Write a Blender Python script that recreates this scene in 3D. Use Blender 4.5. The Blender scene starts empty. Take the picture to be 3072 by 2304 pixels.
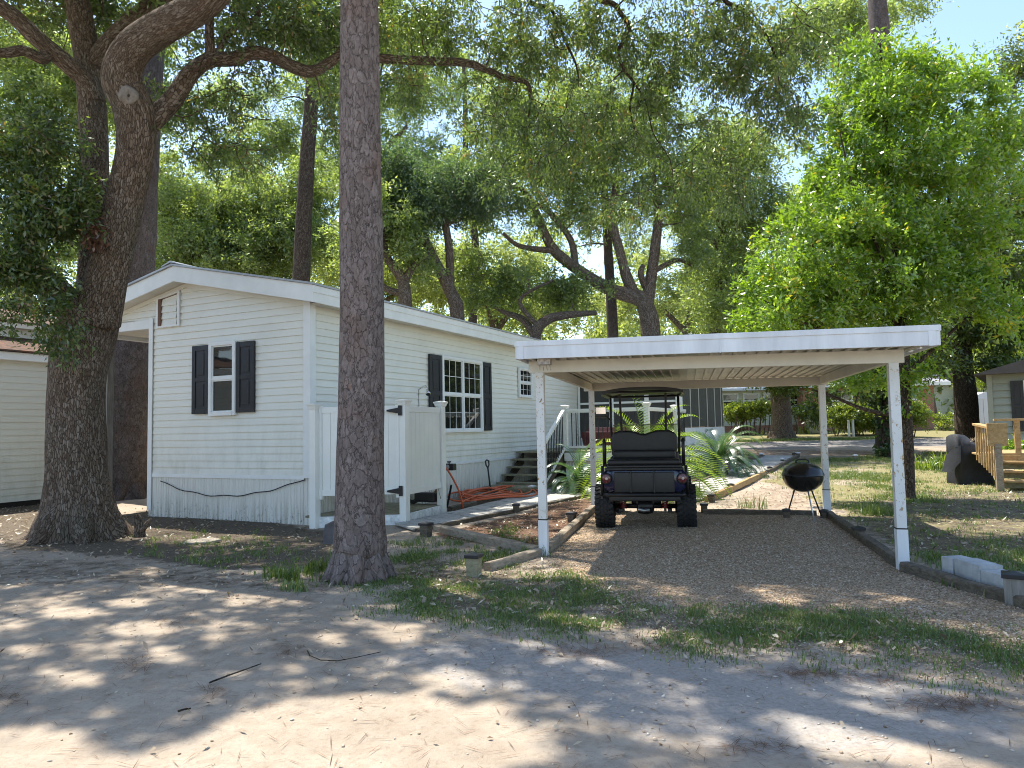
import bpy, bmesh, math, random
import numpy as np
from mathutils import Vector, Matrix
random.seed(7)
RNG = np.random.default_rng(11)
SC = bpy.context.scene
COL = SC.collection
R = math.radians
PI = math.pi

# ------------------------------------------------------------------ camera model (photo is 3072 x 2304)
F = 2175.0
EYE = 1.40
TILT = math.atan(133 / F)
ROLL = -0.0192
def cam_basis():
    m = Matrix.Rotation(R(90) + TILT, 3, 'X') @ Matrix.Rotation(ROLL, 3, 'Z')
    return m, m @ Vector((1, 0, 0)), m @ Vector((0, 1, 0)), m @ Vector((0, 0, -1))
CM, CR, CU, CF = cam_basis()
CAM = Vector((0, 0, EYE))
def ray(px, py):
    return CF + CR * ((px - 1536) / F) + CU * ((1152 - py) / F)
def gz(x, y):
    """height of the ground"""
    t = max(0.0, min(y, 60.0) - 15.0)
    return 0.036 * t * t / (t + 2.0) + 0.012 * math.sin(x * 1.3 + .5) * math.sin(y * 1.1) + 0.01 * math.sin(x * .45 - y * .6)
def G(px, py, dz=0.0):
    """a point on the ground (or dz above it) seen at a pixel of the photo"""
    d = ray(px, py); t = 5.0
    for _ in range(60):
        p = CAM + d * t
        h = p.z - gz(p.x, p.y) - dz
        t = t + h / max(1e-3, -d.z + 0.03)
        t = max(1.0, min(t, 140))
    p = CAM + d * t
    return Vector((p.x, p.y, gz(p.x, p.y) + dz))
def V(px, py, Y):
    """the point on the line of sight at distance Y into the scene"""
    d = ray(px, py)
    return CAM + d * (Y / d.y)
SUN = Vector((-0.27, 0.311, 0.913)).normalized()
def shade_at(p, H):
    """where along the sun's ray a thing at height H stands to shade ground point p"""
    t = (H - p.z) / SUN.z
    return p + SUN * t

# ------------------------------------------------------------------ tagging
def tag(o, label=None, cat=None, group=None, kind=None):
    if label: o['label'] = label
    if cat: o['category'] = cat
    if group: o['group'] = group
    if kind: o['kind'] = kind
    return o
def thing(name, label, cat, loc=(0, 0, 0), rz=0.0, group=None):
    o = bpy.data.objects.new(name, None)
    o.empty_display_size = .2
    COL.objects.link(o)
    o.location = loc; o.rotation_euler = (0, 0, rz)
    return tag(o, label, cat, group)
def copy_tree(o, parent=None):
    c = o.copy(); COL.objects.link(c)
    if parent is not None: c.parent = parent
    for ch in list(o.children): copy_tree(ch, c)
    return c

# ------------------------------------------------------------------ mesh builder
class MB:
    def __init__(s): s.v = []; s.f = []; s.mi = []; s.uv = {}
    def add(s, vs, fs, mi=0, uv=None):
        b = len(s.v)
        s.v.extend([tuple(p) for p in vs])
        for f in fs: s.f.append(tuple(i + b for i in f)); s.mi.append(mi)
        if uv is not None:
            for i, u in enumerate(uv): s.uv[b + i] = u
    def box(s, x0, x1, y0, y1, z0, z1, mi=0):
        s.add([(x0, y0, z0), (x1, y0, z0), (x1, y1, z0), (x0, y1, z0), (x0, y0, z1), (x1, y0, z1), (x1, y1, z1), (x0, y1, z1)],
              [(0, 3, 2, 1), (4, 5, 6, 7), (0, 1, 5, 4), (1, 2, 6, 5), (2, 3, 7, 6), (3, 0, 4, 7)], mi)
    def obox(s, c, X, Y, Z, mi=0):
        c = Vector(c); X = Vector(X); Y = Vector(Y); Z = Vector(Z)
        vs = [c + X * a + Y * b + Z * d for d in (-1, 1) for a, b in ((-1, -1), (1, -1), (1, 1), (-1, 1))]
        s.add(vs, [(0, 3, 2, 1), (4, 5, 6, 7), (0, 1, 5, 4), (1, 2, 6, 5), (2, 3, 7, 6), (3, 0, 4, 7)], mi)
    def beam(s, p0, p1, w, h, up=(0, 0, 1), mi=0):
        p0 = Vector(p0); p1 = Vector(p1); d = (p1 - p0); L = d.length; d.normalize()
        x = d.cross(Vector(up)).normalized(); z = x.cross(d)
        s.obox((p0 + p1) / 2, x * w / 2, d * L / 2, z * h / 2, mi)
    def tube(s, pts, rad, n=8, cap=True, mi=0, disp=None):
        P = [Vector(p) for p in pts]
        if isinstance(rad, (int, float)): rad = [rad] * len(P)
        T = []
        for i in range(len(P)):
            a = P[max(0, i - 1)]; b = P[min(len(P) - 1, i + 1)]
            T.append((b - a).normalized())
        rmid = sorted(rad)[len(rad) // 2]
        ref = Vector((0, 0, 1)) if abs(T[0].z) < .9 else Vector((1, 0, 0))
        nx = (ref - T[0] * ref.dot(T[0])).normalized()
        vs = []; uv = []; ln = 0
        for i, p in enumerate(P):
            nx = (nx - T[i] * nx.dot(T[i])).normalized(); ny = T[i].cross(nx)
            if i: ln += (p - P[i - 1]).length
            for k in range(n + 1):
                a = 2 * PI * k / n; r = rad[i]
                if disp: r = r * disp(i, k % n, n, p.z, a)
                vs.append(p + nx * (math.cos(a) * r) + ny * (math.sin(a) * r))
                uv.append((k / n * 2 * PI * rmid, ln, 0))
        fs = []
        m = n + 1
        for i in range(len(P) - 1):
            for k in range(n):
                fs.append((i * m + k, i * m + k + 1, (i + 1) * m + k + 1, (i + 1) * m + k))
        if cap:
            fs.append(tuple(reversed(range(n)))); fs.append(tuple((len(P) - 1) * m + k for k in range(n)))
        s.add(vs, fs, mi, uv)
    def cyl(s, p0, p1, r, n=12, mi=0, r1=None): s.tube([p0, p1], [r, r if r1 is None else r1], n, True, mi)
    def lathe(s, prof, n=24, c=(0, 0, 0), mi=0, axis='z'):
        vs = []; fs = []
        for r, z in prof:
            for k in range(n):
                a = 2 * PI * k / n
                q = (r * math.cos(a), r * math.sin(a), z)
                if axis == 'x': q = (z, q[0], q[1])
                if axis == 'y': q = (q[0], z, q[1])
                vs.append((q[0] + c[0], q[1] + c[1], q[2] + c[2]))
        for i in range(len(prof) - 1):
            for k in range(n):
                fs.append((i * n + k, i * n + (k + 1) % n, (i + 1) * n + (k + 1) % n, (i + 1) * n + k))
        fs.append(tuple(reversed(range(n)))); fs.append(tuple((len(prof) - 1) * n + k for k in range(n)))
        s.add(vs, fs, mi)
    def extr(s, poly, vec, mi=0):
        n = len(poly); P = [Vector(p) for p in poly]; w = Vector(vec)
        s.add(P + [p + w for p in P], [tuple(reversed(range(n))), tuple(range(n, 2 * n))] +
              [(i, (i + 1) % n, n + (i + 1) % n, n + i) for i in range(n)], mi)
    def torus(s, c, Rr, r, ax=(0, 0, 1), n=20, m=8, mi=0, a0=0, a1=2 * PI):
        ax = Vector(ax).normalized(); t = Vector((1, 0, 0)) if abs(ax.x) < .9 else Vector((0, 1, 0))
        x = (t - ax * t.dot(ax)).normalized(); y = ax.cross(x)
        s.tube([Vector(c) + (x * math.cos(a0 + (a1 - a0) * i / n) + y * math.sin(a0 + (a1 - a0) * i / n)) * Rr for i in range(n + 1)], r, m, True, mi)
    def build(s, name, mats, parent=None, off=(0, 0, 0), smooth=False, bevel=0.0, seg=2, fixn=True):
        me = bpy.data.meshes.new(name)
        vs = np.array(s.v, dtype=np.float64) - np.array(off)
        me.from_pydata(vs.tolist(), [], s.f)
        if not isinstance(mats, (list, tuple)): mats = [mats]
        for m in mats: me.materials.append(m)
        if len(mats) > 1: me.polygons.foreach_set('material_index', s.mi)
        if s.uv:
            a = me.attributes.new('tuv', 'FLOAT_VECTOR', 'POINT')
            arr = np.zeros((len(s.v), 3), np.float32)
            for i, u in s.uv.items(): arr[i] = u
            a.data.foreach_set('vector', arr.ravel())
        if fixn or bevel:
            bm = bmesh.new(); bm.from_mesh(me)
            if fixn: bmesh.ops.recalc_face_normals(bm, faces=bm.faces)
            if bevel:
                ed = [e for e in bm.edges if len(e.link_faces) == 2 and e.calc_face_angle(0) > .6]
                bmesh.ops.bevel(bm, geom=ed, offset=bevel, segments=seg, affect='EDGES', profile=.6, clamp_overlap=True)
            bm.to_mesh(me); bm.free()
        if smooth:
            me.polygons.foreach_set('use_smooth', [True] * len(me.polygons))
            if smooth == 'auto': me.set_sharp_from_angle(angle=R(38))
        me.update()
        o = bpy.data.objects.new(name, me); COL.objects.link(o)
        if parent is not None: o.parent = parent
        return o

def catmull(pts, n=8):
    """smooth polyline; pts rows may carry extra values (radius)"""
    P = np.array(pts, float); out = []
    for i in range(len(P) - 1):
        p0 = P[max(0, i - 1)]; p1 = P[i]; p2 = P[i + 1]; p3 = P[min(len(P) - 1, i + 2)]
        for k in range(n):
            t = k / n
            out.append(.5 * ((2 * p1) + (-p0 + p2) * t + (2 * p0 - 5 * p1 + 4 * p2 - p3) * t * t + (-p0 + 3 * p1 - 3 * p2 + p3) * t ** 3))
    out.append(P[-1]); return np.array(out)

# ------------------------------------------------------------------ numpy value noise
_perm = np.random.default_rng(3).random((256, 256))
def vn2(x, y):
    xi = np.floor(x).astype(int); yi = np.floor(y).astype(int); fx = x - xi; fy = y - yi
    fx = fx * fx * (3 - 2 * fx); fy = fy * fy * (3 - 2 * fy)
    g = lambda a, b: _perm[a % 256, b % 256]
    return (g(xi, yi) * (1 - fx) + g(xi + 1, yi) * fx) * (1 - fy) + (g(xi, yi + 1) * (1 - fx) + g(xi + 1, yi + 1) * fx) * fy
def fbm2(x, y, o=4):
    s = 0; a = .5; t = 0
    for i in range(o):
        s = s + a * vn2(x * 2 ** i + 17 * i, y * 2 ** i + 31 * i); t += a; a *= .5
    return s / t

# ------------------------------------------------------------------ materials
class NT:
    def __init__(s, name):
        s.m = bpy.data.materials.new(name); s.m.use_nodes = True
        s.t = s.m.node_tree; s.t.nodes.clear()
        s.out = s.n('ShaderNodeOutputMaterial')
    def n(s, typ, **kw):
        nd = s.t.nodes.new(typ)
        for k, v in kw.items():
            if hasattr(nd, k) and not k[0].isupper(): setattr(nd, k, v)
        return nd
    def l(s, a, b): s.t.links.new(a, b)
    def val(s, sock, v):
        if isinstance(v, bpy.types.NodeSocket): s.l(v, sock)
        else:
            if sock.type == 'RGBA' and len(v) == 3: v = (*v, 1)
            sock.default_value = v
    def coord(s, kind='Object', scale=(1, 1, 1)):
        if kind == 'tuv':
            a = s.n('ShaderNodeAttribute'); a.attribute_name = 'tuv'; o = a.outputs['Vector']
        else:
            o = s.n('ShaderNodeTexCoord').outputs[kind]
        mp = s.n('ShaderNodeMapping'); s.l(o, mp.inputs[0]); mp.inputs['Scale'].default_value = scale
        return mp.outputs[0]
    def noise(s, vec, scale=5, detail=4, rough=.55, dist=0):
        nd = s.n('ShaderNodeTexNoise'); s.l(vec, nd.inputs['Vector'])
        nd.inputs['Scale'].default_value = scale; nd.inputs['Detail'].default_value = detail
        nd.inputs['Roughness'].default_value = rough; nd.inputs['Distortion'].default_value = dist
        return nd.outputs['Fac']
    def voro(s, vec, scale=5, feature='F1', out='Distance', rnd=1):
        nd = s.n('ShaderNodeTexVoronoi'); nd.feature = feature; s.l(vec, nd.inputs['Vector'])
        nd.inputs['Scale'].default_value = scale; nd.inputs['Randomness'].default_value = rnd
        return nd.outputs[out]
    def ramp(s, fac, stops):
        nd = s.n('ShaderNodeValToRGB'); s.val(nd.inputs[0], fac)
        e = nd.color_ramp.elements
        while len(e) < len(stops): e.new(.5)
        for i, (p, c) in enumerate(stops):
            e[i].position = p
            if isinstance(c, (int, float)): c = (c, c, c)
            e[i].color = (*c, 1)
        return nd.outputs['Color']
    def mix(s, fac, a, b, mode='MIX'):
        nd = s.n('ShaderNodeMix'); nd.data_type = 'RGBA'; nd.blend_type = mode
        s.val(nd.inputs[0], fac); s.val(nd.inputs[6], a); s.val(nd.inputs[7], b)
        return nd.outputs[2]
    def math(s, op, a, b=0.0, clamp=False):
        nd = s.n('ShaderNodeMath'); nd.operation = op; nd.use_clamp = clamp
        s.val(nd.inputs[0], a); s.val(nd.inputs[1], b); return nd.outputs[0]
    def bump(s, h, strength=.5, dist=.02, normal=None):
        nd = s.n('ShaderNodeBump'); s.l(h, nd.inputs['Height'])
        nd.inputs['Strength'].default_value = strength; nd.inputs['Distance'].default_value = dist
        if normal is not None: s.l(normal, nd.inputs['Normal'])
        return nd.outputs[0]
    def sep(s, vec):
        nd = s.n('ShaderNodeSeparateXYZ'); s.l(vec, nd.inputs[0]); return nd.outputs
    def attr(s, name, out='Fac'):
        a = s.n('ShaderNodeAttribute'); a.attribute_name = name; return a.outputs[out]
    def principled(s, color, rough=.6, metal=0, spec=.5, normal=None, **kw):
        b = s.n('ShaderNodeBsdfPrincipled')
        s.val(b.inputs['Base Color'], color); s.val(b.inputs['Roughness'], rough)
        b.inputs['Metallic'].default_value = metal; b.inputs['Specular IOR Level'].default_value = spec
        if normal is not None: s.l(normal, b.inputs['Normal'])
        for k, v in kw.items(): b.inputs[k.replace('_', ' ')].default_value = v
        s.l(b.outputs[0], s.out.inputs[0]); return b

def simple(name, c, rough=.5, metal=0, spec=.5, var=.12, scale=6, bump=0, stretch=(1, 1, 1), **kw):
    """a plain surface with a little tone and gloss variation"""
    t = NT(name); v = t.coord('Object', stretch)
    n = t.noise(v, scale, 5, .6)
    lo = tuple(max(0, x * (1 - var)) for x in c); hi = tuple(min(1, x * (1 + var)) for x in c)
    col = t.ramp(n, [(.3, lo), (.7, hi)])
    n2 = t.noise(v, scale * 3.1, 3)
    ro = t.math('MULTIPLY_ADD', n2, .2); t.t.nodes[-1].inputs[2].default_value = max(.02, rough - .1)
    nm = t.bump(t.noise(v, scale * 8, 4), bump, .01) if bump else None
    t.principled(col, ro, metal, spec, nm, **kw)
    return t.m
# ------------------------------------------------------------------ the materials
def m_siding(name, c, dirt=(.45, .45, .38)):
    t = NT(name); v = t.coord('Object')
    big = t.noise(v, .7, 3); mid = t.noise(t.coord('Object', (1.5, 1.5, 3)), 1.2, 4, .6)
    col = t.ramp(mid, [(.25, tuple(x * .95 for x in c)), (.6, c)])
    col = t.mix(t.math('MULTIPLY', t.ramp(big, [(.5, 0), (.8, 1)]), .22), col, dirt)
    # a faint tone step from board to board
    z = t.sep(v)[2]; cell = t.n('ShaderNodeTexWhiteNoise'); cell.noise_dimensions = '1D'
    t.l(t.math('FLOOR', t.math('DIVIDE', z, .115)), cell.inputs['W'])
    col = t.mix(t.math('MULTIPLY', cell.outputs[0], .07), col, dirt)
    grime = t.math('MULTIPLY', t.math('SUBTRACT', 1.0, t.math('DIVIDE', t.math('SUBTRACT', z, .7), 1.3), True), t.ramp(t.noise(t.coord('Object', (2.2, 2.2, .7)), 2.6, 6, .7), [(.45, 0), (.72, 1)]))
    col = t.mix(t.math('MULTIPLY', grime, .32), col, (.33, .35, .25))
    nm = t.bump(t.noise(t.coord('Object', (1, 1, 3)), 5, 3), .06, .006)
    t.principled(col, .42, 0, .45, nm); return t.m
M = {}
M['siding'] = m_siding('vinyl_siding', (.84, .825, .73))
M['siding2'] = m_siding('neighbour_siding', (.70, .69, .60))
M['siding3'] = m_siding('grey_siding', (.25, .26, .21))
M['siding4'] = m_siding('cream_siding', (.62, .62, .50))
M['trim'] = simple('white_trim', (.82, .83, .80), .4, var=.06, scale=3)
M['vinyl'] = simple('white_vinyl', (.80, .80, .74), .35, var=.06, scale=2)
M['soffit'] = simple('soffit', (.72, .70, .62), .55, var=.07, scale=3)
M['shutter'] = simple('black_shutter', (.014, .014, .016), .5, var=.25)
def m_glass(name, c=(.012, .014, .013)):
    t = NT(name); v = t.coord('Object')
    nm = t.bump(t.noise(v, 2.5, 2), .06, .02)
    t.principled(c, .03, 0, .9, nm); return t.m
M['glass'] = m_glass('dark_window_glass')
M['screen_dark'] = simple('insect_screen', (.045, .045, .042), .55, var=.2, scale=2)
def m_skirt():
    t = NT('ribbed_skirting'); v = t.coord('Object')
    z = t.sep(v)[2]
    st = t.noise(t.coord('Object', (9, 9, .6)), 2.2, 4, .6)
    low = t.math('SUBTRACT', 1.0, t.math('DIVIDE', z, .42), True)
    d = t.math('MULTIPLY', t.math('ADD', low, .25), t.ramp(st, [(.42, 0), (.62, 1)]))
    col = t.mix(t.math('MULTIPLY', d, .55, True), (.77, .755, .68), (.27, .25, .19))
    mold = t.noise(v, 16, 5, .75)
    lowm = t.math('MULTIPLY', t.math('SUBTRACT', 1.0, t.math('DIVIDE', z, .36), True), t.ramp(mold, [(.56, 0), (.66, 1)]))
    col = t.mix(t.math('MULTIPLY', lowm, .8, True), col, (.06, .06, .045))
    t.principled(col, .5, 0, .4); return t.m
M['skirt'] = m_skirt()
def m_wood(name, c1, c2, scale=1.0, stretch=(1, 12, 12), rough=.8, crack=.5):
    t = NT(name); v = t.coord('Object', stretch)
    n = t.noise(v, 2.6 * scale, 6, .65, .4); n2 = t.noise(t.coord('Object'), 1.7, 4)
    col = t.ramp(n, [(.28, tuple(x * .55 for x in c1)), (.45, c1), (.7, c2)])
    col = t.mix(t.math('MULTIPLY', t.ramp(n2, [(.4, 0), (.75, 1)]), .45), col, tuple(x * .5 for x in c1))
    t.principled(col, rough, 0, .25, t.bump(n, crack, .006)); return t.m
M['timber'] = m_wood('weathered_timber', (.27, .22, .16), (.40, .34, .26), stretch=(5, 5, 14))
M['timber_dark'] = m_wood('old_timber', (.11, .09, .065), (.20, .17, .13), stretch=(5, 5, 14))
M['boards'] = m_wood('grey_boards', (.40, .385, .345), (.56, .54, .49), stretch=(7, 7, 7))
M['green_wood'] = m_wood('treated_wood', (.26, .235, .145), (.40, .37, .25), stretch=(5, 5, 10))
M['new_wood'] = m_wood('new_pine_wood', (.42, .27, .12), (.55, .38, .19), stretch=(6, 6, 6))
M['post_grey'] = m_wood('grey_post_wood', (.20, .185, .16), (.30, .28, .25), stretch=(14, 14, 1))
M['cap_black'] = simple('black_cap', (.018, .018, .022), .45, var=.25)
M['cap_white'] = simple('white_cap', (.78, .78, .80), .35, var=.05)
M['concrete'] = simple('painted_block', (.44, .45, .445), .85, var=.22, scale=9, bump=.5)
def m_carport():
    t = NT('chipped_white_paint'); v = t.coord('Object')
    n = t.noise(t.coord('Object', (1, 1, .6)), 27, 6, .75); big = t.noise(v, 2.3, 3)
    mask = t.math('MULTIPLY', t.ramp(n, [(.57, 0), (.60, 1)]), t.ramp(big, [(.44, 0), (.52, 1)]))
    rust = t.ramp(t.noise(v, 30, 4), [(.3, (.20, .10, .03)), (.7, (.55, .38, .16))])
    base = t.ramp(t.noise(v, 3, 5), [(.3, (.70, .69, .64)), (.7, (.80, .79, .75))])
    t.principled(t.mix(mask, base, rust), .5, 0, .4, t.bump(mask, -.2, .003)); return t.m
M['carport_post'] = m_carport()
M['carport'] = simple('white_aluminium', (.74, .75, .75), .42, var=.13, scale=2.2, stretch=(2.5, 2.5, .5), bump=.05)
M['carport_under'] = simple('cream_aluminium', (.70, .66, .56), .45, var=.1, scale=2.5)
def m_shingle(name, c):
    t = NT(name); v = t.coord('Object'); n = t.noise(v, 9, 5, .7); n2 = t.noise(v, 1.3, 3)
    col = t.ramp(n, [(.3, tuple(x * .6 for x in c)), (.7, tuple(x * 1.3 for x in c))])
    lit = t.ramp(t.noise(t.coord('Object', (1, 1, 1)), 4.0, 6, .7), [(.52, 0), (.6, 1)])
    col = t.mix(t.math('MULTIPLY', lit, .6), col, (.22, .10, .05))
    t.principled(col, .9, 0, .2, t.bump(n, .6, .01)); return t.m
M['shingle'] = m_shingle('brown_shingles', (.12, .075, .055))
M['roof_metal'] = simple('grey_metal_roof', (.40, .42, .44), .45, .2, var=.12, scale=2)
M['roof_white'] = simple('white_metal_roof', (.75, .77, .80), .4, var=.05)
M['roof_grey'] = m_shingle('grey_shingles', (.33, .34, .36))
def m_brick():
    t = NT('red_brick'); b = t.n('ShaderNodeTexBrick'); t.l(t.coord('Object', (1, 1, 1)), b.inputs['Vector'])
    mp = t.t.nodes[-1]
    b.inputs['Scale'].default_value = 4; b.inputs['Color1'].default_value = (.33, .13, .08, 1); b.inputs['Color2'].default_value = (.42, .20, .13, 1)
    b.inputs['Mortar'].default_value = (.45, .40, .34, 1); b.inputs['Mortar Size'].default_value = .015
    # bricks run along x and up z
    cmb = t.n('ShaderNodeCombineXYZ'); s_ = t.sep(t.coord('Object')); t.l(s_[0], cmb.inputs[0]); t.l(s_[2], cmb.inputs[1]); t.l(cmb.outputs[0], b.inputs['Vector'])
    t.principled(b.outputs['Color'], .85, 0, .2); return t.m
M['brick'] = m_brick()
# cart
M['cart_body'] = simple('navy_paint', (.012, .016, .055), .22, spec=.6, var=.2, Coat_Weight=.4)
M['cart_black'] = simple('black_plastic', (.014, .014, .015), .42, var=.25, scale=9)
M['cart_vinyl'] = simple('black_vinyl', (.016, .016, .017), .46, var=.2, scale=14, bump=.15)
M['cart_metal'] = simple('black_steel', (.02, .02, .021), .38, .3, var=.25)
M['tyre'] = simple('tyre_rubber', (.016, .016, .016), .75, var=.35, scale=14, bump=.3)
M['rim'] = simple('black_rim', (.03, .03, .032), .35, .6, var=.2)
M['spring_red'] = simple('red_spring', (.28, .03, .03), .4)
M['steel'] = simple('bare_steel', (.45, .45, .44), .35, .8, var=.2)
M['chrome'] = simple('chrome', (.75, .75, .76), .12, 1.0, var=.05)
def m_tail():
    t = NT('red_lamp_lens'); v = t.coord('Object')
    n = t.voro(v, 60); c = t.ramp(n, [(.1, (.24, .06, .06)), (.7, (.09, .012, .014))])
    t.principled(c, .15, 0, .7); return t.m
M['tail'] = m_tail()
M['clear'] = simple('pale_lens', (.62, .50, .48), .15)
M['mirror'] = simple('mirror_glass', (.85, .85, .85), .06, 1.0, var=.02)
M['windshield'] = None
t = NT('smoked_windshield'); b_ = t.n('ShaderNodeBsdfPrincipled'); b_.inputs['Base Color'].default_value = (.25, .30, .18, 1)
b_.inputs['Roughness'].default_value = .05; tr = t.n('ShaderNodeBsdfTransparent'); tr.inputs[0].default_value = (.80, .86, .66, 1)
mx = t.n('ShaderNodeMixShader'); mx.inputs[0].default_value = .12; t.l(tr.outputs[0], mx.inputs[1]); t.l(b_.outputs[0], mx.inputs[2]); t.l(mx.outputs[0], t.out.inputs[0])
M['windshield'] = t.m
M['enamel'] = simple('black_enamel', (.010, .010, .010), .25, spec=.6, var=.3, scale=4)
M['alu'] = simple('aluminium_leg', (.55, .55, .56), .35, .7)
M['cloth'] = simple('dark_grill_cover', (.022, .024, .03), .75, var=.3, scale=7, bump=.35)
M['maroon'] = simple('maroon_paint', (.075, .014, .02), .6, var=.25)
M['black_metal'] = simple('black_railing_metal', (.012, .012, .012), .45)
M['hose'] = simple('orange_hose', (.62, .13, .045), .42, var=.15, scale=2)
M['cable'] = simple('black_cable', (.012, .012, .012), .5)
M['hinge'] = simple('black_hinge', (.012, .011, .011), .5)
M['knot'] = simple('grey_healed_wood', (.20, .175, .15), .85, var=.3, scale=18, bump=.5)

def m_bark_pine(name, tone=1.0, red=.5):
    """scaly plates with thin wandering cracks"""
    t = NT(name); v0 = t.coord('tuv', (1, .5, 1))
    wob = t.n('ShaderNodeTexNoise'); t.l(v0, wob.inputs['Vector']); wob.inputs['Scale'].default_value = 11; wob.inputs['Detail'].default_value = 5
    wob.inputs['Roughness'].default_value = .65
    v = t.mix(.16, v0, wob.outputs['Color'], 'ADD')
    e = t.voro(v, 15, 'DISTANCE_TO_EDGE'); cell = t.voro(v, 15, 'F1', 'Color')
    e2 = t.voro(v, 41, 'DISTANCE_TO_EDGE'); cell2 = t.voro(v, 41, 'F1', 'Color')
    s_ = t.n('ShaderNodeSeparateColor'); t.l(cell, s_.inputs[0]); s2 = t.n('ShaderNodeSeparateColor'); t.l(cell2, s2.inputs[0])
    n = t.noise(t.coord('tuv', (1, .5, 1)), 46, 6, .7); big = t.noise(t.coord('Object'), 2.2, 4)
    pick = t.math('MULTIPLY_ADD', s_.outputs[0], .55); t.l(t.math('MULTIPLY', s2.outputs[0], .42), t.t.nodes[-2].inputs[2] if False else pick.node.inputs[2])
    col = t.ramp(pick, [(0, (.135 * tone, .105 * tone, .092 * tone)), (.5, (.205 * tone, .165 * tone, .15 * tone)), (.86, (.27 * tone, .225 * tone, .205 * tone)), (.95, (.26 * tone, .15 * tone, .10 * tone))])
    col = t.mix(t.math('MULTIPLY', t.ramp(n, [(.38, 1), (.58, 0)]), .5), col, (.085 * tone, .065 * tone, .056 * tone))
    col = t.mix(t.math('MULTIPLY', t.ramp(big, [(.52, 0), (.66, 1)]), .35), col, (.17 * tone, .10 * tone, .07 * tone))
    gate = t.ramp(t.noise(v0, 17, 3), [(.35, .25), (.6, 1)])
    crack = t.math('MULTIPLY', t.ramp(e, [(0.0, 1), (.022, .75), (.05, 0)]), gate)
    col = t.mix(crack, col, (.045 * tone, .034 * tone, .028 * tone))
    h = t.math('ADD', t.ramp(e, [(0, 0), (.06, .8), (.25, 1)]), t.math('MULTIPLY', n, .5))
    h = t.math('ADD', h, t.math('MULTIPLY', t.ramp(e2, [(0, 0), (.08, 1)]), .15))
    t.principled(col, .9, 0, .2, t.bump(h, .9, .007)); return t.m
M['bark_pine'] = m_bark_pine('pine_bark', 1.05)
M['bark_pine_dark'] = m_bark_pine('dark_pine_bark', .62)
def m_bark_oak(name, tone=1.0):
    t = NT(name); v0 = t.coord('tuv', (1, .30, 1))
    wob = t.n('ShaderNodeTexNoise'); t.l(v0, wob.inputs['Vector']); wob.inputs['Scale'].default_value = 12; wob.inputs['Detail'].default_value = 4
    v = t.mix(.05, v0, wob.outputs['Color'], 'ADD')
    e = t.voro(v, 44, 'DISTANCE_TO_EDGE'); cell = t.voro(v, 44, 'F1', 'Color')
    s_ = t.n('ShaderNodeSeparateColor'); t.l(cell, s_.inputs[0])
    n = t.noise(t.coord('tuv', (1, .3, 1)), 45, 5, .7); big = t.noise(t.coord('Object'), 1.4, 4)
    col = t.ramp(s_.outputs[0], [(0, (.115 * tone, .08 * tone, .055 * tone)), (.6, (.20 * tone, .15 * tone, .11 * tone)), (1, (.27 * tone, .22 * tone, .175 * tone))])
    col = t.mix(t.math('MULTIPLY', t.ramp(big, [(.5, 0), (.7, 1)]), .45), col, (.14 * tone, .135 * tone, .10 * tone))
    crack = t.ramp(e, [(0, 0), (.10, 1)])
    col = t.mix(t.math('SUBTRACT', 1.0, crack), col, (.035 * tone, .026 * tone, .02 * tone))
    h = t.math('ADD', t.ramp(e, [(0, 0), (.16, 1)]), t.math('MULTIPLY', n, .4))
    t.principled(col, .92, 0, .15, t.bump(h, 1.0, .010)); return t.m
M['bark_oak'] = m_bark_oak('oak_bark', .95)
M['bark_far'] = m_bark_oak('grey_oak_bark', 1.15)
M['bark_dark'] = m_bark_oak('dark_bark', .55)
def m_leaf(name, dark, mid, light, trans=.45, tcol=None, gloss=.06, grough=.38, accent=None):
    t = NT(name); a = t.attr('v')
    col = t.ramp(a, [(.05, dark), (.5, mid), (.95, light), (.975, light), (1.0, accent or light)])
    d = t.n('ShaderNodeBsdfDiffuse'); t.l(col, d.inputs[0])
    tr = t.n('ShaderNodeBsdfTranslucent')
    tc = t.mix(1.0, col, tcol or (1.6, 1.75, .7), 'MULTIPLY'); t.l(tc, tr.inputs[0])
    m1 = t.n('ShaderNodeMixShader'); m1.inputs[0].default_value = trans; t.l(d.outputs[0], m1.inputs[1]); t.l(tr.outputs[0], m1.inputs[2])
    g = t.n('ShaderNodeBsdfGlossy'); g.inputs['Roughness'].default_value = grough; g.inputs[0].default_value = (.9, .95, .9, 1)
    m2 = t.n('ShaderNodeMixShader'); m2.inputs[0].default_value = gloss; t.l(m1.outputs[0], m2.inputs[1]); t.l(g.outputs[0], m2.inputs[2])
    t.l(m2.outputs[0], t.out.inputs[0]); return t.m
M['leaf_oak'] = m_leaf('live_oak_leaves', (.042, .066, .02), (.085, .132, .036), (.165, .21, .058), .54, (1.8, 1.8, .6), .08, .38, (.26, .17, .06))
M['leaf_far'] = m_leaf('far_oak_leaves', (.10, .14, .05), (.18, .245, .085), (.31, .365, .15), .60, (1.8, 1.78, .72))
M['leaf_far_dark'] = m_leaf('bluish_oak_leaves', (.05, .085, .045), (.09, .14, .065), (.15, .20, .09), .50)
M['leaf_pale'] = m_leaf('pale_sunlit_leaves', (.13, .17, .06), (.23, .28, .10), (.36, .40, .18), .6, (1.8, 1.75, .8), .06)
M['leaf_bright'] = m_leaf('fresh_green_leaves', (.085, .16, .018), (.15, .265, .032), (.26, .38, .06), .56, (1.9, 1.75, .5), .08, .3, (.42, .36, .05))
M['leaf_right'] = m_leaf('shade_tree_leaves', (.045, .07, .016), (.085, .13, .026), (.15, .20, .04), .48, (1.8, 1.75, .6))
M['needle'] = m_leaf('pine_needles', (.05, .085, .03), (.09, .14, .045), (.14, .19, .06), .4)
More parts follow.
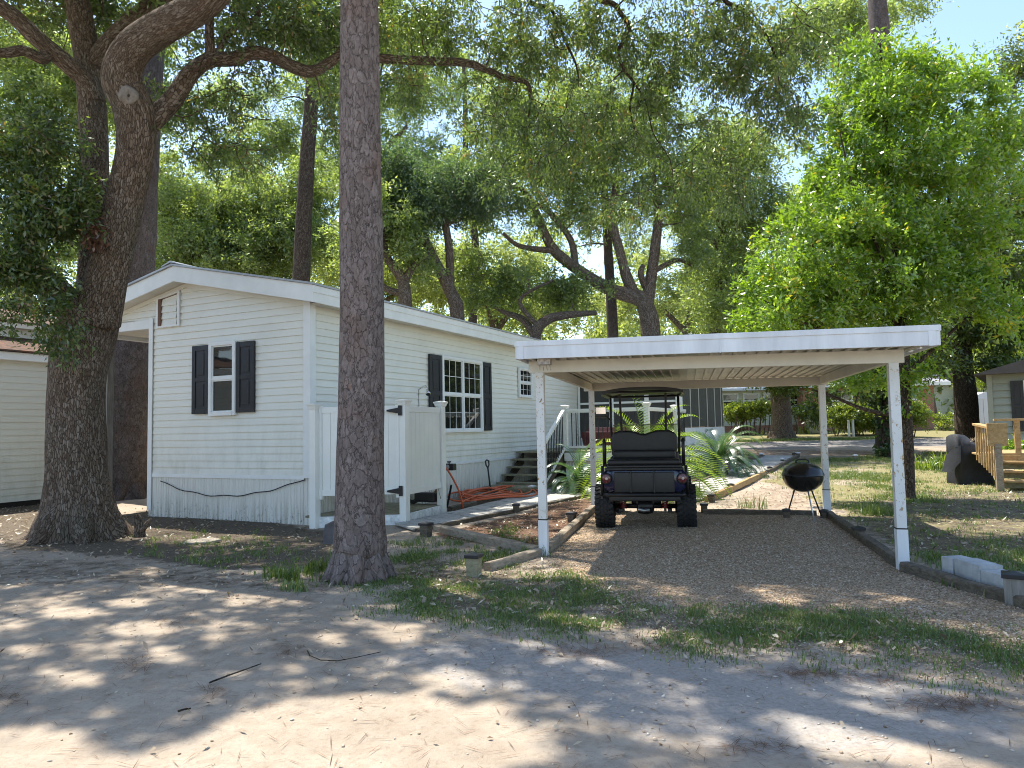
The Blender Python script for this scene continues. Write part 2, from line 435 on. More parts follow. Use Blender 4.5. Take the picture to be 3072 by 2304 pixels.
M['leaf_brown'] = m_leaf('dead_brown_leaves', (.10, .045, .025), (.17, .08, .045), (.25, .13, .08), .35, (1.3, 1.1, .9))
M['leaf_hedge'] = m_leaf('hedge_leaves', (.08, .12, .02), (.16, .22, .03), (.28, .34, .05), .5, (1.8, 1.7, .6))
M['frond'] = m_leaf('sago_fronds', (.09, .155, .02), (.17, .26, .03), (.27, .36, .05), .5, (1.8, 1.7, .5), .08, .3)
M['frond_dark'] = m_leaf('dark_sago_fronds', (.035, .075, .04), (.06, .12, .055), (.11, .17, .07), .35, None, .12, .3)
M['ivy'] = m_leaf('ivy_leaves', (.02, .045, .015), (.04, .08, .025), (.07, .12, .03), .3)
M['grass'] = m_leaf('grass_blades', (.07, .115, .024), (.125, .19, .045), (.27, .29, .11), .4, (1.4, 1.5, .6), .05)
M['litter'] = m_leaf('dry_leaf_litter', (.15, .10, .07), (.33, .26, .18), (.55, .48, .36), .2, (1.2, 1.1, .9), .04)
M['straw'] = m_leaf('pine_straw', (.10, .058, .038), (.20, .115, .07), (.30, .18, .11), .1, (1, 1, 1), .03)
def m_stone():
    t = NT('gravel_stones'); a = t.attr('v')
    t.principled(t.ramp(a, [(0, (.19, .13, .075)), (.35, (.38, .275, .175)), (.7, (.52, .40, .275)), (1, (.62, .56, .47))]), .8, 0, .3); return t.m
M['stone'] = m_stone()

def m_ground():
    t = NT('ground_soil'); v = t.coord('Object')
    za = t.attr('za', 'Color'); zb = t.attr('zb', 'Color')
    A = t.n('ShaderNodeSeparateColor'); t.l(za, A.inputs[0]); B = t.n('ShaderNodeSeparateColor'); t.l(zb, B.inputs[0])
    n1 = t.noise(v, .9, 5, .6); n2 = t.noise(v, 6, 6, .65); n3 = t.noise(v, 38, 5, .7); n4 = t.noise(v, 150, 3, .6)
    brk = t.noise(v, 4.5, 6, .7)
    def edge(w, amt=.55):   # ragged zone border
        x = t.math('ADD', w, t.math('MULTIPLY', t.math('SUBTRACT', brk, .5), amt * 2)); return t.ramp(x, [(.38, 0), (.62, 1)])
    sand = t.ramp(n1, [(.3, (.31, .255, .195)), (.55, (.395, .33, .255)), (.75, (.46, .39, .31))])
    sand = t.mix(t.math('MULTIPLY', t.ramp(n2, [(.40, 1), (.58, 0)]), .40), sand, (.27, .205, .15))
    sand = t.mix(t.math('MULTIPLY', t.ramp(n3, [(.36, 1), (.48, 0)]), .35), sand, (.22, .165, .12))
    sand = t.mix(t.math('MULTIPLY', t.ramp(n4, [(.60, 0), (.70, 1)]), .30), sand, (.60, .53, .44))
    grey = t.ramp(n3, [(.3, (.25, .225, .20)), (.7, (.41, .385, .355))])
    sand = t.mix(t.math('MULTIPLY', edge(B.outputs[1]), .75), sand, grey)
    grav = t.ramp(t.voro(v, 70, 'F1', 'Color'), [(.2, (.19, .135, .085)), (.6, (.36, .265, .175)), (.9, (.52, .41, .30))])
    col = t.mix(edge(A.outputs[0]), sand, grav)
    turf = t.ramp(n3, [(.3, (.16, .125, .07)), (.55, (.24, .22, .10)), (.75, (.40, .35, .21))])
    col = t.mix(edge(A.outputs[1]), col, turf)
    mul = t.ramp(n3, [(.3, (.06, .038, .026)), (.5, (.15, .088, .058)), (.72, (.30, .20, .14))])
    col = t.mix(edge(A.outputs[2]), col, mul)
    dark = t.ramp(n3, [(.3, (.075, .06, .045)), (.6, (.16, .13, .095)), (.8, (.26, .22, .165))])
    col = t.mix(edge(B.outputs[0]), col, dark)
    road = t.ramp(n3, [(.3, (.17, .16, .155)), (.7, (.27, .25, .235))])
    col = t.mix(edge(B.outputs[2], .25), col, road)
    h = t.math('ADD', t.math('MULTIPLY', n2, .9), t.math('ADD', t.math('MULTIPLY', n3, .35), t.math('MULTIPLY', n4, .10)))
    t.principled(col, .95, 0, .12, t.bump(h, .75, .035)); return t.m
M['ground'] = m_ground()
# ------------------------------------------------------------------ the mobile home; its own frame: x out of the long wall, y along it
HC = G(931, 1575); HA = R(-25.9)
HN = Vector((math.cos(HA), math.sin(HA), 0)); HD = Vector((-math.sin(HA), math.cos(HA), 0))
def hw(x, y, z=0.0): return Vector((HC.x, HC.y, 0)) + HN * x + HD * y + Vector((0, 0, z))
def hthing(name, label, cat, x, y, z=0, group=None): return thing(name, label, cat, hw(x, y, z), HA, group)

def lap_siding(mb, org, u, nrm, L0, L1, z0, z1, lap=.115, ext=None, out=.019):
    """clapboards on a wall: org + u*a, a in L0..L1; ext(z) may narrow a course"""
    org = Vector(org); u = Vector(u); nrm = Vector(nrm); k = 0
    z = z0
    while z < z1 - 1e-4:
        zt = min(z + lap, z1)
        a0, a1 = ext(z) if ext else (L0, L1); b0, b1 = ext(zt) if ext else (L0, L1)
        if a1 - a0 > .02 and b1 - b0 > 0.0:
            up = Vector((0, 0, 1))
            p = [org + u * a0 + nrm * out + up * z, org + u * a1 + nrm * out + up * z,
                 org + u * a1 + nrm * (out * .62) + up * (z + (zt - z) * .5), org + u * a0 + nrm * (out * .62) + up * (z + (zt - z) * .5),
                 org + u * b1 + nrm * .001 + up * zt, org + u * b0 + nrm * .001 + up * zt,
                 org + u * a0 + up * z - nrm * .002, org + u * a1 + up * z - nrm * .002]
            mb.add(p, [(0, 1, 2, 3), (3, 2, 4, 5), (6, 7, 1, 0)])
        z = zt
RZ, RX, SL = 4.0, -2.7, .21            # underside of the roof at the ridge, ridge x, slope
def roof_z(x): return RZ - abs(x - RX) * SL

def window(parent, c, u, nrm, w, h, cols=1, grid=(0, 0), both=True, mid=.5, fr=.06):
    """a framed sash window; c = lower-left corner, u along the wall"""
    c = Vector(c); u = Vector(u); nrm = Vector(nrm); up = Vector((0, 0, 1))
    f = MB()
    def bar(a0, a1, z0, z1, d0, d1):
        p = [c + u * a + up * z + nrm * d for d in (d0, d1) for a, z in ((a0, z0), (a1, z0), (a1, z1), (a0, z1))]
        f.add(p, [(0, 3, 2, 1), (4, 5, 6, 7), (0, 1, 5, 4), (1, 2, 6, 5), (2, 3, 7, 6), (3, 0, 4, 7)])
    d = .05
    bar(0, fr, 0, h, 0, d); bar(w - fr, w, 0, h, 0, d); bar(fr, w - fr, h - fr, h, 0, d); bar(fr, w - fr, 0, fr, 0, d + .012)
    cw = (w - fr) / cols
    for k in range(1, cols): bar(k * cw, k * cw + fr, fr, h - fr, 0, d - .004)
    for k in range(cols):
        a0 = k * cw + fr; a1 = (k + 1) * cw
        bar(a0, a1, h * mid - .02, h * mid + .025, 0, d - .012)
        # sash rims
        for (q0, q1) in ((fr, h * mid - .02), (h * mid + .025, h - fr)):
            bar(a0, a0 + .022, q0, q1, .012, d - .022); bar(a1 - .022, a1, q0, q1, .012, d - .022)
            bar(a0 + .022, a1 - .022, q0, q0 + .022, .012, d - .025); bar(a0 + .022, a1 - .022, q1 - .022, q1, .012, d - .025)
        gx, gzn = grid
        for s, (q0, q1) in enumerate(((fr, h * mid - .02), (h * mid + .025, h - fr))):
            if s == 0 and not both: continue
            for i in range(1, gx): x = a0 + (a1 - a0) * i / gx; bar(x - (.006 if s else .0035), x + (.006 if s else .0035), q0 + .022, q1 - .022, .012, .020)
            for j in range(1, gzn): z = q0 + (q1 - q0) * j / gzn; bar(a0 + .022, a1 - .022, z - (.006 if s else .0035), z + (.006 if s else .0035), .0125, .0195)
    wo = f.build('window', M['trim'], parent)
    g = MB()
    for k in range(cols):
        a0 = k * cw + fr; a1 = (k + 1) * cw
        for q0, q1, dd in ((fr, h * mid, .012), (h * mid, h - fr, .018)):
            g.add([c + u * a0 + up * q0 + nrm * (dd - .004), c + u * a1 + up * q0 + nrm * (dd - .004), c + u * a1 + up * q1 + nrm * (dd - .004), c + u * a0 + up * q1 + nrm * (dd - .004)], [(0, 1, 2, 3)])
    g.build('pane', M['glass'], wo, fixn=False)
    return wo
def shutter(parent, c, u, nrm, w, h):
    c = Vector(c); u = Vector(u); nrm = Vector(nrm); up = Vector((0, 0, 1)); s = MB()
    def bar(a0, a1, z0, z1, d0, d1):
        p = [c + u * a + up * z + nrm * d for d in (d0, d1) for a, z in ((a0, z0), (a1, z0), (a1, z1), (a0, z1))]
        s.add(p, [(0, 3, 2, 1), (4, 5, 6, 7), (0, 1, 5, 4), (1, 2, 6, 5), (2, 3, 7, 6), (3, 0, 4, 7)])
    bar(0, w, 0, h, .0, .022); st = w * .2
    bar(0, st, 0, h, .022, .036); bar(w - st, w, 0, h, .022, .036)
    for z0, z1 in ((0, .09), (h * .47, h * .53), (h - .09, h)): bar(st, w - st, z0, z1, .022, .035)
    for z0, z1 in ((.09, h * .47), (h * .53, h - .09)): bar(st + .035, w - st - .035, z0 + .04, z1 - .04, .022, .031)
    return s.build('shutter', M['shutter'], parent, bevel=.004)

home = hthing('mobile_home', 'long white single-storey mobile home with black shutters and low gable roof', 'house', 0, 0)
# walls
w = MB()
HL = 18.4
def ext_f(z):
    lo, hi = -3.6, -.02
    if z > 3.44: lo = -5.4
    if z > 3.42:
        half = (RZ - .02 - z) / SL
        lo = max(lo, RX - half); hi = min(hi, RX + half)
    return lo, hi
lap_siding(w, (0, 0, 0), (1, 0, 0), (0, -1, 0), -3.6, -.02, .73, 3.98, ext=ext_f)
lap_siding(w, (0, 0, 0), (0, 1, 0), (1, 0, 0), .02, HL, .73, 3.44)
lap_siding(w, (-3.6, 0, 0), (0, 1, 0), (-1, 0, 0), 0, 2.6, .73, 3.40)     # inside the porch
lap_siding(w, (0, 2.6, 0), (1, 0, 0), (0, -1, 0), -5.4, -3.62, .73, 3.40)
lap_siding(w, (-5.4, 0, 0), (0, 1, 0), (-1, 0, 0), 2.6, HL, .73, 3.42)
w.box(-3.58, -.03, .03, HL, .55, 3.40); w.box(-5.37, -3.6, 2.63, HL, .55, 3.40)
w.extr([(-5.35, .03, 3.40), (-.05, .03, 3.40), (-.05, .03, roof_z(-.05) - .03), (RX, .03, RZ - .03), (-5.35, .03, roof_z(-5.35) - .03)], (0, HL - .1, 0))
w.build('wall', M['siding'], home, fixn=False)
# trims: corners, porch header, frieze
w = MB()
w.box(-.10, .038, -.042, -.028, .70, 3.46); w.box(.026, .038, -.028, .09, .70, 3.45)
w.build('corner_trim', M['trim'], home, bevel=.003); w = MB()
w.box(-3.62, -3.52, -.042, -.027, .10, 3.46); w.box(-3.632, -3.62, -.03, .08, .10, 3.45)
w.build('corner_trim', M['trim'], home, bevel=.003)
w = MB(); w.box(-5.42, -3.632, -.028, .10, 3.28, 3.44); w.box(-5.42, -5.30, .10, 2.6, 3.28, 3.42)
w.build('porch_header', M['trim'], home, bevel=.004)
w = MB(); w.box(-5.30, -3.634, .10, 2.6, 3.36, 3.395); w.build('porch_ceiling', M['soffit'], home)
w = MB(); w.box(-4.93, -4.80, .02, .15, -.05, 3.28); w.build('porch_post', M['post_grey'], home, bevel=.006)
# skirting: ribbed panels
def ribbed(mb, org, u, nrm, L, z0, z1, pitch=.13):
    org = Vector(org); u = Vector(u); nrm = Vector(nrm); up = Vector((0, 0, 1)); a = 0; pr = []
    while a < L:
        for da, dd in ((0, 0), (.045, 0), (.052, .010), (.060, .010), (.067, 0), (.098, 0), (.105, .010), (.113, .010), (.12, 0)):
            if a + da <= L: pr.append((a + da, dd))
        a += pitch
    pr.append((L, 0)); vs = []
    for a, dd in pr: vs += [org + u * a + nrm * dd + up * z0, org + u * a + nrm * dd + up * z1]
    mb.add(vs, [(2 * i, 2 * i + 2, 2 * i + 3, 2 * i + 1) for i in range(len(pr) - 1)])
w = MB()
ribbed(w, (-3.62, -.005, 0), (1, 0, 0), (0, -1, 0), 3.62, -.12, .72); ribbed(w, (.004, 0, 0), (0, 1, 0), (1, 0, 0), HL, -.12, .72)
ribbed(w, (-3.625, 0, 0), (0, 1, 0), (-1, 0, 0), 2.6, -.12, .72)
w.box(-3.6, -.02, .02, HL, -.1, .56); w.build('skirting', M['skirt'], home, fixn=False)
w = MB(); w.box(-3.52, -.10, -.026, -.012, .675, .735); w.box(.012, .026, .09, HL, .675, .735); w.build('starter_strip', M['trim'], home)
# roof
EX0, EX1, GY0, GY1 = -5.72, .32, -.30, HL + .3
def slab(mb, x0, x1, z_of, th, y0, y1, mi=0):
    mb.extr([(x0, y0, z_of(x0)), (x1, y0, z_of(x1)), (x1, y0, z_of(x1) + th), (x0, y0, z_of(x0) + th)], (0, y1 - y0, 0), mi)
w = MB(); top = lambda x: roof_z(x) + .245
slab(w, RX, EX1 + .03, top, .03, GY0 - .04, GY1 + .04); slab(w, EX0 - .03, RX, top, .03, GY0 - .04, GY1 + .04)
rf = w.build('roof', M['roof_metal'], home)
w = MB()
w.extr([(RX - .22, GY0 - .06, top(RX - .22) + .034), (RX, GY0 - .06, top(RX) + .045), (RX + .22, GY0 - .06, top(RX + .22) + .034), (RX + .22, GY0 - .06, top(RX + .22) + .046), (RX, GY0 - .06, top(RX) + .075), (RX - .22, GY0 - .06, top(RX - .22) + .046)], (0, GY1 - GY0 + .1, 0))
w.build('ridge_cap', M['roof_metal'], rf)
w = MB()
slab(w, RX, EX1, lambda x: roof_z(x) - .02, .262, GY0, GY0 + .025); slab(w, EX0, RX, lambda x: roof_z(x) - .02, .262, GY0, GY0 + .025)
w.box(EX1 - .02, EX1, GY0 + .025, GY1, roof_z(EX1) - .02, roof_z(EX1) + .235); w.box(EX0, EX0 + .02, GY0 + .025, GY1, roof_z(EX0) - .02, roof_z(EX0) + .235)
w.box(EX1, EX1 + .012, GY0, GY1, roof_z(EX1) + .13, roof_z(EX1) + .238)
w.build('fascia', M['trim'], home, bevel=.003)
w = MB()
slab(w, RX, EX1 - .02, lambda x: roof_z(x) + .0, .02, GY0 + .025, .0); slab(w, EX0 + .02, RX, lambda x: roof_z(x) + .0, .02, GY0 + .025, .0)
w.box(.0, EX1 - .02, 0.0, GY1 - .03, roof_z(.16) - .028, roof_z(.16) - .004)
w.build('soffit', M['soffit'], home)
w = MB(); slab(w, RX, .0, lambda x: roof_z(x) - .075, .072, -.032, -.012); slab(w, -5.42, RX, lambda x: roof_z(x) - .075, .072, -.032, -.012)
w.build('frieze', M['siding'], home)
# attic hatch
w = MB()
w.box(-3.42, -3.37, -.05, -.014, 3.27, 3.80); w.box(-2.90, -2.855, -.05, -.014, 3.27, 3.885); w.box(-3.37, -2.90, -.048, -.014, 3.27, 3.30)
w.extr([(-3.37, -.049, 3.77), (-2.90, -.049, 3.845), (-2.90, -.049, 3.885), (-3.37, -.049, 3.81)], (0, .035, 0))
ht = w.build('attic_hatch', M['trim'], home)
w = MB()
w.extr([(-3.37, -.022, 3.30), (-2.90, -.022, 3.30), (-2.90, -.022, 3.845), (-3.37, -.022, 3.77)], (0, .006, 0)); w.box(-3.372, -3.30, -.058, -.023, 3.301, 3.772); w.build('opening', simple('hatch_brown_wood', (.16, .09, .06), .8), ht)  # brown wood backing and left strip of the hatch
w = MB()
lap_siding(w, (-3.31, -.024, 0), (1, 0, 0), (0, -1, 0), 0, .38, 3.30, 3.76, .115); w.extr([(-3.31, -.0235, 3.30), (-2.93, -.0235, 3.30), (-2.93, -.0235, 3.825), (-3.31, -.0235, 3.765)], (0, .001, 0))
w.build('door', M['siding'], ht, fixn=False)
# windows and shutters
window(home, (-2.11, -.026, 1.70), (1, 0, 0), (0, -1, 0), .60, 1.22, 1, (0, 0))
shutter(home, (-2.515, -.026, 1.74), (1, 0, 0), (0, -1, 0), .39, 1.15); shutter(home, (-1.495, -.026, 1.74), (1, 0, 0), (0, -1, 0), .39, 1.15)
window(home, (.026, 3.80, 1.34), (0, 1, 0), (1, 0, 0), 1.70, 1.56, 2, (3, 2))
shutter(home, (.026, 3.34, 1.36), (0, 1, 0), (1, 0, 0), .45, 1.53); shutter(home, (.026, 5.51, 1.36), (0, 1, 0), (1, 0, 0), .44, 1.53)
window(home, (.026, 7.42, 2.16), (0, 1, 0), (1, 0, 0), .78, .74, 1, (3, 2), fr=.05)
# cable sagging over the skirting
cp = []
for i in range(33):
    f = i / 32; x = -3.28 + f * 3.22; z = .69 - .30 * (1 - (2 * f - .86) ** 2 * (1.0 if f < .43 else .77)) + .012 * math.sin(f * 30)
    cp.append(hw(x, -.045, min(z, .70)))
w = MB(); w.tube(cp, .008, 6)
tag(w.build('cable', M['cable'], off=(0, 0, 0), smooth=True), 'thin black cable sagging across the white ribbed skirting', 'cable')
# shower pipe and head on the long wall
sh = hthing('outdoor_shower', 'chrome shower head on a curved arm sticking out of the white long wall', 'shower', .0, 3.0, 0)
w = MB(); arc = [(.02, 0, 2.17), (.06, 0, 2.20), (.12, 0, 2.235), (.18, -.02, 2.24), (.23, -.05, 2.21), (.26, -.08, 2.165)]
w.tube(arc, .013, 8); w.tube([(.02, 0, 2.17), (.02, 0, 1.2)], .011, 6); w.build('pipe', M['chrome'], sh, smooth=True)
w = MB(); a = Vector((.26, -.08, 2.165)); dr = Vector((.08, -.07, -.16)).normalized()
w.tube([a, a + dr * .03, a + dr * .05, a + dr * .10, a + dr * .115], [.018, .02, .03, .052, .05], 14); w.build('shower_head', M['chrome'], sh, smooth=True)
w = MB(); w.tube([a + dr * .114, a + dr * .118], [.042, .04], 14); w.build('nozzle', M['cart_black'], sh)

# ------------------------------------------------------------------ screened porch at the end of the home
sp = hthing('screened_porch', 'dark screened porch with white posts behind the deck', 'porch', 0, 11.5)
def SB(x0, x1, y0, y1, z0, z1): return (x0, x1, y0 - 11.5, y1 - 11.5, z0, z1)
PX, PY = 3.1, 18.2
w = MB(); w.box(*SB(.03, PX - .03, 11.53, 11.55, 1.05, 3.1)); w.box(*SB(PX - .05, PX - .03, 11.55, PY, 1.35, 3.1)); w.build('screen', M['screen_dark'], sp)
for (x0, x1, y0, y1) in ((.03, .10, 11.50, 11.57), (1.0, 1.13, 11.49, 11.58), (2.05, 2.17, 11.49, 11.58), (PX - .16, PX, 11.48, 11.64)):
    w = MB(); w.box(*SB(x0, x1, y0, y1, .8, 3.1)); w.build('post', M['trim'], sp, bevel=.006)
w = MB(); w.box(*SB(.10, PX - .16, 11.505, 11.56, 2.05, 2.11)); w.box(*SB(.10, PX - .16, 11.505, 11.56, 1.00, 1.08)); w.build('rail', M['trim'], sp)
for yy in (12.7, 13.9, 15.2, 16.5, 17.7):
    w = MB(); w.box(*SB(PX - .025, PX - .005, yy, yy + .035, 1.3, 3.1)); w.build('batten', M['soffit'], sp)
w = MB(); w.box(*SB(.04, PX - .02, 11.56, PY, -.1, 1.0)); w.box(*SB(PX - .02, PX + .0, 11.64, PY, .7, 1.32)); w.build('knee_wall', M['trim'], sp)
w = MB(); w.extr([(-.1, -.35, 3.36), (PX + .3, -.35, 3.02), (PX + .3, -.35, 3.10), (-.1, -.35, 3.44)], (0, 7.4, 0)); w.build('roof', M['roof_metal'], sp)
w = MB(); w.box(*SB(.02, PX, 11.49, 11.60, 2.9, 3.06)); w.box(*SB(PX - .11, PX, 11.60, PY, 2.9, 3.06)); w.build('header', M['trim'], sp)

# ------------------------------------------------------------------ deck with stairs
dk = hthing('deck', 'raised wooden deck with white posts, black balusters and steps beside the white wall', 'deck', 0, 7.47)
def DB(x0, x1, y0, y1, z0, z1): return (x0, x1, y0 - 7.47, y1 - 7.47, z0, z1)
FZ = .84
w = MB()
for i in range(28):
    y = 7.47 + i * .144
    w.box(*DB(.03, 3.25, y, y + .138, FZ - .04, FZ))
w.build('floor', M['green_wood'], dk, bevel=.003)
w = MB(); w.box(*DB(1.2, 3.25, 7.43, 7.465, FZ - .24, FZ - .045)); w.box(*DB(3.225, 3.26, 7.47, 11.45, FZ - .24, FZ - .045)); w.build('rim_board', M['trim'], dk)
w = MB(); ribbed(w, (1.2, .05, 0), (1, 0, 0), (0, -1, 0), 2.03, -.1, FZ - .24); ribbed(w, (3.21, .05, 0), (0, 1, 0), (1, 0, 0), 3.9, -.1, FZ - .24); w.build('skirting', M['skirt'], dk, fixn=False)
def rail_post(par, x, y, z0, z1, s=.115, name='post', mat='vinyl'):
    w = MB(); w.box(x - s / 2, x + s / 2, y - s / 2, y + s / 2, z0, z1 - .05)
    p = w.build(name, M[mat], par, bevel=.004)
    w = MB(); e = s / 2
    prof = [(e + .004, z1 - .06), (e + .012, z1 - .055), (e + .02, z1 - .02), (e + .034, z1 + .004), (e + .036, z1 + .016), (e * .8, z1 + .030), (.004, z1 + .036)]
    vs = []; 
    for r, z in prof: vs += [(x - r, y - r, z), (x + r, y - r, z), (x + r, y + r, z), (x - r, y + r, z)]
    fs = [(0, 3, 2, 1)] + [(i * 4 + k, i * 4 + (k + 1) % 4, i * 4 + 4 + (k + 1) % 4, i * 4 + 4 + k) for i in range(len(prof) - 1) for k in range(4)] + [tuple((len(prof) - 1) * 4 + k for k in range(4))]
    w.add(vs, fs); w.build('cap', M[mat], p)
    return p
for x, y in ((1.2, 7.53), (3.2, 7.53), (3.2, 10.2)): rail_post(dk, x, y - 7.47, FZ, 1.90)
def railing(par, a, b, z_lo0, z_hi0, z_lo1, z_hi1, n):
    a = Vector(a); b = Vector(b); up = Vector((0, 0, 1))
    w = MB(); w.beam(a + up * z_hi0, b + up * z_hi1, .07, .06); w.beam(a + up * (z_hi0 - .045), b + up * (z_hi1 - .045), .04, .03); w.build('top_rail', M['vinyl'], par)
    w = MB(); w.beam(a + up * z_lo0, b + up * z_lo1, .06, .045); w.build('bottom_rail', M['vinyl'], par)
    for i in range(n):
        f = (i + 1) / (n + 1); p = a.lerp(b, f); w = MB()
        w.tube([p + up * (z_lo0 + (z_lo1 - z_lo0) * f), p + up * (z_hi0 + (z_hi1 - z_hi0) * f - .03)], .0125, 6); w.build('baluster', M['black_metal'], par)
railing(dk, (1.26, .06, 0), (3.14, .06, 0), FZ + .09, 1.80, FZ + .09, 1.80, 16)
railing(dk, (3.2, .12, 0), (3.2, 2.67, 0), FZ + .09, 1.80, FZ + .09, 1.80, 22)
railing(dk, (3.2, 2.79, 0), (3.2, 3.98, 0), FZ + .09, 1.80, FZ + .09, 1.80, 9)
# steps rising along the wall
NT_ = 5; y_b = 6.22
for i in range(NT_):
    zt = FZ - .0 - (i) * .165; yy = 7.47 - i * .27
    if zt < .1: continue
    w = MB(); w.box(*DB(.05, 1.2, yy - .29, yy - .005, zt - .04, zt)); w.box(*DB(.05, 1.2, yy - .30, yy - .02, zt - .036, zt - .005)) if False else None
    w.build('tread', M['green_wood'], dk, bevel=.004)
w = MB(); w.box(*DB(.04, 1.26, 5.45, 6.22, -.02, .135)); w.build('bottom_step', M['green_wood'], dk, bevel=.006)
w = MB()
for x in (.08, 1.12): w.extr([(x, 0, FZ - .3), (x, 0, FZ - .05), (x, -1.25, .08), (x, -1.25, 0), (x, -1.05, 0)], (.045, 0, 0))
w.build('stringer', M['timber_dark'], dk)
railing(dk, (1.2, -.02, 0), (1.2, -1.28, 0), FZ + .06, 1.80, .14, 1.02, 12)
rail_post(dk, 1.2, -1.32, 0, 1.10, .10)

# maroon bench on the deck
mb_ = hthing('bench', 'maroon wooden bench standing behind the deck railing', 'bench', 1.98, 8.5, FZ)
w = MB(); w.extr([(-.74, -.02, .42), (.74, -.02, .42), (.70, .06, .02 + .02), (-.70, .06, .04)], (0, .03, 0)); w.build('front_panel', M['maroon'], mb_, bevel=.004)
w = MB(); w.box(-.72, .72, .0, .4, .40, .44); w.build('seat', M['maroon'], mb_, bevel=.006)
w = MB(); w.extr([(-.71, .38, .42), (.71, .38, .42), (.72, .42, .54), (-.72, .42, .54)], (0, .03, 0)); w.build('backrest', M['maroon'], mb_, bevel=.004)
for x in (-.62, .62):
    w = MB(); w.box(x - .03, x + .03, .1, .44, 0, .40); w.build('leg', M['maroon'], mb_, bevel=.004)

# ------------------------------------------------------------------ outdoor shower stall
se = hthing('shower_stall', 'white vinyl outdoor shower stall with a hinged gate beside the wall', 'shower stall', 0, 0)
PA, PB, PC = Vector((.20, -.22, 0)), Vector((1.31, .50, 0)), Vector((1.25, 1.80, 0))
qb = G(1215, 1573) - Vector((HC.x, HC.y, 0)); PB = Vector((qb.dot(HN), qb.dot(HD), 0))
qa = G(945, 1583) - Vector((HC.x, HC.y, 0)); PA = Vector((qa.dot(HN), qa.dot(HD), 0))
qc = G(1326, 1544) - Vector((HC.x, HC.y, 0)); PC = Vector((qc.dot(HN), qc.dot(HD), 0))
for p, top_ in ((PA, 1.80), (PB, 1.84), (PC, 1.85)): rail_post(se, p.x, p.y, -.05, top_, .115)
def panel(par, a, b, z0, z1, name):
    d = (b - a).normalized(); up = Vector((0, 0, 1)); a = a + d * .062; b = b - d * .062; nn = d.cross(up)
    w = MB(); L = (b - a).length; k = int(L / .15); 
    for i in range(k):
        p0 = a + d * (L * i / k + .0015); p1 = a + d * (L * (i + 1) / k - .0015)
        w.beam(p0 + up * ((z0 + z1) / 2), p1 + up * ((z0 + z1) / 2), .022, z1 - z0 - .17)
    o = w.build(name, M['vinyl'], par)
    w = MB(); w.beam(a + up * (z1 - .045), b + up * (z1 - .045), .045, .09); w.build('top_rail', M['vinyl'], o, bevel=.004)
    w = MB(); w.beam(a + up * (z0 + .045), b + up * (z0 + .045), .045, .09); w.build('bottom_rail', M['vinyl'], o, bevel=.004)
    return o
gt = panel(se, PA, PB, .45, 1.77, 'gate'); panel(se, PB, PC, .43, 1.77, 'side_panel')
dAB = (PB - PA).normalized(); nAB = dAB.cross(Vector((0, 0, 1)))
if nAB.y > 0: nAB = -nAB
w = MB(); w.beam(PA + dAB * .09 + Vector((0, 0, .40)), PA + dAB * .09 + Vector((0, 0, 1.79)), .05, .06, up=(1, 0, 0)); w.build('stile', M['vinyl'], gt, bevel=.003)
w = MB(); w.beam(PB - dAB * .09 + Vector((0, 0, .40)), PB - dAB * .09 + Vector((0, 0, 1.79)), .05, .06, up=(1, 0, 0)); w.build('stile', M['vinyl'], gt, bevel=.003)
for z in (.50, 1.70):
    w = MB(); c = PB - dAB * .055 + nAB * .062 + Vector((0, 0, z)); up = Vector((0, 0, 1))
    w.obox(c, dAB * .028, nAB * .012, up * .075); w.extr([c - dAB * .02 + up * .045 - nAB * .008, c - dAB * .20 + up * .012 - nAB * .008, c - dAB * .20 - up * .012 - nAB * .008, c - dAB * .02 - up * .045 - nAB * .008], nAB * .016)
    w.build('hinge', M['hinge'], gt, bevel=.003)
w = MB()
pol = [PA + Vector((0, .03, 0)), PB, PC, Vector((.05, 2.0, 0)), Vector((.05, -.02, 0))]
for i in range(9):   # boards, laid along the wall
    f0 = i / 9; f1 = (i + .94) / 9
    a0 = pol[4].lerp(pol[1] * .0 + PA * .0 + Vector((PB.x, -.0, 0)), f0)
    x0 = .05 + (1.25 - .05) * f0; x1 = .05 + (1.25 - .05) * f1
    yb = lambda x: (PA.y + .05) + (PB.y - PA.y) * max(0, min(1, (x - PA.x) / (PB.x - PA.x)))
    w.extr([(x0, yb(x0), .12), (x1, yb(x1), .12), (x1, 1.85, .12), (x0, 1.85, .12)], (0, 0, .03))
w.build('floor', M['green_wood'], se)
w = MB()
for a, b in ((PA, PB), (PB, PC)): w.beam(a + (b - a).normalized() * .06 + Vector((0, 0, .06)), b - (b - a).normalized() * .06 + Vector((0, 0, .06)), .03, .17)
w.build('base_board', simple('scuffed_white_board', (.70, .71, .69), .6, var=.3, scale=14), se, bevel=.003)
# ------------------------------------------------------------------ carport (posts stand where the photo shows them)
CLF, CRF, CLB, CRB = G(1632, 1664), G(2709, 1706), G(1783, 1527), G(2482, 1546)
cp_o = CLF.copy()
cpt = thing('carport', 'white flat-roofed metal carport with rust-chipped posts over the golf cart', 'carport', cp_o)
fx = (CRF - CLF).normalized(); fyL = (CLB - CLF).normalized(); fyR = (CRB - CRF).normalized()
zT = {0: 2.06, 1: 2.00}
def front_at(px, off):
    """where the roof's front edge (off metres before the posts) crosses a pixel column"""
    best = None
    for i in range(400):
        a = -1.2 + i * .015
        p = CLF + fx * a - (fyL + fyR) / 2 * off; p.z = 2.2
        q = p - CAM; X = q.dot(CR) / q.dot(CF) * F + 1536
        if best is None or abs(X - px) < best[0]: best = (abs(X - px), p, a)
    return best[1], best[2]
FL, aL = front_at(1550, .42); FR, aR = front_at(2814, .42)
BL = FL + fyL * 5.15; BR = FR + fyR * 4.85
def zat(p, base):  # the roof falls gently to the right
    f = (p - FL).dot(fx) / (FR - FL).length; return base - .05 * f
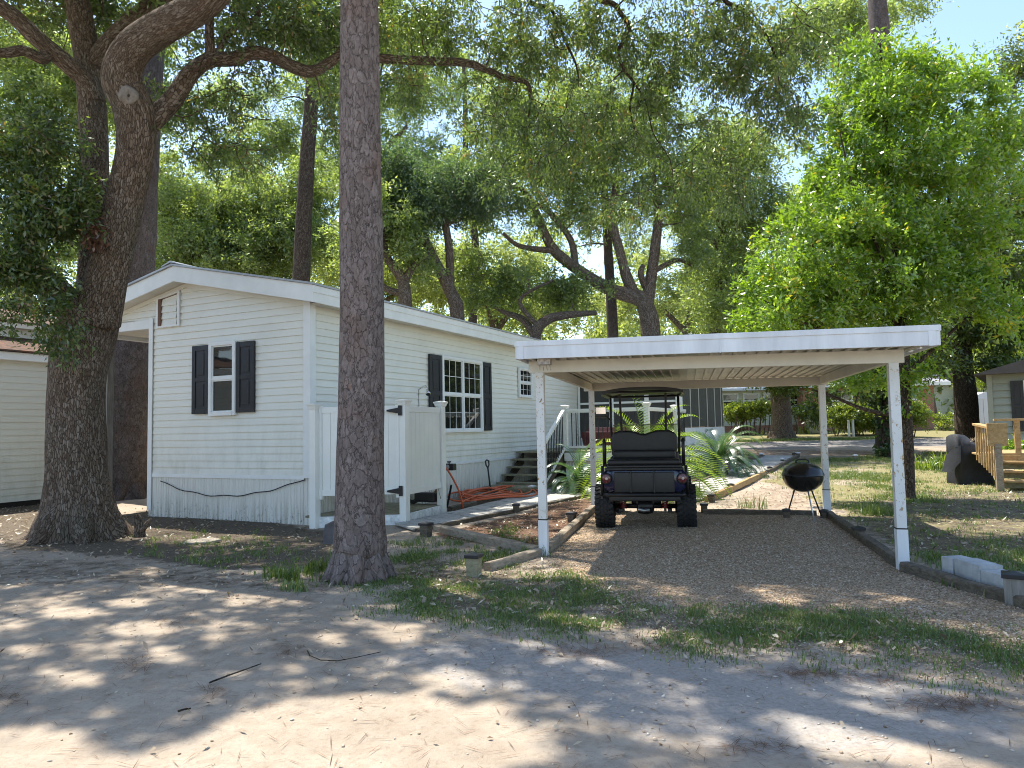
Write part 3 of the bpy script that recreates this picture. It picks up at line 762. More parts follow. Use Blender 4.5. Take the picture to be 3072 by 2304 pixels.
def pz(p, z): return Vector((p.x, p.y, zat(p, z)))
w = MB()
q = [FL, FR, BR, BL]
# roof deck with ribs underneath
w.extr([pz(p, 2.16) for p in (FL + fx * .03 + fyL * .03, FR - fx * .03 + fyR * .03, BR - fx * .03 - fyR * .03, BL + fx * .03 - fyL * .03)], (0, 0, .03))
nrib = 34
for i in range(1, nrib):
    f = i / nrib; a = FL.lerp(FR, f) + fyL * .05; b = BL.lerp(BR, f) - fyL * .05
    w.beam(pz(a, 2.148), pz(b, 2.150), .022, .018)
w.build('roof', M['carport_under'], cpt, off=cp_o)
w = MB()
for a, b in ((FL, FR), (FR, BR), (BR, BL), (BL, FL)):
    w.beam(pz(a, 2.215), pz(b, 2.215), .03, .17); w.beam(pz(a, 2.290), pz(b, 2.290), .05, .055)
w.build('fascia', M['carport'], cpt, off=cp_o, bevel=.004)
w = MB()
w.beam(pz(CLF - fx * .12, 2.075), pz(CRF + fx * .10, 2.075), .07, .13); w.beam(pz(CLB - fx * .12, 2.075), pz(CRB + fx * .1, 2.075), .07, .13)
w.beam(pz(CLF + fyL * .04, 2.08), pz(CLB - fyL * .04, 2.08), .06, .12); w.beam(pz(CRF + fyR * .04, 2.08), pz(CRB - fyR * .04, 2.08), .06, .12)
w.build('beam', M['carport_under'], cpt, off=cp_o, bevel=.004)
for p in (CLF, CRF, CLB, CRB):
    w = MB(); s = .045; t_ = zat(p, 2.012)
    ax = fx * s; ay = fyL * s
    w.obox(Vector((p.x, p.y, (t_ + p.z - .05) / 2)), ax, ay, Vector((0, 0, (t_ - p.z + .05) / 2)))
    po = w.build('post', M['carport_post'], cpt, off=cp_o, bevel=.006)
    w = MB(); w.obox(Vector((p.x, p.y, p.z + .17)), ax * 1.10, ay * 1.10, Vector((0, 0, .22))); w.build('sleeve', M['carport'], po, off=cp_o, bevel=.004)
    w = MB(); w.obox(Vector((p.x, p.y, p.z + .385)), ax * 1.14, ay * 1.14, Vector((0, 0, .006))); w.build('tie', M['hinge'], po, off=cp_o)
for f in (.012, .52, .985):      # joints of the fascia strip
    w = MB(); p = FL.lerp(FR, f) - (fyL + fyR) / 2 * .019; w.obox(pz(p, 2.215), fx * (.030 if f != .52 else .006), fyL * .004, Vector((0, 0, .088))); w.build('joint', M['carport'], cpt, off=cp_o)
rq = np.random.default_rng(6); dv = []     # a few twigs and dry leaves caught on the roof edge
for k in range(34):
    p = pz(FL.lerp(FR, rq.random()) + fyL * rq.uniform(0.0, .5), 2.325 if rq.random() < .5 else 2.325); dv.append(tuple(p))
CARPORT_DEBRIS = np.array(dv)
# broken light holder under the left corner
w = MB(); c = pz(FL + fx * .28 + fyL * .1, 2.10); w.obox(c, fx * .07, fyL * .05, Vector((0, 0, .03)))
for k in range(4): w.tube([c + fx * (-.05 + k * .033), c + fx * (-.05 + k * .04) - Vector((0, 0, .09))], .004, 4)
w.build('lamp_holder', simple('rusty_holder', (.40, .34, .28), .7, var=.5, scale=30), cpt, off=cp_o)

# ------------------------------------------------------------------ golf cart (own frame: y forward, origin between the rear tyres)
gc = (G(1790, 1590) + G(2097, 1590)) / 2; gc = gc + Vector((.0, .10, 0)); gc.z = 0.0
CA = R(-11.5)
cart = thing('golf_cart', 'dark navy lifted golf cart parked under the carport seen from behind', 'golf cart', gc, CA)
TR, TW = .285, .25
def wheel(x, y):
    w = MB(); n = 40
    prof = [(.16, -TW / 2 + .02), (.235, -TW / 2), (.262, -TW / 2 + .015), (TR - .006, -TW / 2 + .045), (TR, -TW / 4), (TR + .003, 0), (TR, TW / 4), (TR - .006, TW / 2 - .045), (.262, TW / 2 - .015), (.235, TW / 2), (.16, TW / 2 - .02)]
    w.lathe(prof, n, (x, y, TR), 0, 'x')
    for i in range(26):      # tread lugs
        a = 2 * PI * i / 26
        for sgn in (-1, 1):
            for (x0, da) in ((.025, 0), (.075, .06), (.108, .02)):
                aa = a + da * sgn + (PI / 26 if sgn > 0 else 0)
                cc = Vector((x + sgn * x0, y + math.cos(aa) * (TR + .004), TR + math.sin(aa) * (TR + .004)))
                rr = Vector((0, math.cos(aa), math.sin(aa))); tt = Vector((0, -math.sin(aa), math.cos(aa)))
                w.obox(cc, Vector((.019, 0, 0)) + tt * .006 * sgn, tt * .020, rr * .012)
    wh = w.build('wheel', M['tyre'], cart, smooth='auto')
    w = MB(); sg = 1 if x > 0 else -1
    w.lathe([(.165, -.09), (.165, .07), (.14, .075), (.10, .03), (.05, .045), (.045, .07), (.01, .07)] if sg > 0 else [(.165, .09), (.165, -.07), (.14, -.075), (.10, -.03), (.05, -.045), (.045, -.07), (.01, -.07)], 20, (x, y, TR), 0, 'x')
    w.build('rim', M['rim'], wh, smooth='auto')
for x in (-.555, .555): wheel(x, .285)
for x in (-.56, .56): wheel(x, 1.98)
Y0 = .02
def rbox(x0, x1, y0, y1, z0, z1, name, mat, bev, parent=cart, seg=3):
    w = MB(); w.box(x0, x1, y0, y1, z0, z1); return w.build(name, M[mat], parent, bevel=bev, seg=seg, smooth='auto')
# body: rear cowl with rounded sides, side sills, floor, front cowl
w = MB()
def ring(y, hw_, z0, z1, r=.07):
    return [(-hw_ + r, y, z0), (hw_ - r, y, z0), (hw_, y, z0 + r), (hw_, y, z1 - r), (hw_ - r, y, z1), (-hw_ + r, y, z1), (-hw_, y, z1 - r), (-hw_, y, z0 + r)]
def loft(mb, rings):
    b = [p for r_ in rings for p in r_]; n = len(rings[0]); fs = [tuple(reversed(range(n)))]
    for i in range(len(rings) - 1):
        for k in range(n): fs.append((i * n + k, i * n + (k + 1) % n, (i + 1) * n + (k + 1) % n, (i + 1) * n + k))
    fs.append(tuple((len(rings) - 1) * n + k for k in range(n))); mb.add(b, fs)
loft(w, [ring(-.05, .46, .52, .80), ring(.0, .55, .50, .84), ring(.25, .575, .56, .86), ring(.62, .56, .56, .82), ring(.72, .54, .42, .60), ring(1.35, .54, .40, .50)])
loft(w, [ring(1.30, .52, .40, .62), ring(1.50, .55, .46, .98), ring(1.72, .57, .58, .96), ring(2.05, .52, .56, .86), ring(2.35, .40, .50, .70)])
w.build('body', M['cart_body'], cart, smooth='auto', bevel=.02)
# rear panel frame and folded footplate
rbox(-.40, .40, -.10, -.055, .50, .78, 'rear_panel', 'cart_black', .015)
for x in (-.175, .135):
    w = MB(); w.beam((x, -.125, .46), (x, -.118, .80), .018, .018, up=(1, 0, 0)); w.build('panel_bar', M['cart_metal'], cart, bevel=.004)
w = MB(); w.tube([(-.53, -.09, .475), (-.50, -.135, .475), (.50, -.135, .475), (.53, -.09, .475)], .026, 10); w.build('bumper', M['cart_metal'], cart, smooth=True)
rbox(-.47, .47, -.11, -.02, .39, .46, 'footplate', 'cart_black', .012)
w = MB(); w.box(-.52, .52, -.09, -.05, .80, .835); w.build('top_rail', M['cart_metal'], cart, bevel=.01)
# tail lamps
for x in (-.515, .515):
    w = MB(); w.lathe([(.075, 0), (.075, -.02), (.066, -.028)], 24, (x * .985, -.045, .69), 0, 'y'); tl = w.build('tail_light', M['cart_black'], cart, smooth='auto')
    w = MB(); w.lathe([(.062, -.022), (.056, -.036), (.03, -.042), (.002, -.043)], 24, (x * .985, -.045, .69), 0, 'y'); w.build('lens', M['tail'], tl, smooth='auto')
    w = MB(); w.lathe([(.02, -.037), (.018, -.046), (.002, -.048)], 12, (x * .985 + .005, -.045, .69), 0, 'y'); w.build('bulb', M['clear'], tl, smooth='auto')
# rear seat (folded cargo seat) and its cushion
rbox(-.49, .49, -.06, .44, .865, .945, 'rear_cushion', 'cart_vinyl', .035)
rbox(-.44, .44, .34, .46, .93, 1.06, 'rear_backrest', 'cart_vinyl', .04)
rbox(-.50, .50, -.08, .10, .835, .868, 'cushion_base', 'cart_black', .01)
# front seat
w = MB(); pts = []
for x, z in ((-.45, 1.00), (-.475, 1.08), (-.475, 1.22), (-.44, 1.30), (-.36, 1.335), (-.20, 1.335), (-.11, 1.315), (-.045, 1.288), (.02, 1.285), (.09, 1.31), (.18, 1.335), (.36, 1.335), (.44, 1.30), (.475, 1.22), (.475, 1.08), (.45, 1.00)): pts.append((x, .56, z))
w.extr(pts, (0, .13, 0)); w.build('backrest', M['cart_vinyl'], cart, bevel=.04, seg=4, smooth='auto')
rbox(-.40, .40, .54, .60, .90, 1.02, 'seat_frame', 'cart_black', .02)
rbox(-.49, .49, .60, 1.12, .80, .92, 'seat', 'cart_vinyl', .04)
rbox(-.46, .46, .58, 1.10, .55, .80, 'seat_box', 'cart_black', .02)
# grab handles
for sx in (-1, 1):
    x = sx * .535
    w = MB(); w.tube([(x, .02, .86), (x, .02, 1.16), (x, .05, 1.205), (x - sx * .0, .12, 1.215), (x, .17, 1.19), (x, .19, 1.12), (x, .19, .84)], .020, 10); w.tube([(x, .02, .88), (x - sx * .05, .03, .86)], .018, 8)
    w.build('grab_handle', M['cart_metal'], cart, smooth=True)
    w = MB(); w.tube([(x + sx * .02, -.05, .86), (x + sx * .035, .0, .60), (x + sx * .035, .05, .46)], .02, 8); w.build('side_bar', M['cart_metal'], cart, smooth=True)
# canopy and its struts
w = MB(); nx, ny = 14, 10; vs = []; fs = []
def roof_pt(u, v, top):
    x = (u - .5) * 2; y = v
    hwid = .635 - .05 * abs(v - .5) * 2 - .03 * (1 - v)
    zz = 1.885 + .05 * (1 - abs(x) ** 2.6) - .012 * (2 * v - 1) ** 2 + (0.012 if top else 0)
    edge = max(abs(x), abs(2 * v - 1)); 
    if not top: zz -= .030 if edge > .86 else .012
    return (x * hwid, .02 + v * 1.62 - .05 * abs(x) ** 4 * (1 if v > .5 else -1), zz)
for top_ in (1, 0):
    b = len(vs)
    for j in range(ny + 1):
        for i in range(nx + 1): vs.append(roof_pt(i / nx, j / ny, top_))
    for j in range(ny):
        for i in range(nx):
            q_ = (b + j * (nx + 1) + i, b + j * (nx + 1) + i + 1, b + (j + 1) * (nx + 1) + i + 1, b + (j + 1) * (nx + 1) + i); fs.append(q_ if top_ else q_[::-1])
b = (nx + 1) * (ny + 1); bord = [i for i in range(nx + 1)] + [(j) * (nx + 1) + nx for j in range(1, ny + 1)] + [ny * (nx + 1) + i for i in range(nx - 1, -1, -1)] + [j * (nx + 1) for j in range(ny - 1, 0, -1)]
for k in range(len(bord)):
    a_, c_ = bord[k], bord[(k + 1) % len(bord)]; fs.append((a_, b + a_, b + c_, c_))
w.add(vs, fs); cn = w.build('canopy', M['cart_black'], cart, smooth='auto')
w = MB(); w.tube([(-.52, .08, 1.872), (-.56, .5, 1.868), (-.56, 1.2, 1.866), (-.5, 1.58, 1.862), (.5, 1.58, 1.862), (.56, 1.2, 1.866), (.56, .5, 1.868), (.52, .08, 1.872), (-.52, .08, 1.872)], .016, 8); w.build('frame', M['cart_metal'], cn, smooth=True)
for x in (-.325, .325):
    w = MB(); w.beam((x * .94, .66, .9), (x, .50, 1.86), .045, .032, up=(1, 0, 0)); w.build('strut', M['cart_metal'], cart, bevel=.008)
for x in (-.535, .535):
    w = MB(); w.tube([(x * .96, 1.62, .95), (x * .985, 1.52, 1.4), (x * .97, 1.42, 1.86)], .019, 10); w.build('strut', M['cart_metal'], cart, smooth=True)
w = MB(); w.box(-.49, .49, 1.605, 1.609, .96, 1.41); w.build('windshield', M['windshield'], cart)
w = MB(); w.box(-.50, .50, 1.600, 1.614, 1.41, 1.425); w.build('windshield_rim', simple('rim_green', (.09, .11, .05), .4), cart)
w = MB(); w.torus((-.23, 1.20, 1.17), .175, .014, (0, -.62, .78), 28, 8); w.tube([(-.23, 1.20, 1.17), (-.23, 1.45, .9)], .018, 8); w.tube([(-.40, 1.19, 1.17), (-.06, 1.19, 1.17)], .009, 6); w.build('steering_wheel', M['cart_black'], cart, smooth=True)
rbox(-.50, .50, 1.35, 1.58, .84, 1.00, 'dashboard', 'cart_black', .03)
# side mirror catching the sandy road
w = MB(); w.tube([(-.53, 1.44, 1.50), (-.62, 1.40, 1.60)], .012, 8); mr = w.build('mirror_arm', M['cart_metal'], cart, smooth=True)
w = MB(); w.box(-.755, -.585, 1.36, 1.42, 1.54, 1.71); mh = w.build('mirror', M['cart_black'], cart, bevel=.018)
w = MB(); w.add([(-.745, 1.3585, 1.60), (-.595, 1.3585, 1.60), (-.595, 1.3535, 1.70), (-.745, 1.3535, 1.70)], [(0, 1, 2, 3)]); w.build('mirror_glass', M['mirror'], mh, fixn=False)
# axle, leaf springs, motor, shocks
for ya in (.285, 1.98):
    w = MB(); w.tube([(-.45, ya, TR), (.45, ya, TR)], .035, 10); w.build('axle', M['cart_metal'], cart, smooth=True)
w = MB(); w.lathe([(.06, -.12), (.10, -.10), (.12, 0), (.10, .10), (.06, .12)], 18, (.0, .285, TR), 0, 'x'); w.build('differential', M['cart_metal'], cart, smooth='auto')
for x in (-.30, .27):
    w = MB(); w.tube([(x, .18 + .02 * math.sin(i * 1.57), .29 + i * .007) if False else (x + .038 * math.cos(i * .9), .20 + .038 * math.sin(i * .9), .26 + i * .0042) for i in range(50)], .009, 6); w.build('spring', M['spring_red'], cart, smooth=True)
    w = MB(); w.tube([(x, .20, .22), (x, .20, .48)], .018, 8); w.build('shock', M['steel'], cart, smooth=True)
rbox(-.36, -.30, .10, .8, .22, .26, 'leaf_spring', 'cart_metal', .006); rbox(.30, .36, .10, .8, .22, .26, 'leaf_spring', 'cart_metal', .006)
rbox(-.20, .22, .45, .85, .26, .42, 'engine_pan', 'cart_black', .03)
w = MB(); w.tube([(-.10, .10, .26), (-.02, .12, .24), (.06, .12, .25)], .025, 8); w.build('muffler', M['steel'], cart, smooth=True)

# ------------------------------------------------------------------ kettle grill
gp = G(2414, 1556); gp.z = 0
gr = thing('kettle_grill', 'black kettle grill on three thin legs at the carport corner', 'grill', gp, R(-8))
w = MB(); bz = .63; r = .283
w.lathe([(.012, bz - .232)] + [(r * math.sin(t), bz - .235 * math.cos(t)) for t in [PI / 2 * i / 9 for i in range(1, 10)]] + [(r + .008, bz + .004), (r - .004, bz + .008)], 40); w.build('bowl', M['enamel'], gr, smooth='auto')
w = MB(); w.lathe([(r + .012, bz + .010), (r + .010, bz + .022)] + [(r * math.cos(t), bz + .02 + .185 * math.sin(t)) for t in [PI / 2 * i / 9 for i in range(1, 9)]] + [(.01, bz + .206)], 40); ld = w.build('lid', M['enamel'], gr, smooth='auto')
w = MB(); w.tube([(-.09, 0, bz + .188), (-.085, 0, bz + .222), (-.05, 0, bz + .238), (.05, 0, bz + .238), (.085, 0, bz + .222), (.09, 0, bz + .188)], .011, 8); w.build('handle', M['cart_black'], ld, smooth=True)
for (a, b), mt in ((((-.10, .08, .44), (-.20, .24, 0)), 'black_metal'), (((.03, -.13, .43), (.06, -.30, 0)), 'alu'), (((.12, .06, .44), (.28, .13, 0)), 'black_metal')):
    w = MB(); w.tube([a, b], .011, 8); w.build('leg', M[mt], gr, smooth=True)

# ------------------------------------------------------------------ edging timbers, little posts, blocks
def timber(p0, p1, label, wd=.10, h=.10, mat='timber', sink=.02):
    p0 = Vector(p0); p1 = Vector(p1); d = p1 - p0; c = (p0 + p1) / 2; L = d.length
    d.normalize(); n = d.cross(Vector((0, 0, 1))).normalized(); u = n.cross(d)
    w = MB(); ns = max(3, int(L / .25)); vs = []; fs = []
    rnd = random.Random(int(L * 1000))
    for i in range(ns + 1):
        a = p0.lerp(p1, i / ns) + u * (h / 2 - sink) + n * rnd.uniform(-.006, .006)
        j = lambda: rnd.uniform(-.006, .006)
        for (s_, t_) in ((-.5, -.5), (.5, -.5), (.5, .36), (.36, .5), (-.36, .5), (-.5, .36)): vs.append(a + n * (s_ * wd + j()) + u * (t_ * h + j()))
    for i in range(ns):
        for k in range(6): fs.append((i * 6 + k, i * 6 + (k + 1) % 6, (i + 1) * 6 + (k + 1) % 6, (i + 1) * 6 + k))
    fs += [(5, 4, 3, 2, 1, 0), tuple(ns * 6 + k for k in range(6))]; w.add(vs, fs)
    yaw = math.atan2(d.y, d.x)
    o = w.build('timber', M[mat], smooth='auto')
    # put the origin at the beam's middle, x along it, so that the grain runs along
    mt = Matrix.Translation(c) @ Matrix.Rotation(yaw, 4, 'Z'); o.data.transform(mt.inverted()); o.matrix_world = mt
    return tag(o, label, 'edging timber', 'timbers edging the beds and the carport')
timber(G(1312, 1592), G(1612, 1664), 'pale weathered timber from the house path to the left carport post', .12, .11)
timber(CLF + Vector((-.06, -.06, 0)), G(1462, 1713), 'brown timber from left carport post to the capped post on the grass', .09, .10, 'timber')
timber(CLF + fyL * .12, CLB - fyL * .1, 'timber along the left side of the gravel floor beside the cart', .10, .10, 'timber')
timber(G(2110, 1541), CRB - fx * .15, 'dark timber across the back of the gravel floor behind the grill', .09, .09, 'timber_dark')
timber(CRB - fyR * .1, CRF + fyR * .12, 'dark timber along the right side of the gravel floor', .11, .10, 'timber_dark')
timber(CRF - fyR * .08, G(3140, 1841), 'long grey timber running from the right carport post past the blocks', .11, .10, 'timber_dark')
timber(G(2122, 1506), G(2296, 1424), 'sunlit orange timber along the near edge of the far path', .10, .12, 'new_wood')
timber(G(2302, 1421), G(2392, 1372), 'dark timber stretch along the grassy end of the far path', .10, .11, 'timber_dark')
timber(G(2096, 1452), G(2290, 1372), 'shaded timber between the sago palms and the far path', .10, .10, 'timber_dark')
timber(G(2400, 1374), G(2558, 1374), 'low timber across the lawn beyond the grill', .10, .10, 'timber')
timber(G(1350, 1534), G(1575, 1477), 'dark timber under the hose along the wall side of the house path', .10, .10, 'timber_dark')
timber(G(1250, 1596), G(1770, 1489), 'dark timber along the mulch side of the house path', .07, .07, 'timber_dark')
timber(G(1668, 1452), G(1790, 1458), 'short timber in front of the left sago palm', .09, .10, 'timber_dark')
def capped(px, py, h, s, capmat, label, mat='timber_dark'):
    p = G(px, py); o = thing('edging_post', label, 'edging post', p, R(random.uniform(-35, 10)), 'short capped posts along the edging')
    w = MB(); w.box(-s / 2, s / 2, -s / 2, s / 2, -.05, h - .02); w.build('post', M[mat], o, bevel=.005)
    w = MB(); e = s / 2 + .014; w.box(-e, e, -e, e, h - .02, h + .012); w.add([(-e * .9, -e * .9, h + .013), (e * .9, -e * .9, h + .013), (e * .9, e * .9, h + .013), (-e * .9, e * .9, h + .013), (0, 0, h + .03)], [(0, 1, 4), (1, 2, 4), (2, 3, 4), (3, 0, 4)]); w.build('cap', M[capmat], o, bevel=.004)
    return o
capped(1422, 1727, .19, .115, 'cap_black', 'black-capped greenish post standing alone at the grass edge', 'green_wood')
capped(1278, 1608, .16, .12, 'cap_black', 'black-capped post at the near end of the house path')
capped(1549, 1537, .13, .10, 'cap_black', 'black-capped post on mulch side of house path, midway')
capped(1716, 1566, .13, .10, 'cap_black', 'black-capped post on the timber between left carport posts')
capped(1727, 1486, .10, .11, 'cap_black', 'small dark post on path edge left of the back carport post')
capped(2360, 1553, .11, .09, 'cap_black', 'small dark post on the timber left of the grill legs')
capped(2472, 1553, .10, .09, 'cap_black', 'small dark post touching the right back carport post')
capped(2577, 1612, .11, .11, 'cap_black', 'dark post midway along the right gravel timber')
capped(3050, 1812, .22, .15, 'cap_black', 'large purple-black capped post in front of the pale blocks', 'post_grey')
capped(2113, 1537, .13, .10, 'cap_black', 'brown post beside the right rear tyre of the cart')
capped(2135, 1507, .13, .10, 'cap_black', 'black-capped post at near corner of the sunlit path')
capped(2193, 1475, .15, .10, 'cap_black', 'black-capped post second along the sunlit path edge', 'timber')
capped(2257, 1438, .12, .09, 'cap_white', 'white-capped post on the sunlit path edge')
capped(2309, 1415, .12, .09, 'cap_black', 'dark post on path edge where the lawn begins')
capped(2347, 1388, .12, .09, 'cap_white', 'white-topped post near the far end of the path')
capped(2284, 1374, .14, .10, 'cap_white', 'white-topped post across the path beside sago palm tips')
capped(2382, 1371, .12, .09, 'cap_black', 'first of two tiny posts at the path end')
capped(2394, 1370, .13, .09, 'timber' if False else 'cap_white', 'second of two tiny posts at the path end')
capped(2566, 1378, .13, .11, 'cap_white', 'small post alone on the lawn, right of the path end', 'timber')
capped(1596, 1481, .16, .11, 'cap_white', 'white-capped post on the path edge left of the carport post')
capped(1660, 1458, .15, .11, 'cap_white', 'white-capped post near the foot of the deck stairs')
def block(pxa, pya, pxb, pyb, h, th, label):
    a = G(pxa, pya); b = G(pxb, pyb); d = (b - a); L = d.length
    o = MB(); o.box(-L / 2, L / 2, 0, th, -.03, h)
    ob = o.build('concrete_block', M['concrete'], bevel=.006, smooth='auto')
    c = (a + b) / 2; ob.location = (c.x, c.y, 0.0); ob.rotation_euler = (0, 0, math.atan2(d.y, d.x))
    return tag(ob, label, 'concrete block', 'pale blocks behind the right timber')
block(2826, 1728, 2860, 1737, .165, .20, 'short pale block nearest the carport post')
block(2865, 1739, 2941, 1765, .175, .20, 'middle pale block with a stained end')
block(2945, 1767, 3060, 1800, .145, .20, 'long pale block behind the black-capped post')

# ------------------------------------------------------------------ hose, hose stand, shovel, odds beside the wall
hp = G(1475, 1492); w = MB(); pts = []; rr = random.Random(5)
turns = 7; N_ = turns * 44
cx = cy = 0
for i in range(N_):
    a = 2 * PI * i / 44 * 1.0; tnum = i / 44
    ra = .98 + .30 * math.sin(tnum * 2.3) + .16 * math.sin(tnum * 5.1 + 1); rb = .52 + .24 * math.sin(tnum * 1.7 + 2)
    ox = .16 * math.sin(tnum * 1.1); oy = .16 * math.cos(tnum * 1.9)
    u = (math.cos(a) * ra + ox); v_ = (math.sin(a) * rb + oy)
    p = hp + HD * u + HN * v_
    z = gz(p.x, p.y) + .03 + .016 * (i % 44) / 44 * 2 + .055 * (.5 + .5 * math.sin(a * 3 + tnum * 2.1)) * rr.uniform(.9, 1) + tnum * .006
    pts.append((p.x, p.y, z))
st0 = G(1378, 1526)
tail = catmull([pts[-1], (hp + HD * -.9 + HN * .1 + Vector((0, 0, .10)))[:], (st0 + Vector((-.05, .1, .03)))[:], (st0 + Vector((.06, -.04, .02)))[:], (st0 + Vector((.01, -.06, .30)))[:], (st0 + Vector((-.16, -.05, .64)))[:], (st0 + Vector((-.30, .0, .80)))[:]], 8)
w.tube(pts + [tuple(p) for p in tail[1:]], .0175, 8)
tag(w.build('garden_hose', M['hose'], smooth=True), 'long orange garden hose coiled on the ground by the steps', 'hose')
hs = thing('hose_bib_stand', 'black water tap stand holding up the orange hose end', 'tap stand', st0 + Vector((-.30, .12, 0)), HA)
w = MB(); w.beam((-.02, .05, -.05), (-.02, .05, .74), .055, .05, up=(1, 0, 0)); w.beam((.02, .10, 0), (.16, .03, .42), .03, .03, up=(1, 0, 0)); w.build('post', M['cart_black'], hs, bevel=.005)
w = MB(); w.box(-.04, .22, .0, .12, .68, .80); w.build('valve_box', M['cart_black'], hs, bevel=.012)
w = MB(); w.tube([(-.06, .0, .80), (-.10, .0, .82), (-.14, -.02, .78)], .03, 8); w.lathe([(.035, 0), (.04, .012), (.035, .024)], 12, (.10, .06, .82)); w.tube([(.10, .06, .80), (.10, .06, .83)], .012, 6); w.build('tap', M['cart_black'], hs, smooth='auto')
w = MB(); w.tube([(.10, -.005, .74), (.10, -.03, .74)], .045, 14); w.build('dial', simple('grey_dial', (.4, .4, .4), .3), hs, smooth='auto')
shv = hthing('shovel', 'short black D-handled shovel leaning on the white skirting behind the hose', 'shovel', .30, 5.2)
w = MB(); w.tube([(.08, 0, .05), (.02, .0, .56)], .018, 8); w.build('shaft', M['cart_black'], shv, smooth=True)
w = MB(); a = Vector((.02, .0, .56)); dr = Vector((-.06, .0, .52)).normalized(); sd = Vector((0, 1, 0))
w.tube([a, a + dr * .06 + sd * .065, a + dr * .15 + sd * .075, a + dr * .17, a + dr * .15 - sd * .075, a + dr * .06 - sd * .065, a], .016, 8); w.build('grip', M['cart_black'], shv, smooth=True)
w = MB(); w.extr([(.05, -.08, .16), (.05, .08, .16), (.09, .09, .0), (.10, .0, -.05), (.09, -.09, .0)], (.012, 0, .008)); w.build('blade', M['steel'], shv)
mw = hthing('cart_wheel', 'dark rubber wheel on a small cart half hidden under the shower panel', 'wheel', .70, 1.75, .15)
w = MB(); w.lathe([(.06, -.03), (.12, -.035), (.14, -.02), (.145, 0), (.14, .02), (.12, .035), (.06, .03)], 24, (0, 0, .145), 0, 'y'); w.build('tyre', M['tyre'], mw, smooth='auto')
w = MB(); w.lathe([(.085, -.03), (.03, -.036), (.002, -.036)], 16, (0, 0, .145), 0, 'y'); w.build('hub', M['steel'], mw, smooth='auto')
w = MB(); w.box(.05, .45, -.05, .1, .04, .2); w.build('tray', M['cart_black'], mw, bevel=.03)
w = MB(); w.tube([(.40, 0, .15), (.5, .02, .3), (.56, .02, .1)], .03, 8); w.build('handle', M['timber'], mw, smooth=True)
# dark slate leaning by the pine, flat stone on the soil, stub by the oak
w = MB(); w.extr([(-.10, 0, 0), (.14, 0, 0), (.15, .10, .20), (.05, .13, .26), (-.06, .10, .22)], (0, .02, .01)); o = w.build('slate', simple('dark_slate', (.11, .10, .10), .8, var=.3, bump=.3), bevel=.004)
o.location = G(992, 1632); o.rotation_euler = (0, 0, R(20)); tag(o, 'dark slate piece leaning just left of the pine trunk', 'slate')
w = MB(); w.extr([(-.22, -.12, 0), (.1, -.16, 0), (.24, .0, 0), (.12, .15, 0), (-.18, .1, 0)], (0, 0, .035)); o = w.build('flat_stone', simple('buried_stone', (.30, .26, .20), .9, var=.3, bump=.4), bevel=.01)
o.location = G(606, 1628); o.rotation_euler = (R(3), 0, .3); tag(o, 'flat pale stone lying on the dark soil before the gable', 'stone')
w = MB(); b = G(414, 1610); rr = random.Random(3)
w.tube([(0, 0, -.04), (.02, .01, .10), (.0, .02, .22), (-.03, .02, .30)], [.085, .07, .06, .035], 9, disp=lambda i, k, n, z, a: 1 + .25 * math.sin(a * 3 + i)); w.tube([(.03, 0, .06), (.12, .02, .18), (.17, .03, .24)], [.05, .035, .015], 7)
o = w.build('tree_stump', M['bark_oak'], smooth='auto'); o.location = b; tag(o, 'small broken bark stump beside the oak root', 'stump')
for (a, b_, lab) in (((1212, 2045), (1500, 1993), None), ((860, 1990), (1030, 1988), None)):
    pass
def stick(pp, r, label):
    w = MB(); w.tube([tuple(G(x, y, .012)) for x, y in pp], [r * (1 - .5 * i / len(pp)) for i in range(len(pp))], 6)
    tag(w.build('stick', M['bark_dark'], smooth=True), label, 'stick', 'sticks lying on the sand')
def zs(x, y): return (x / 1.3825, 1500 + y / 1.3825)
stick([zs(870, 757), zs(940, 730), zs(1010, 705), zs(1083, 679)], .0055, 'straight dark stick lying on the sand left of centre')
stick([zs(1275, 625), zs(1285, 645), zs(1330, 664), zs(1400, 667), zs(1480, 652), zs(1580, 630)], .004, 'thin curved twig lying on the sand below the pine')
stick([zs(738, 876), zs(765, 868), zs(792, 864)], .006, 'short reddish stick on the sand in the foreground')
# ------------------------------------------------------------------ the ground as one sheet with soil zones
def axis(lo, hi, step, far_lo, far_hi):
    a = list(np.arange(lo, hi + 1e-6, step)); s = step
    while a[-1] < far_hi: s *= 1.25; a.append(a[-1] + s)
    s = step
    while a[0] > far_lo: s *= 1.25; a.insert(0, a[0] - s)
    return np.array(a)
XS = axis(-13, 17, .12, -160, 170); YS = axis(1.8, 34, .12, -40, 220)
GX, GY = np.meshgrid(XS, YS)
def in_poly(px, py, poly):
    x = np.asarray(px); y = np.asarray(py); ins = np.zeros(x.shape, bool); n = len(poly)
    for i in range(n):
        x0, y0 = poly[i][0], poly[i][1]; x1, y1 = poly[(i + 1) % n][0], poly[(i + 1) % n][1]
        c = ((y0 > y) != (y1 > y)) & (x < (x1 - x0) * (y - y0) / (y1 - y0 + 1e-12) + x0); ins ^= c
    return ins
def GP(pix): return [tuple(G(x, y))[:2] for x, y in pix]
def blur(a, n):
    for _ in range(n):
        b = a.copy(); b[1:-1, 1:-1] = (a[1:-1, 1:-1] * 2 + a[:-2, 1:-1] + a[2:, 1:-1] + a[1:-1, :-2] + a[1:-1, 2:]) / 6; a = b
    return a
jx = (fbm2(GX * 1.1, GY * 1.1) - .5) * .9; jy = (fbm2(GX * 1.1 + 50, GY * 1.1 + 9) - .5) * .9
def zone(pix, wgt=1.0, soft=3, jit=1.0, world=None):
    return blur(in_poly(GX + jx * jit, GY + jy * jit, world or GP(pix)).astype(float) * wgt, soft)
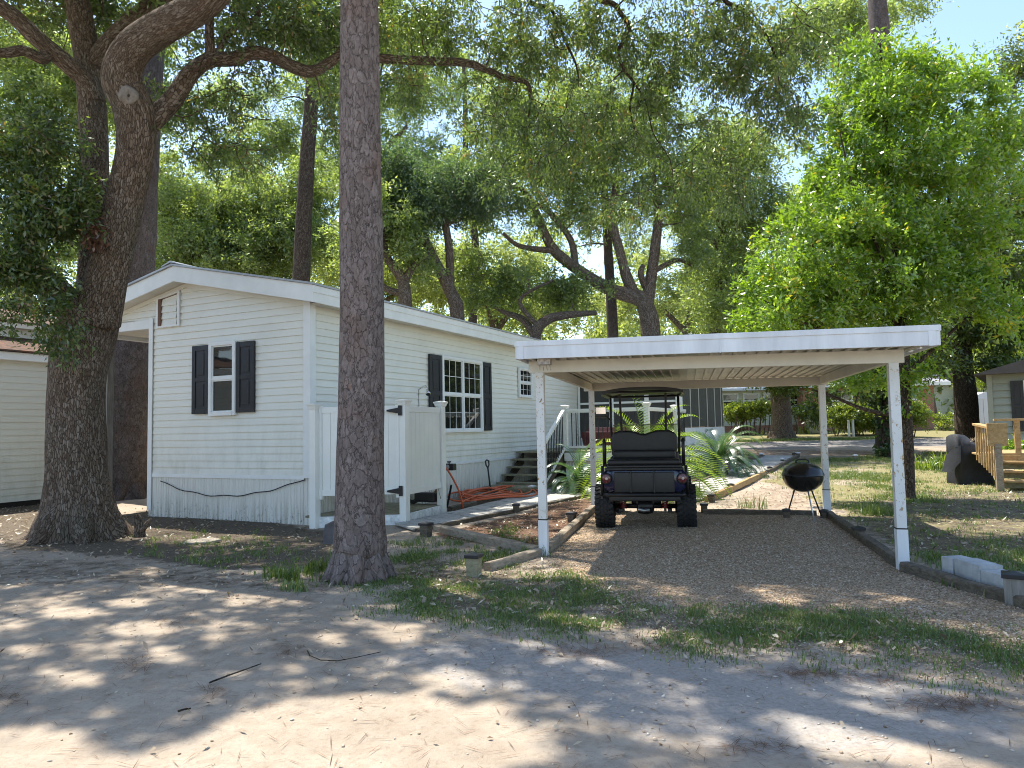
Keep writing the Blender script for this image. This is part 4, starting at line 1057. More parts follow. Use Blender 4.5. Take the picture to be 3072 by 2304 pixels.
P_GRAVEL = [(1650, 1668), (1785, 1530), (2480, 1550), (2705, 1705), (2960, 1800), (3300, 1900), (3300, 1960), (2700, 1905), (2300, 1850), (1900, 1800), (1700, 1740)]
P_STRIP = [(1110, 1745), (1200, 1690), (1300, 1640), (1420, 1690), (1640, 1680), (1720, 1730), (1900, 1790), (2400, 1830), (3300, 1930), (3300, 2080), (2700, 2010), (2000, 1940), (1600, 1900), (1300, 1850), (1120, 1800)]
z_grav = zone(P_GRAVEL, 1, 2, .35)
z_strip = zone(P_STRIP, 1, 4)
z_lawn = zone([(2730, 1700), (2560, 1570), (2440, 1500), (2290, 1436), (2400, 1380), (2800, 1356), (3500, 1350), (4200, 1800), (3100, 1830)], 1, 5)
z_lawn2 = zone(None, 1, 4, 1, [(-30, 33.5), (60, 33.5), (60, 90), (-30, 90)])
z_bare = zone([(2130, 1535), (2300, 1440), (2440, 1440), (2640, 1440), (2520, 1540)], 1, 6)
P_BED = [(1312, 1598), (1775, 1490), (1783, 1530), (1625, 1668)]
z_mul = np.maximum(zone(P_BED, 1, 2, .3), zone([(1660, 1462), (1800, 1478), (1950, 1500), (2095, 1460), (2290, 1375), (2150, 1365), (1690, 1420)], 1, 2, .4))
z_mul = np.maximum(z_mul, zone([(2120, 1540), (2300, 1445), (2420, 1440), (2480, 1545)], .42, 6))
z_mul = np.maximum(z_mul, zone([(2150, 1376), (2570, 1382), (2720, 1352), (2150, 1347)], .5, 4))
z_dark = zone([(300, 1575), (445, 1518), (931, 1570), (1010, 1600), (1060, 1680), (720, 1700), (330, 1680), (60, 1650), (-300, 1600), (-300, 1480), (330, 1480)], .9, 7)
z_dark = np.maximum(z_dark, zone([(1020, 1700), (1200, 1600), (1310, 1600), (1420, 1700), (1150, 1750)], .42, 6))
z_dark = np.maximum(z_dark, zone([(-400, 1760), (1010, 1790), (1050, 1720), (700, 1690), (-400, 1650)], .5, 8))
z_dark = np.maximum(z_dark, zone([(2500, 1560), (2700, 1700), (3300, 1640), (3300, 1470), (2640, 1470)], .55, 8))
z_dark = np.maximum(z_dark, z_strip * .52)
z_grey = zone([(900, 1900), (1600, 1910), (3300, 2060), (3300, 2304), (2100, 2304), (1500, 2100)], .75, 14)
z_road = zone(None, 1, 2, .4, [(-40, 29.5), (70, 26.5), (70, 31.0), (-40, 34)])
vs = np.empty((GX.size, 3)); vs[:, 0] = GX.ravel(); vs[:, 1] = GY.ravel()
tt = np.maximum(0, np.minimum(GY, 60) - 15)
GZ = .036 * tt * tt / (tt + 2) + .012 * np.sin(GX * 1.3 + .5) * np.sin(GY * 1.1) + .01 * np.sin(GX * .45 - GY * .6)
micro = (fbm2(GX * 2.3, GY * 2.3, 5) - .5) * .022 * (np.abs(GX) < 30) * (GY < 40)
vs[:, 2] = (GZ + micro - .004).ravel()
ny, nx = GX.shape
ii = np.arange((ny - 1) * (nx - 1)); r_, c_ = ii // (nx - 1), ii % (nx - 1)
fq = np.stack([r_ * nx + c_, r_ * nx + c_ + 1, (r_ + 1) * nx + c_ + 1, (r_ + 1) * nx + c_], 1)
def np_mesh(name, verts, quads, mat, attrs=None, smooth=False, parent=None, off=None):
    me = bpy.data.meshes.new(name); nv = len(verts); nf = len(quads); k = quads.shape[1]
    if off is not None: verts = verts - np.array(off)
    me.vertices.add(nv); me.vertices.foreach_set('co', np.ascontiguousarray(verts, np.float32).ravel())
    me.loops.add(nf * k); me.loops.foreach_set('vertex_index', np.ascontiguousarray(quads, np.int32).ravel())
    me.polygons.add(nf); me.polygons.foreach_set('loop_start', np.arange(0, nf * k, k, dtype=np.int32)); me.polygons.foreach_set('loop_total', np.full(nf, k, np.int32))
    if smooth: me.polygons.foreach_set('use_smooth', np.ones(nf, bool))
    me.update(calc_edges=True)
    for nm, a in (attrs or {}).items():
        if a.ndim == 1: at = me.attributes.new(nm, 'FLOAT', 'POINT'); at.data.foreach_set('value', a.astype(np.float32))
        else: at = me.attributes.new(nm, 'FLOAT_COLOR', 'POINT'); at.data.foreach_set('color', a.astype(np.float32).ravel())
    me.materials.append(mat)
    o = bpy.data.objects.new(name, me); COL.objects.link(o)
    if parent is not None: o.parent = parent
    return o
one = np.ones(GX.size)
turfn = np.clip(np.maximum.reduce([z_strip * .75 * (fbm2(GX * 1.6, GY * 1.6) * 1.3), z_lawn * np.clip(fbm2(GX * .8 + 5, GY * .8) * 1.5 + .05, 0, 1), z_lawn2 * .95]), 0, 1)
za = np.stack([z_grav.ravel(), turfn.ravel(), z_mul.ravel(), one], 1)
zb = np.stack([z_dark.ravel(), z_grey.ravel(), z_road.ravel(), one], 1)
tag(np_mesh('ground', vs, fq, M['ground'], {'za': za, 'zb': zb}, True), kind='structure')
def gzn(x, y):
    t = np.maximum(0, np.minimum(y, 60) - 15)
    return .036 * t * t / (t + 2) + .012 * np.sin(x * 1.3 + .5) * np.sin(y * 1.1) + .01 * np.sin(x * .45 - y * .6) + (fbm2(x * 2.3, y * 2.3, 5) - .5) * .022 - .004
def sample_zone(zmap, n, rng, lo=(-13, 1.8), hi=(17, 34)):
    """points drawn with probability ~ a zone map"""
    out = []; got = 0
    while got < n:
        x = rng.uniform(lo[0], hi[0], n * 3); y = rng.uniform(lo[1], hi[1], n * 3)
        ix = np.clip(np.searchsorted(XS, x), 0, nx - 1); iy = np.clip(np.searchsorted(YS, y), 0, ny - 1)
        k = rng.random(n * 3) < zmap[iy, ix]; p = np.stack([x[k], y[k]], 1); out.append(p); got += len(p)
        if len(out) > 200: break
    return np.concatenate(out)[:n]
def project(p):
    q = np.asarray(p) - np.array(CAM); r = q @ np.array(CR); u = q @ np.array(CU); f = np.maximum(q @ np.array(CF), .05)
    return 1536 + r / f * F, 1152 - u / f * F

# the walkway of grey boards, in two runs joined by a cross piece
def path_run(mb, a0, a1, b0, b1, n):
    """boards laid crosswise between edge a and edge b"""
    for i in range(n):
        f0 = i / n; f1 = (i + .975) / n; P = [a0.lerp(a1, f0), a0.lerp(a1, f1), b0.lerp(b1, f1), b0.lerp(b1, f0)]
        P = [Vector((p.x, p.y, gz(p.x, p.y) + .022 + .004 * math.sin(i * 2.3))) for p in P]
        mb.extr(P, (0, 0, .028))
w = MB()
path_run(w, G(1240, 1597), G(1775, 1487), G(1215, 1562) if False else hw(1.42, .2), hw(1.30, 6.1), 24)
path_run(w, hw(2.55, 5.62), hw(4.85, 5.0) if False else G(2100, 1506), hw(2.3, 6.75), G(2097, 1450), 14)
path_run(w, G(2102, 1505), G(2392, 1371), G(2099, 1449), G(2296, 1371), 40)
tag(w.build('path', M['boards'], bevel=.004), kind='structure')

# ------------------------------------------------------------------ grass, litter, straw, gravel: what nobody could count
def blades(tuft_xy, per, hgt, wid, spread, rng):
    T = len(tuft_xy); N = T * per
    b = np.repeat(tuft_xy, per, 0) + rng.normal(size=(N, 2)) * spread
    th = np.repeat(rng.uniform(.55, 1.25, T), per) * rng.uniform(.5, 1.15, N) * hgt
    ang = rng.uniform(0, 2 * PI, N); lean = rng.uniform(.1, .75, N)
    z = gzn(b[:, 0], b[:, 1]) - .006
    base = np.stack([b[:, 0], b[:, 1], z], 1); d = np.stack([np.cos(ang), np.sin(ang), 0 * ang], 1)
    s = np.stack([-np.sin(ang + rng.normal(size=N) * .8), np.cos(ang + rng.normal(size=N) * .8), 0 * ang], 1) * (wid * rng.uniform(.7, 1.3, N))[:, None]
    mid = base + d * (th * lean * .35)[:, None]; mid[:, 2] += th * .62
    tip = base + d * (th * lean)[:, None]; tip[:, 2] += th * (1 - .25 * lean)
    V_ = np.stack([base - s, base + s, mid + s * .8, mid - s * .8, tip + s * .15, tip - s * .15], 1).reshape(-1, 3)
    i = np.arange(N)[:, None] * 6
    Q = np.concatenate([i + np.array([[0, 1, 2, 3]]), i + np.array([[3, 2, 4, 5]])])
    v = np.repeat(np.clip(np.repeat(rng.normal(.45, .2, T), per) + rng.normal(0, .16, N), 0, 1), 6)
    return V_, Q, v
rg = np.random.default_rng(21)
n_str = fbm2(GX * 1.5 + 3, GY * 1.5)
m_strip = z_strip * np.clip((fbm2(GX * 2.6 + 3, GY * 2.6, 3) * .7 + n_str * .3 - .455) * 6.5, 0.05, 1) * (1 - z_mul)
m_lawn = z_lawn * np.clip((fbm2(GX * .7 + 9, GY * .7) - .42) * 4, .08, 1) * (1 - z_bare * .9)
m_lawn[(GX > 2.9) & (GX < 7) & (GY > 6.8) & (GY < 10) & (z_lawn < .5)] = 0
m_patch = zone([(1020, 1760), (1020, 1690), (800, 1640), (560, 1620), (560, 1680), (840, 1760)], .05, 4) + zone([(1110, 1700), (1330, 1600), (1560, 1660), (1430, 1700)], .55, 4) * np.clip((n_str - .42) * 5, .1, 1) + zone([(350, 1590), (700, 1590), (1000, 1640), (900, 1680), (500, 1690)], .04, 4) + zone([(1500, 1570), (1600, 1600), (1600, 1660), (1480, 1620)], .16, 2)
parts_ = [blades(sample_zone(m_strip, 4300, rg), 9, .045, .0027, .05, rg), blades(sample_zone(m_lawn, 7000, rg), 12, .075, .0038, .05, rg), blades(sample_zone(m_patch, 520, rg, (-9, 5), (3, 12)), 12, .075, .003, .03, rg), blades(sample_zone(z_lawn2 * 1.0, 2500, rg, (-13, 33), (17, 34)), 10, .10, .008, .2, rg)]
for (px, py, k, hh) in ((1590, 1665, 14, .12), (862, 1735, 26, .16), (945, 1712, 18, .20), (880, 1765, 16, .10), (2630, 1545, 20, .2), (2820, 1300, 1, .2), (1100, 1640, 8, .1), (940, 1565, 6, .25), (2255, 1525, 8, .25)):
    c = np.array(tuple(G(px, py))[:2]); parts_.append(blades(c + rg.normal(size=(k, 2)) * .09, 12, hh, .004, .03, rg))
V_ = []; Q_ = []; v_ = []; b_ = 0
for a, q, c in parts_: V_.append(a); Q_.append(q + b_); v_.append(c); b_ += len(a)
tag(np_mesh('grass', np.concatenate(V_), np.concatenate(Q_), M['grass'], {'v': np.concatenate(v_)}), kind='stuff')

def flat_bits(xy, L, W, rng, curl=.3, tilt=.35, name='litter', mat=None, lift=.006):
    N = len(xy); a = rng.uniform(0, 2 * PI, N); ln = L * rng.uniform(.5, 1.3, N); wd = W * rng.uniform(.6, 1.3, N)
    d = np.stack([np.cos(a), np.sin(a), rng.normal(0, tilt, N)], 1); s = np.stack([-np.sin(a), np.cos(a), rng.normal(0, tilt, N)], 1)
    c = np.stack([xy[:, 0], xy[:, 1], gzn(xy[:, 0], xy[:, 1]) + lift + rng.uniform(0, .006, N)], 1)
    h = (curl * wd * rng.uniform(.1, 1, N))[:, None] * np.array([0, 0, 1])
    dn = np.abs(d[:, 2] * ln / 2) + np.abs(s[:, 2] * wd / 2) ; c[:, 2] += dn * .6
    V2 = np.stack([c - d * (ln / 2)[:, None], c + s * (wd / 2)[:, None] + h, c + d * (ln / 2)[:, None], c - s * (wd / 2)[:, None] + h], 1).reshape(-1, 3)
    Q2 = np.arange(N * 4).reshape(N, 4); v = np.repeat(np.clip(rng.normal(.5, .25, N), 0, 1), 4)
    return tag(np_mesh(name, V2, Q2, mat, {'v': v}), kind='stuff')
lm = np.clip(z_dark * .55 + z_mul * .9 + z_strip * .75 + z_lawn * .2 + .05, 0, 1) * (1 - z_grav * .75)
flat_bits(sample_zone(lm, 12000, rg, (-11, 4.5), (13, 20)), .06, .024, rg, name='leaf_litter', mat=M['litter'])
# pine straw: thin needles singly over the road and in drifts
drift = [(405, 1992, 40, 18, 130), (535, 1865, 60, 14, 130), (868, 1948, 40, 16, 110), (636, 2071, 35, 12, 70), (14, 2086, 50, 25, 120), (1742, 1955, 120, 16, 330), (2410, 2019, 90, 14, 300), (2865, 2111, 130, 20, 420), (2637, 2033, 110, 14, 200), (1950, 1930, 100, 14, 200), (2260, 2240, 80, 16, 120), (520, 1740, 120, 14, 200), (300, 1780, 120, 16, 150), (800, 1800, 100, 15, 150)]
px = []
for x, y, rx, ry, k in drift:
    k = int(k * .7); c = rg.normal(size=(k, 2)) * np.array([rx, ry]) * .8 + np.array([x, y])
    px += [tuple(G(a, b))[:2] for a, b in c]
sp = np.array(px)
bg = sample_zone(np.clip(1 - z_grav * .6 - .5 * z_lawn, 0, 1), 9000, rg, (-9, 2.2), (9, 11))
mu = sample_zone(np.clip(z_mul + .5 * z_dark, 0, 1), 7000, rg, (-9, 6), (10, 20))
flat_bits(np.concatenate([sp, bg, mu]),   .13, .0030, rg, curl=.0, tilt=.03, name='pine_straw', mat=M['straw'], lift=.005)
# gravel
def stones(xy, r0, rng):
    N = len(xy); oc = np.array([(1, 0, 0), (0, 1, 0), (-1, 0, 0), (0, -1, 0), (0, 0, 1), (0, 0, -1)], float)
    s = r0 * rng.uniform(.5, 1.6, N); a = rng.uniform(0, 2 * PI, N)
    sc = np.stack([s * rng.uniform(.8, 1.3, N), s * rng.uniform(.6, 1.1, N), s * rng.uniform(.4, .8, N)], 1)
    v = oc[None] * sc[:, None] * rng.uniform(.75, 1.2, (N, 6, 1)); v[:, 4, :2] += rng.normal(size=(N, 2)) * s[:, None] * .4
    ca, sa = np.cos(a)[:, None], np.sin(a)[:, None]
    x = v[..., 0] * ca - v[..., 1] * sa; y = v[..., 0] * sa + v[..., 1] * ca
    v = np.stack([x + xy[:, :1], y + xy[:, 1:2], v[..., 2] + (gzn(xy[:, 0], xy[:, 1]) + s * .2)[:, None]], 2)
    f = np.array([(0, 1, 4), (1, 2, 4), (2, 3, 4), (3, 0, 4), (1, 0, 5), (2, 1, 5), (3, 2, 5), (0, 3, 5)])
    return v.reshape(-1, 3), (np.arange(N)[:, None, None] * 6 + f[None]).reshape(-1, 3), np.repeat(np.clip(rng.normal(.5, .27, N), 0, 1), 6)
rock = sample_zone(np.clip(.4 + z_grey - z_grav, 0, 1), 1300, rg, (-8, 2.2), (8, 9)); a, q, c = stones(rock, .0085, rg); tag(np_mesh('road_pebbles', a, q, M['stone'], {'v': np.clip(c + .35, 0, 1)}, True), kind='stuff')
flat_bits(sample_zone(np.clip(.5 + z_strip - z_grav, 0, 1), 900, rg, (-8, 2.2), (8, 9)), .045, .018, rg, name='road_litter', mat=M['litter'])
gm = np.clip(blur(z_grav, 5) * 1.0 + z_strip * .7 * (GX > .6) + z_grey * .03 + .008, 0, 1)
gxy = sample_zone(gm, 42000, rg, (-6, 2.4), (8, 13))
a, q, c = stones(gxy, .0075, rg); tag(np_mesh('gravel', a, q, M['stone'], {'v': c}, True), kind='stuff')

def roof_bits():
    rng = np.random.default_rng(12); N = len(CARPORT_DEBRIS); a = rng.uniform(0, 6.28, N); d = np.stack([np.cos(a), np.sin(a), rng.uniform(-.1, .5, N)], 1) * rng.uniform(.03, .09, N)[:, None]; s_ = np.stack([-np.sin(a), np.cos(a), 0 * a], 1) * .012
    c = CARPORT_DEBRIS; Vv = np.stack([c - d * .3, c + s_, c + d, c - s_], 1).reshape(-1, 3)
    tag(np_mesh('roof_leaf_litter', Vv, np.arange(N * 4).reshape(N, 4), M['litter'], {'v': np.repeat(rng.random(N) * .7, 4)}), kind='stuff')
roof_bits()
# ------------------------------------------------------------------ trees: limbs first, then leaf sprays carried by branches
def unit(a): return a / np.maximum(1e-9, np.linalg.norm(a, axis=-1, keepdims=True))
def spray(cent, rc, nT, nL, L, W, droop, flat, rng, out_bias=None, jit=.10, keep=None, needle=False, ldroop=None):
    """leaf quads: nT twigs round every centre, nL leaves along every twig"""
    Mc = len(cent)
    td = rng.normal(size=(Mc, nT, 3))
    if out_bias is not None: td += out_bias[:, None, :]
    td[..., 2] = td[..., 2] * flat - droop; td = unit(td)
    tl = rc[:, None] * rng.uniform(.5, 1.2, (Mc, nT))
    t = rng.uniform(.12, 1.0, (Mc, nT, nL))
    pos = cent[:, None, None] + td[:, :, None] * (tl[:, :, None] * t)[..., None]
    pos[..., 2] -= .22 * droop * tl[:, :, None] * t * t * 2
    pos = pos + rng.normal(size=pos.shape) * jit * rc[:, None, None, None]
    ld = td[:, :, None] * .7 + rng.normal(size=pos.shape) * (.75 if not needle else .55)
    ld[..., 2] -= (droop if ldroop is None else ldroop)
    cv = np.broadcast_to(rng.normal(.5, .13, Mc)[:, None, None], pos.shape[:3])
    pos = pos.reshape(-1, 3); ld = unit(ld.reshape(-1, 3)); cv = cv.reshape(-1)
    if keep is not None: k = keep(pos); pos, ld, cv = pos[k], ld[k], cv[k]
    N = len(pos); nr = rng.normal(size=(N, 3)); nr[:, 2] += .6
    sd = unit(np.cross(ld, nr)); fl = np.cross(sd, ld)
    ln = (L * rng.uniform(.6, 1.25, N))[:, None]; wd = (W * rng.uniform(.7, 1.25, N))[:, None] / 2
    m = pos + ld * ln * .45 - fl * wd * .5
    Vv = np.stack([pos, m + sd * wd, pos + ld * ln - fl * ln * .08, m - sd * wd], 1).reshape(-1, 3)
    v = np.repeat(np.clip(cv + rng.normal(0, .2, N), 0, 1), 4)
    return Vv, np.arange(N * 4).reshape(N, 4), v

class Tree:
    def __init__(s, name, label, base, bark, cat='tree', group=None, seed=1):
        s.base = Vector(base); s.o = thing(name, label, cat, s.base, 0, group); s.bark = bark
        s.rng = np.random.default_rng(seed); s.rr = random.Random(seed)
        s.nodes = []; s.nr = []; s.tb = MB(); s.lb = MB(); s.crowns = []
    def limb(s, rows, n=12, per=8, trunk=False, rough=.0, node=True, cap=True):
        """rows of (point, radius)"""
        arr = catmull([(*p, r) for p, r in rows], per)
        ph = s.rr.uniform(0, 6)
        disp = (lambda i, k, nn, z, a: 1 + rough * (math.sin(a * 3 + ph + z * 1.1) * .5 + math.sin(a * 5 - z * 2.3 + ph * 2) * .35 + math.sin(a * 9 + z * 7 + ph) * .2 + math.sin(a * 2 + z * 4.1) * .25)) if rough else None
        (s.tb if trunk else s.lb).tube(arr[:, :3].tolist(), arr[:, 3].tolist(), n, cap, 0, disp)
        if node:
            for r in arr[::2]: s.nodes.append(r[:3]); s.nr.append(r[3])
    def branches(s, cent, rmin=.008, sag=0.0, thick=.012, up=.25, jit=.12, seg=6, n=5):
        """join every spray centre to the nearest wood"""
        cent = np.asarray(cent); s.dirs = np.zeros_like(cent)
        ref = np.array(s.nodes[0]) if len(s.nodes) else np.array(s.base)
        A = np.array(s.nodes); order = np.argsort([np.min(np.linalg.norm(A - c, axis=1)) for c in cent])
        for i in order:
            c = cent[i]; A = np.array(s.nodes); d = np.linalg.norm(A - c, axis=1)
            cost = d + up * np.maximum(0, A[:, 2] - c[2]) - .3 * np.minimum(np.array(s.nr), .12)
            j = int(np.argmin(cost)); a = A[j]; r0 = min(s.nr[j] * .75, thick + .016 * d[j]); D = d[j]
            s.dirs[i] = (c - a) / max(D, 1e-6)
            if D < .05: continue
            k = max(2, min(seg, int(D / .25) + 2)); pts = []
            p1 = a + (c - a) * .35 + np.array([0, 0, D * (.12 - sag)]) + s.rng.normal(size=3) * D * jit
            p2 = a + (c - a) * .7 + np.array([0, 0, D * (.10 - sag)]) + s.rng.normal(size=3) * D * jit
            for q in range(k + 1):
                f = q / k; g = 1 - f
                pts.append(a * g ** 3 + 3 * p1 * g * g * f + 3 * p2 * g * f * f + c * f ** 3)
            rad = [max(rmin, r0 * (1 - .75 * q / k)) for q in range(k + 1)]
            s.lb.tube([tuple(p) for p in pts], rad, n, False)
            for p, r in list(zip(pts, rad))[1:]: s.nodes.append(np.array(p)); s.nr.append(r)
        return s.dirs
    def crown(s, cent, rc, nT, nL, L, W, mat, droop=.1, flat=.8, name='crown', bias=.5, **kw):
        cent = np.asarray(cent); rc = np.full(len(cent), rc) * s.rng.uniform(.75, 1.25, len(cent)) if np.isscalar(rc) else rc
        ob = getattr(s, 'dirs', None); ob = ob * bias * 2 if ob is not None and len(ob) == len(cent) else None
        Vv, Q, v = spray(cent, rc, nT, nL, L, W, droop, flat, s.rng, ob, **kw)
        s.crowns.append((name, Vv, Q, v, mat))
    def finish(s):
        if s.tb.v: t = s.tb.build('trunk', s.bark, s.o, off=s.base, smooth=True, fixn=False)
        if s.lb.v: s.lb.build('limbs', s.bark, s.o, off=s.base, smooth=True, fixn=False)
        for name, Vv, Q, v, mat in s.crowns: np_mesh(name, Vv, Q, mat, {'v': v}, False, s.o, s.base)
        return s.o
def PL(rows):
    """(px, py, Y, width in px) -> (point, radius)"""
    return [(V(x, y, Y), w / 2 / F * Y) for x, y, Y, w in rows]
def ell(px, py, Y, rx, ry, n, rng, rd=None, shell=2.0):
    """n spray centres in an ellipsoid round a point of the photo at depth Y"""
    c = np.array(V(px, py, Y)); a = rx / F * Y; b = ry / F * Y; dd = rd or (a + b) / 2
    d = unit(rng.normal(size=(n, 3))); r = rng.random(n) ** (1 / shell)
    return c + d * r[:, None] * np.array([a, dd, b])
cat_ = np.concatenate

LIT_P = [[(-900, 2190), (0, 2180), (180, 2160), (300, 2235), (480, 2250), (700, 2140), (900, 2090), (1150, 2065), (1330, 2085), (1480, 2120), (1560, 2180), (1560, 2304), (1700, 2700), (-900, 2700)],
         [(1480, 1700), (1600, 1660), (1800, 1690), (1760, 1745), (1560, 1745), (1400, 1725)]]
LIT_E = [(1360, 2028, 105, 32), (998, 1922, 52, 26), (1194, 1905, 78, 28), (492, 1968, 62, 28), (434, 1888, 100, 26), (224, 1840, 110, 20), (80, 1948, 70, 18), (246, 2040, 90, 26), (702, 1804, 45, 15), (390, 1811, 80, 16), (2118, 2225, 105, 34), (1940, 2197, 55, 24), (1535, 2047, 50, 26), (1580, 2230, 110, 70), (60, 1880, 40, 12), (620, 1770, 90, 12), (850, 1760, 60, 12), (330, 1715, 50, 9), (150, 2010, 40, 14), (650, 1920, 40, 14), (1500, 2120, 70, 30), (330, 2120, 50, 20), (700, 2030, 50, 14), (1010, 1650, 60, 12), (620, 1625, 70, 12), (500, 1590, 60, 8), (900, 2010, 30, 10), (2350, 1800, 60, 10), (2700, 1795, 50, 8), (1800, 1870, 90, 12), (1660, 1850, 60, 10)]
def lit_keep(pos):  # drops leaves that would shade the chosen sun patches
    g = pos - np.outer(pos[:, 2], np.array(SUN) / SUN.z)
    px, py = project(g); bad = np.zeros(len(pos), bool); ok_ = g[:, 1] > 1.0
    for poly in LIT_P: bad |= in_poly(px, py, poly)
    for x, y, a, c in LIT_E: bad |= ((px - x) / a) ** 2 + ((py - y) / c) ** 2 < 1
    return ~(bad & ok_)
# ---- the big live oak at left
b = G(235, 1612)
ok = Tree('live_oak', 'massive live oak with flared base and twisting limbs at left in front of the house', b, M['bark_oak'], seed=4)
Y = b.y
ok.limb([(b + Vector((0, .1, -.15)), .72), (b + Vector((0, .06, .06)), .60), (b + Vector((.0, .03, .28)), .485), (V(234, 1440, Y), .395), (V(232, 1300, Y), .365), (V(230, 1190, Y), .355), (V(241, 1080, Y), .375), (V(266, 985, Y), .375), (V(296, 900, Y), .31)], 48, 10, True, .075)
for k in range(6):       # root flares
    a = k * 2 * PI / 6 + .1; dr = Vector((math.cos(a), math.sin(a), 0))
    ok.limb([(b + dr * .26 + Vector((0, 0, .50)), .15), (b + dr * .46 + Vector((0, 0, .16)), .15), (b + dr * .64 + Vector((0, 0, -.01)), .08), (b + dr * .82 + Vector((0, 0, -.06)), .05)], 12, 5, True, .10, False)
# the limb with the healed knot, curving up to the right
ok.limb(PL([(285, 960, 10.1, 140), (318, 840, 9.95, 118), (352, 700, 9.8, 110), (382, 570, 9.7, 108), (410, 440, 9.55, 110), (402, 325, 9.4, 118), (366, 240, 9.25, 112), (398, 150, 9.1, 104), (488, 82, 8.9, 100), (592, 26, 8.6, 92), (660, -30, 8.4, 80), (740, -130, 8.5, 50), (790, -260, 8.6, 26)]), 28, 8, False, .05)
ok.limb(PL([(290, 900, 10.3, 110), (288, 760, 10.5, 92), (285, 560, 10.6, 84), (280, 380, 10.7, 80), (268, 240, 10.8, 76), (250, 108, 10.9, 74), (228, -10, 11, 70), (190, -160, 11.0, 60), (140, -380, 10.9, 40)]), 20, 8, False, .05)
ok.limb(PL([(284, 310, 10.7, 66), (262, 250, 10.65, 58), (217, 205, 10.5, 54), (108, 112, 10.2, 52), (30, 40, 10, 48), (-120, -50, 9.6, 38), (-300, -200, 9.2, 24)]), 14, 6, False, .05)
ok.limb(PL([(150, 155, 10.3, 26), (128, 176, 10.2, 34), (68, 152, 10, 32), (0, 158, 9.8, 28), (-150, 130, 9.4, 20)]), 10, 6, False, .05)
ok.limb(PL([(278, 200, 10.8, 60), (318, 148, 10.9, 66), (384, 80, 11, 64), (478, 0, 11.2, 60), (560, -90, 11.4, 52), (700, -220, 11.6, 40)]), 16, 6, False, .05)
ok.limb(PL([(270, 985, 10.0, 120), (200, 905, 9.9, 92), (150, 855, 9.8, 76), (72, 800, 9.6, 62), (0, 768, 9.4, 50), (-140, 700, 9.1, 34), (-300, 560, 8.8, 20)]), 16, 6, False, .05)
# the long limb reaching right behind the front pine
ok.limb(PL([(420, 410, 9.6, 70), (452, 368, 9.6, 66), (515, 304, 9.7, 58), (575, 218, 9.8, 50), (632, 180, 9.9, 46), (700, 176, 10, 44), (759, 158, 10.1, 42), (816, 168, 10.2, 40), (880, 200, 10.3, 40), (935, 214, 10.4, 36), (985, 190, 10.5, 32), (1030, 166, 10.5, 28), (1142, 175, 10.6, 29), (1241, 181, 10.7, 28), (1386, 187, 10.8, 25), (1452, 206, 10.8, 22), (1512, 232, 10.9, 19), (1579, 248, 11, 15), (1592, 300, 11, 10), (1585, 350, 11, 6)]), 12, 6, False, .06)
ok.limb(PL([(633, 182, 9.9, 34), (628, 110, 9.8, 30), (630, 40, 9.7, 28), (640, -60, 9.6, 24), (660, -200, 9.4, 14)]), 8, 5, False, .05)
ok.limb(PL([(640, 180, 9.9, 18), (668, 130, 9.9, 18), (720, 70, 9.9, 20), (760, 60, 9.95, 18), (775, 25, 9.95, 14), (740, -20, 9.9, 12)]), 6, 5)
ok.limb(PL([(985, 190, 10.5, 22), (1000, 176, 10.5, 20), (1060, 100, 10.6, 14), (1120, 20, 10.6, 10)]), 6, 5)
r = ok.rng
kn = MB(); kc = V(386, 287, 9.15)
f_ = (CAM - kc).normalized(); kn.tube([kc - f_ * .02, kc + f_ * .02, kc + f_ * .05, kc + f_ * .035], [.125, .115, .085, .05], 20, True, 0, lambda i, k, n, z, a: 1 + .06 * math.sin(a * 4 + i))
kno = kn.build('knot', M['knot'], ok.o, off=b, smooth=True)
kn = MB(); kn.tube([kc + f_ * .034, kc + f_ * .042], [.032, .018], 10); kn.build('hole', M['bark_dark'], kno, off=b)
# dark foliage left of the trunk, foliage behind the limbs, sprays under the long limb
cA = cat_([ell(80, 430, 9.3, 150, 110, 42, r), ell(90, 620, 9.2, 150, 130, 58, r), ell(60, 790, 9.2, 120, 90, 32, r), ell(220, 560, 9.5, 70, 130, 20, r, .3), ell(165, 960, 9.3, 60, 110, 12, r, .3), ell(30, 960, 9.4, 40, 50, 4, r, .3), ell(-150, 650, 9.2, 120, 240, 30, r)])
ok.branches(cA, thick=.010, sag=.12)
ok.crown(cA, .34, 8, 16, .082, .030, M['leaf_oak'], .35, .8, bias=.2)
cB = cat_([ell(120, 60, 11.5, 180, 70, 24, r, 1.2), ell(330, 40, 11.8, 90, 60, 12, r, .8), ell(560, 330, 10.6, 70, 60, 14, r, .6), ell(640, 400, 10.4, 90, 110, 20, r, .8), ell(770, 480, 10.6, 120, 60, 10, r, .8), ell(740, 300, 10.3, 140, 70, 12, r, .6), ell(560, 150, 10.5, 90, 90, 9, r, .8), ell(860, 60, 10.2, 170, 70, 40, r, .8), ell(720, 120, 10.4, 120, 90, 16, r, .8), ell(1330, 60, 10.6, 160, 60, 20, r, .8), ell(1050, 40, 10.4, 120, 50, 16, r, .8), ell(950, 90, 10.4, 60, 90, 10, r, .5), ell(990, 340, 10.6, 40, 90, 8, r, .4), ell(1180, 80, 10.6, 120, 70, 20, r, .8), ell(1200, 230, 10.7, 90, 50, 12, r, .6), ell(1350, 120, 10.8, 140, 70, 18, r, .8), ell(700, 30, 9.5, 120, 50, 14, r, .6)])
ok.branches(cB, thick=.012, sag=.10)
ok.crown(cB, .36, 8, 13, .078, .026, M['leaf_oak'], .45, .8, bias=.3)
cC = cat_([ell(285, 690, 9.55, 40, 26, 4, r, .2), ell(300, 722, 9.55, 30, 18, 2, r, .2)])
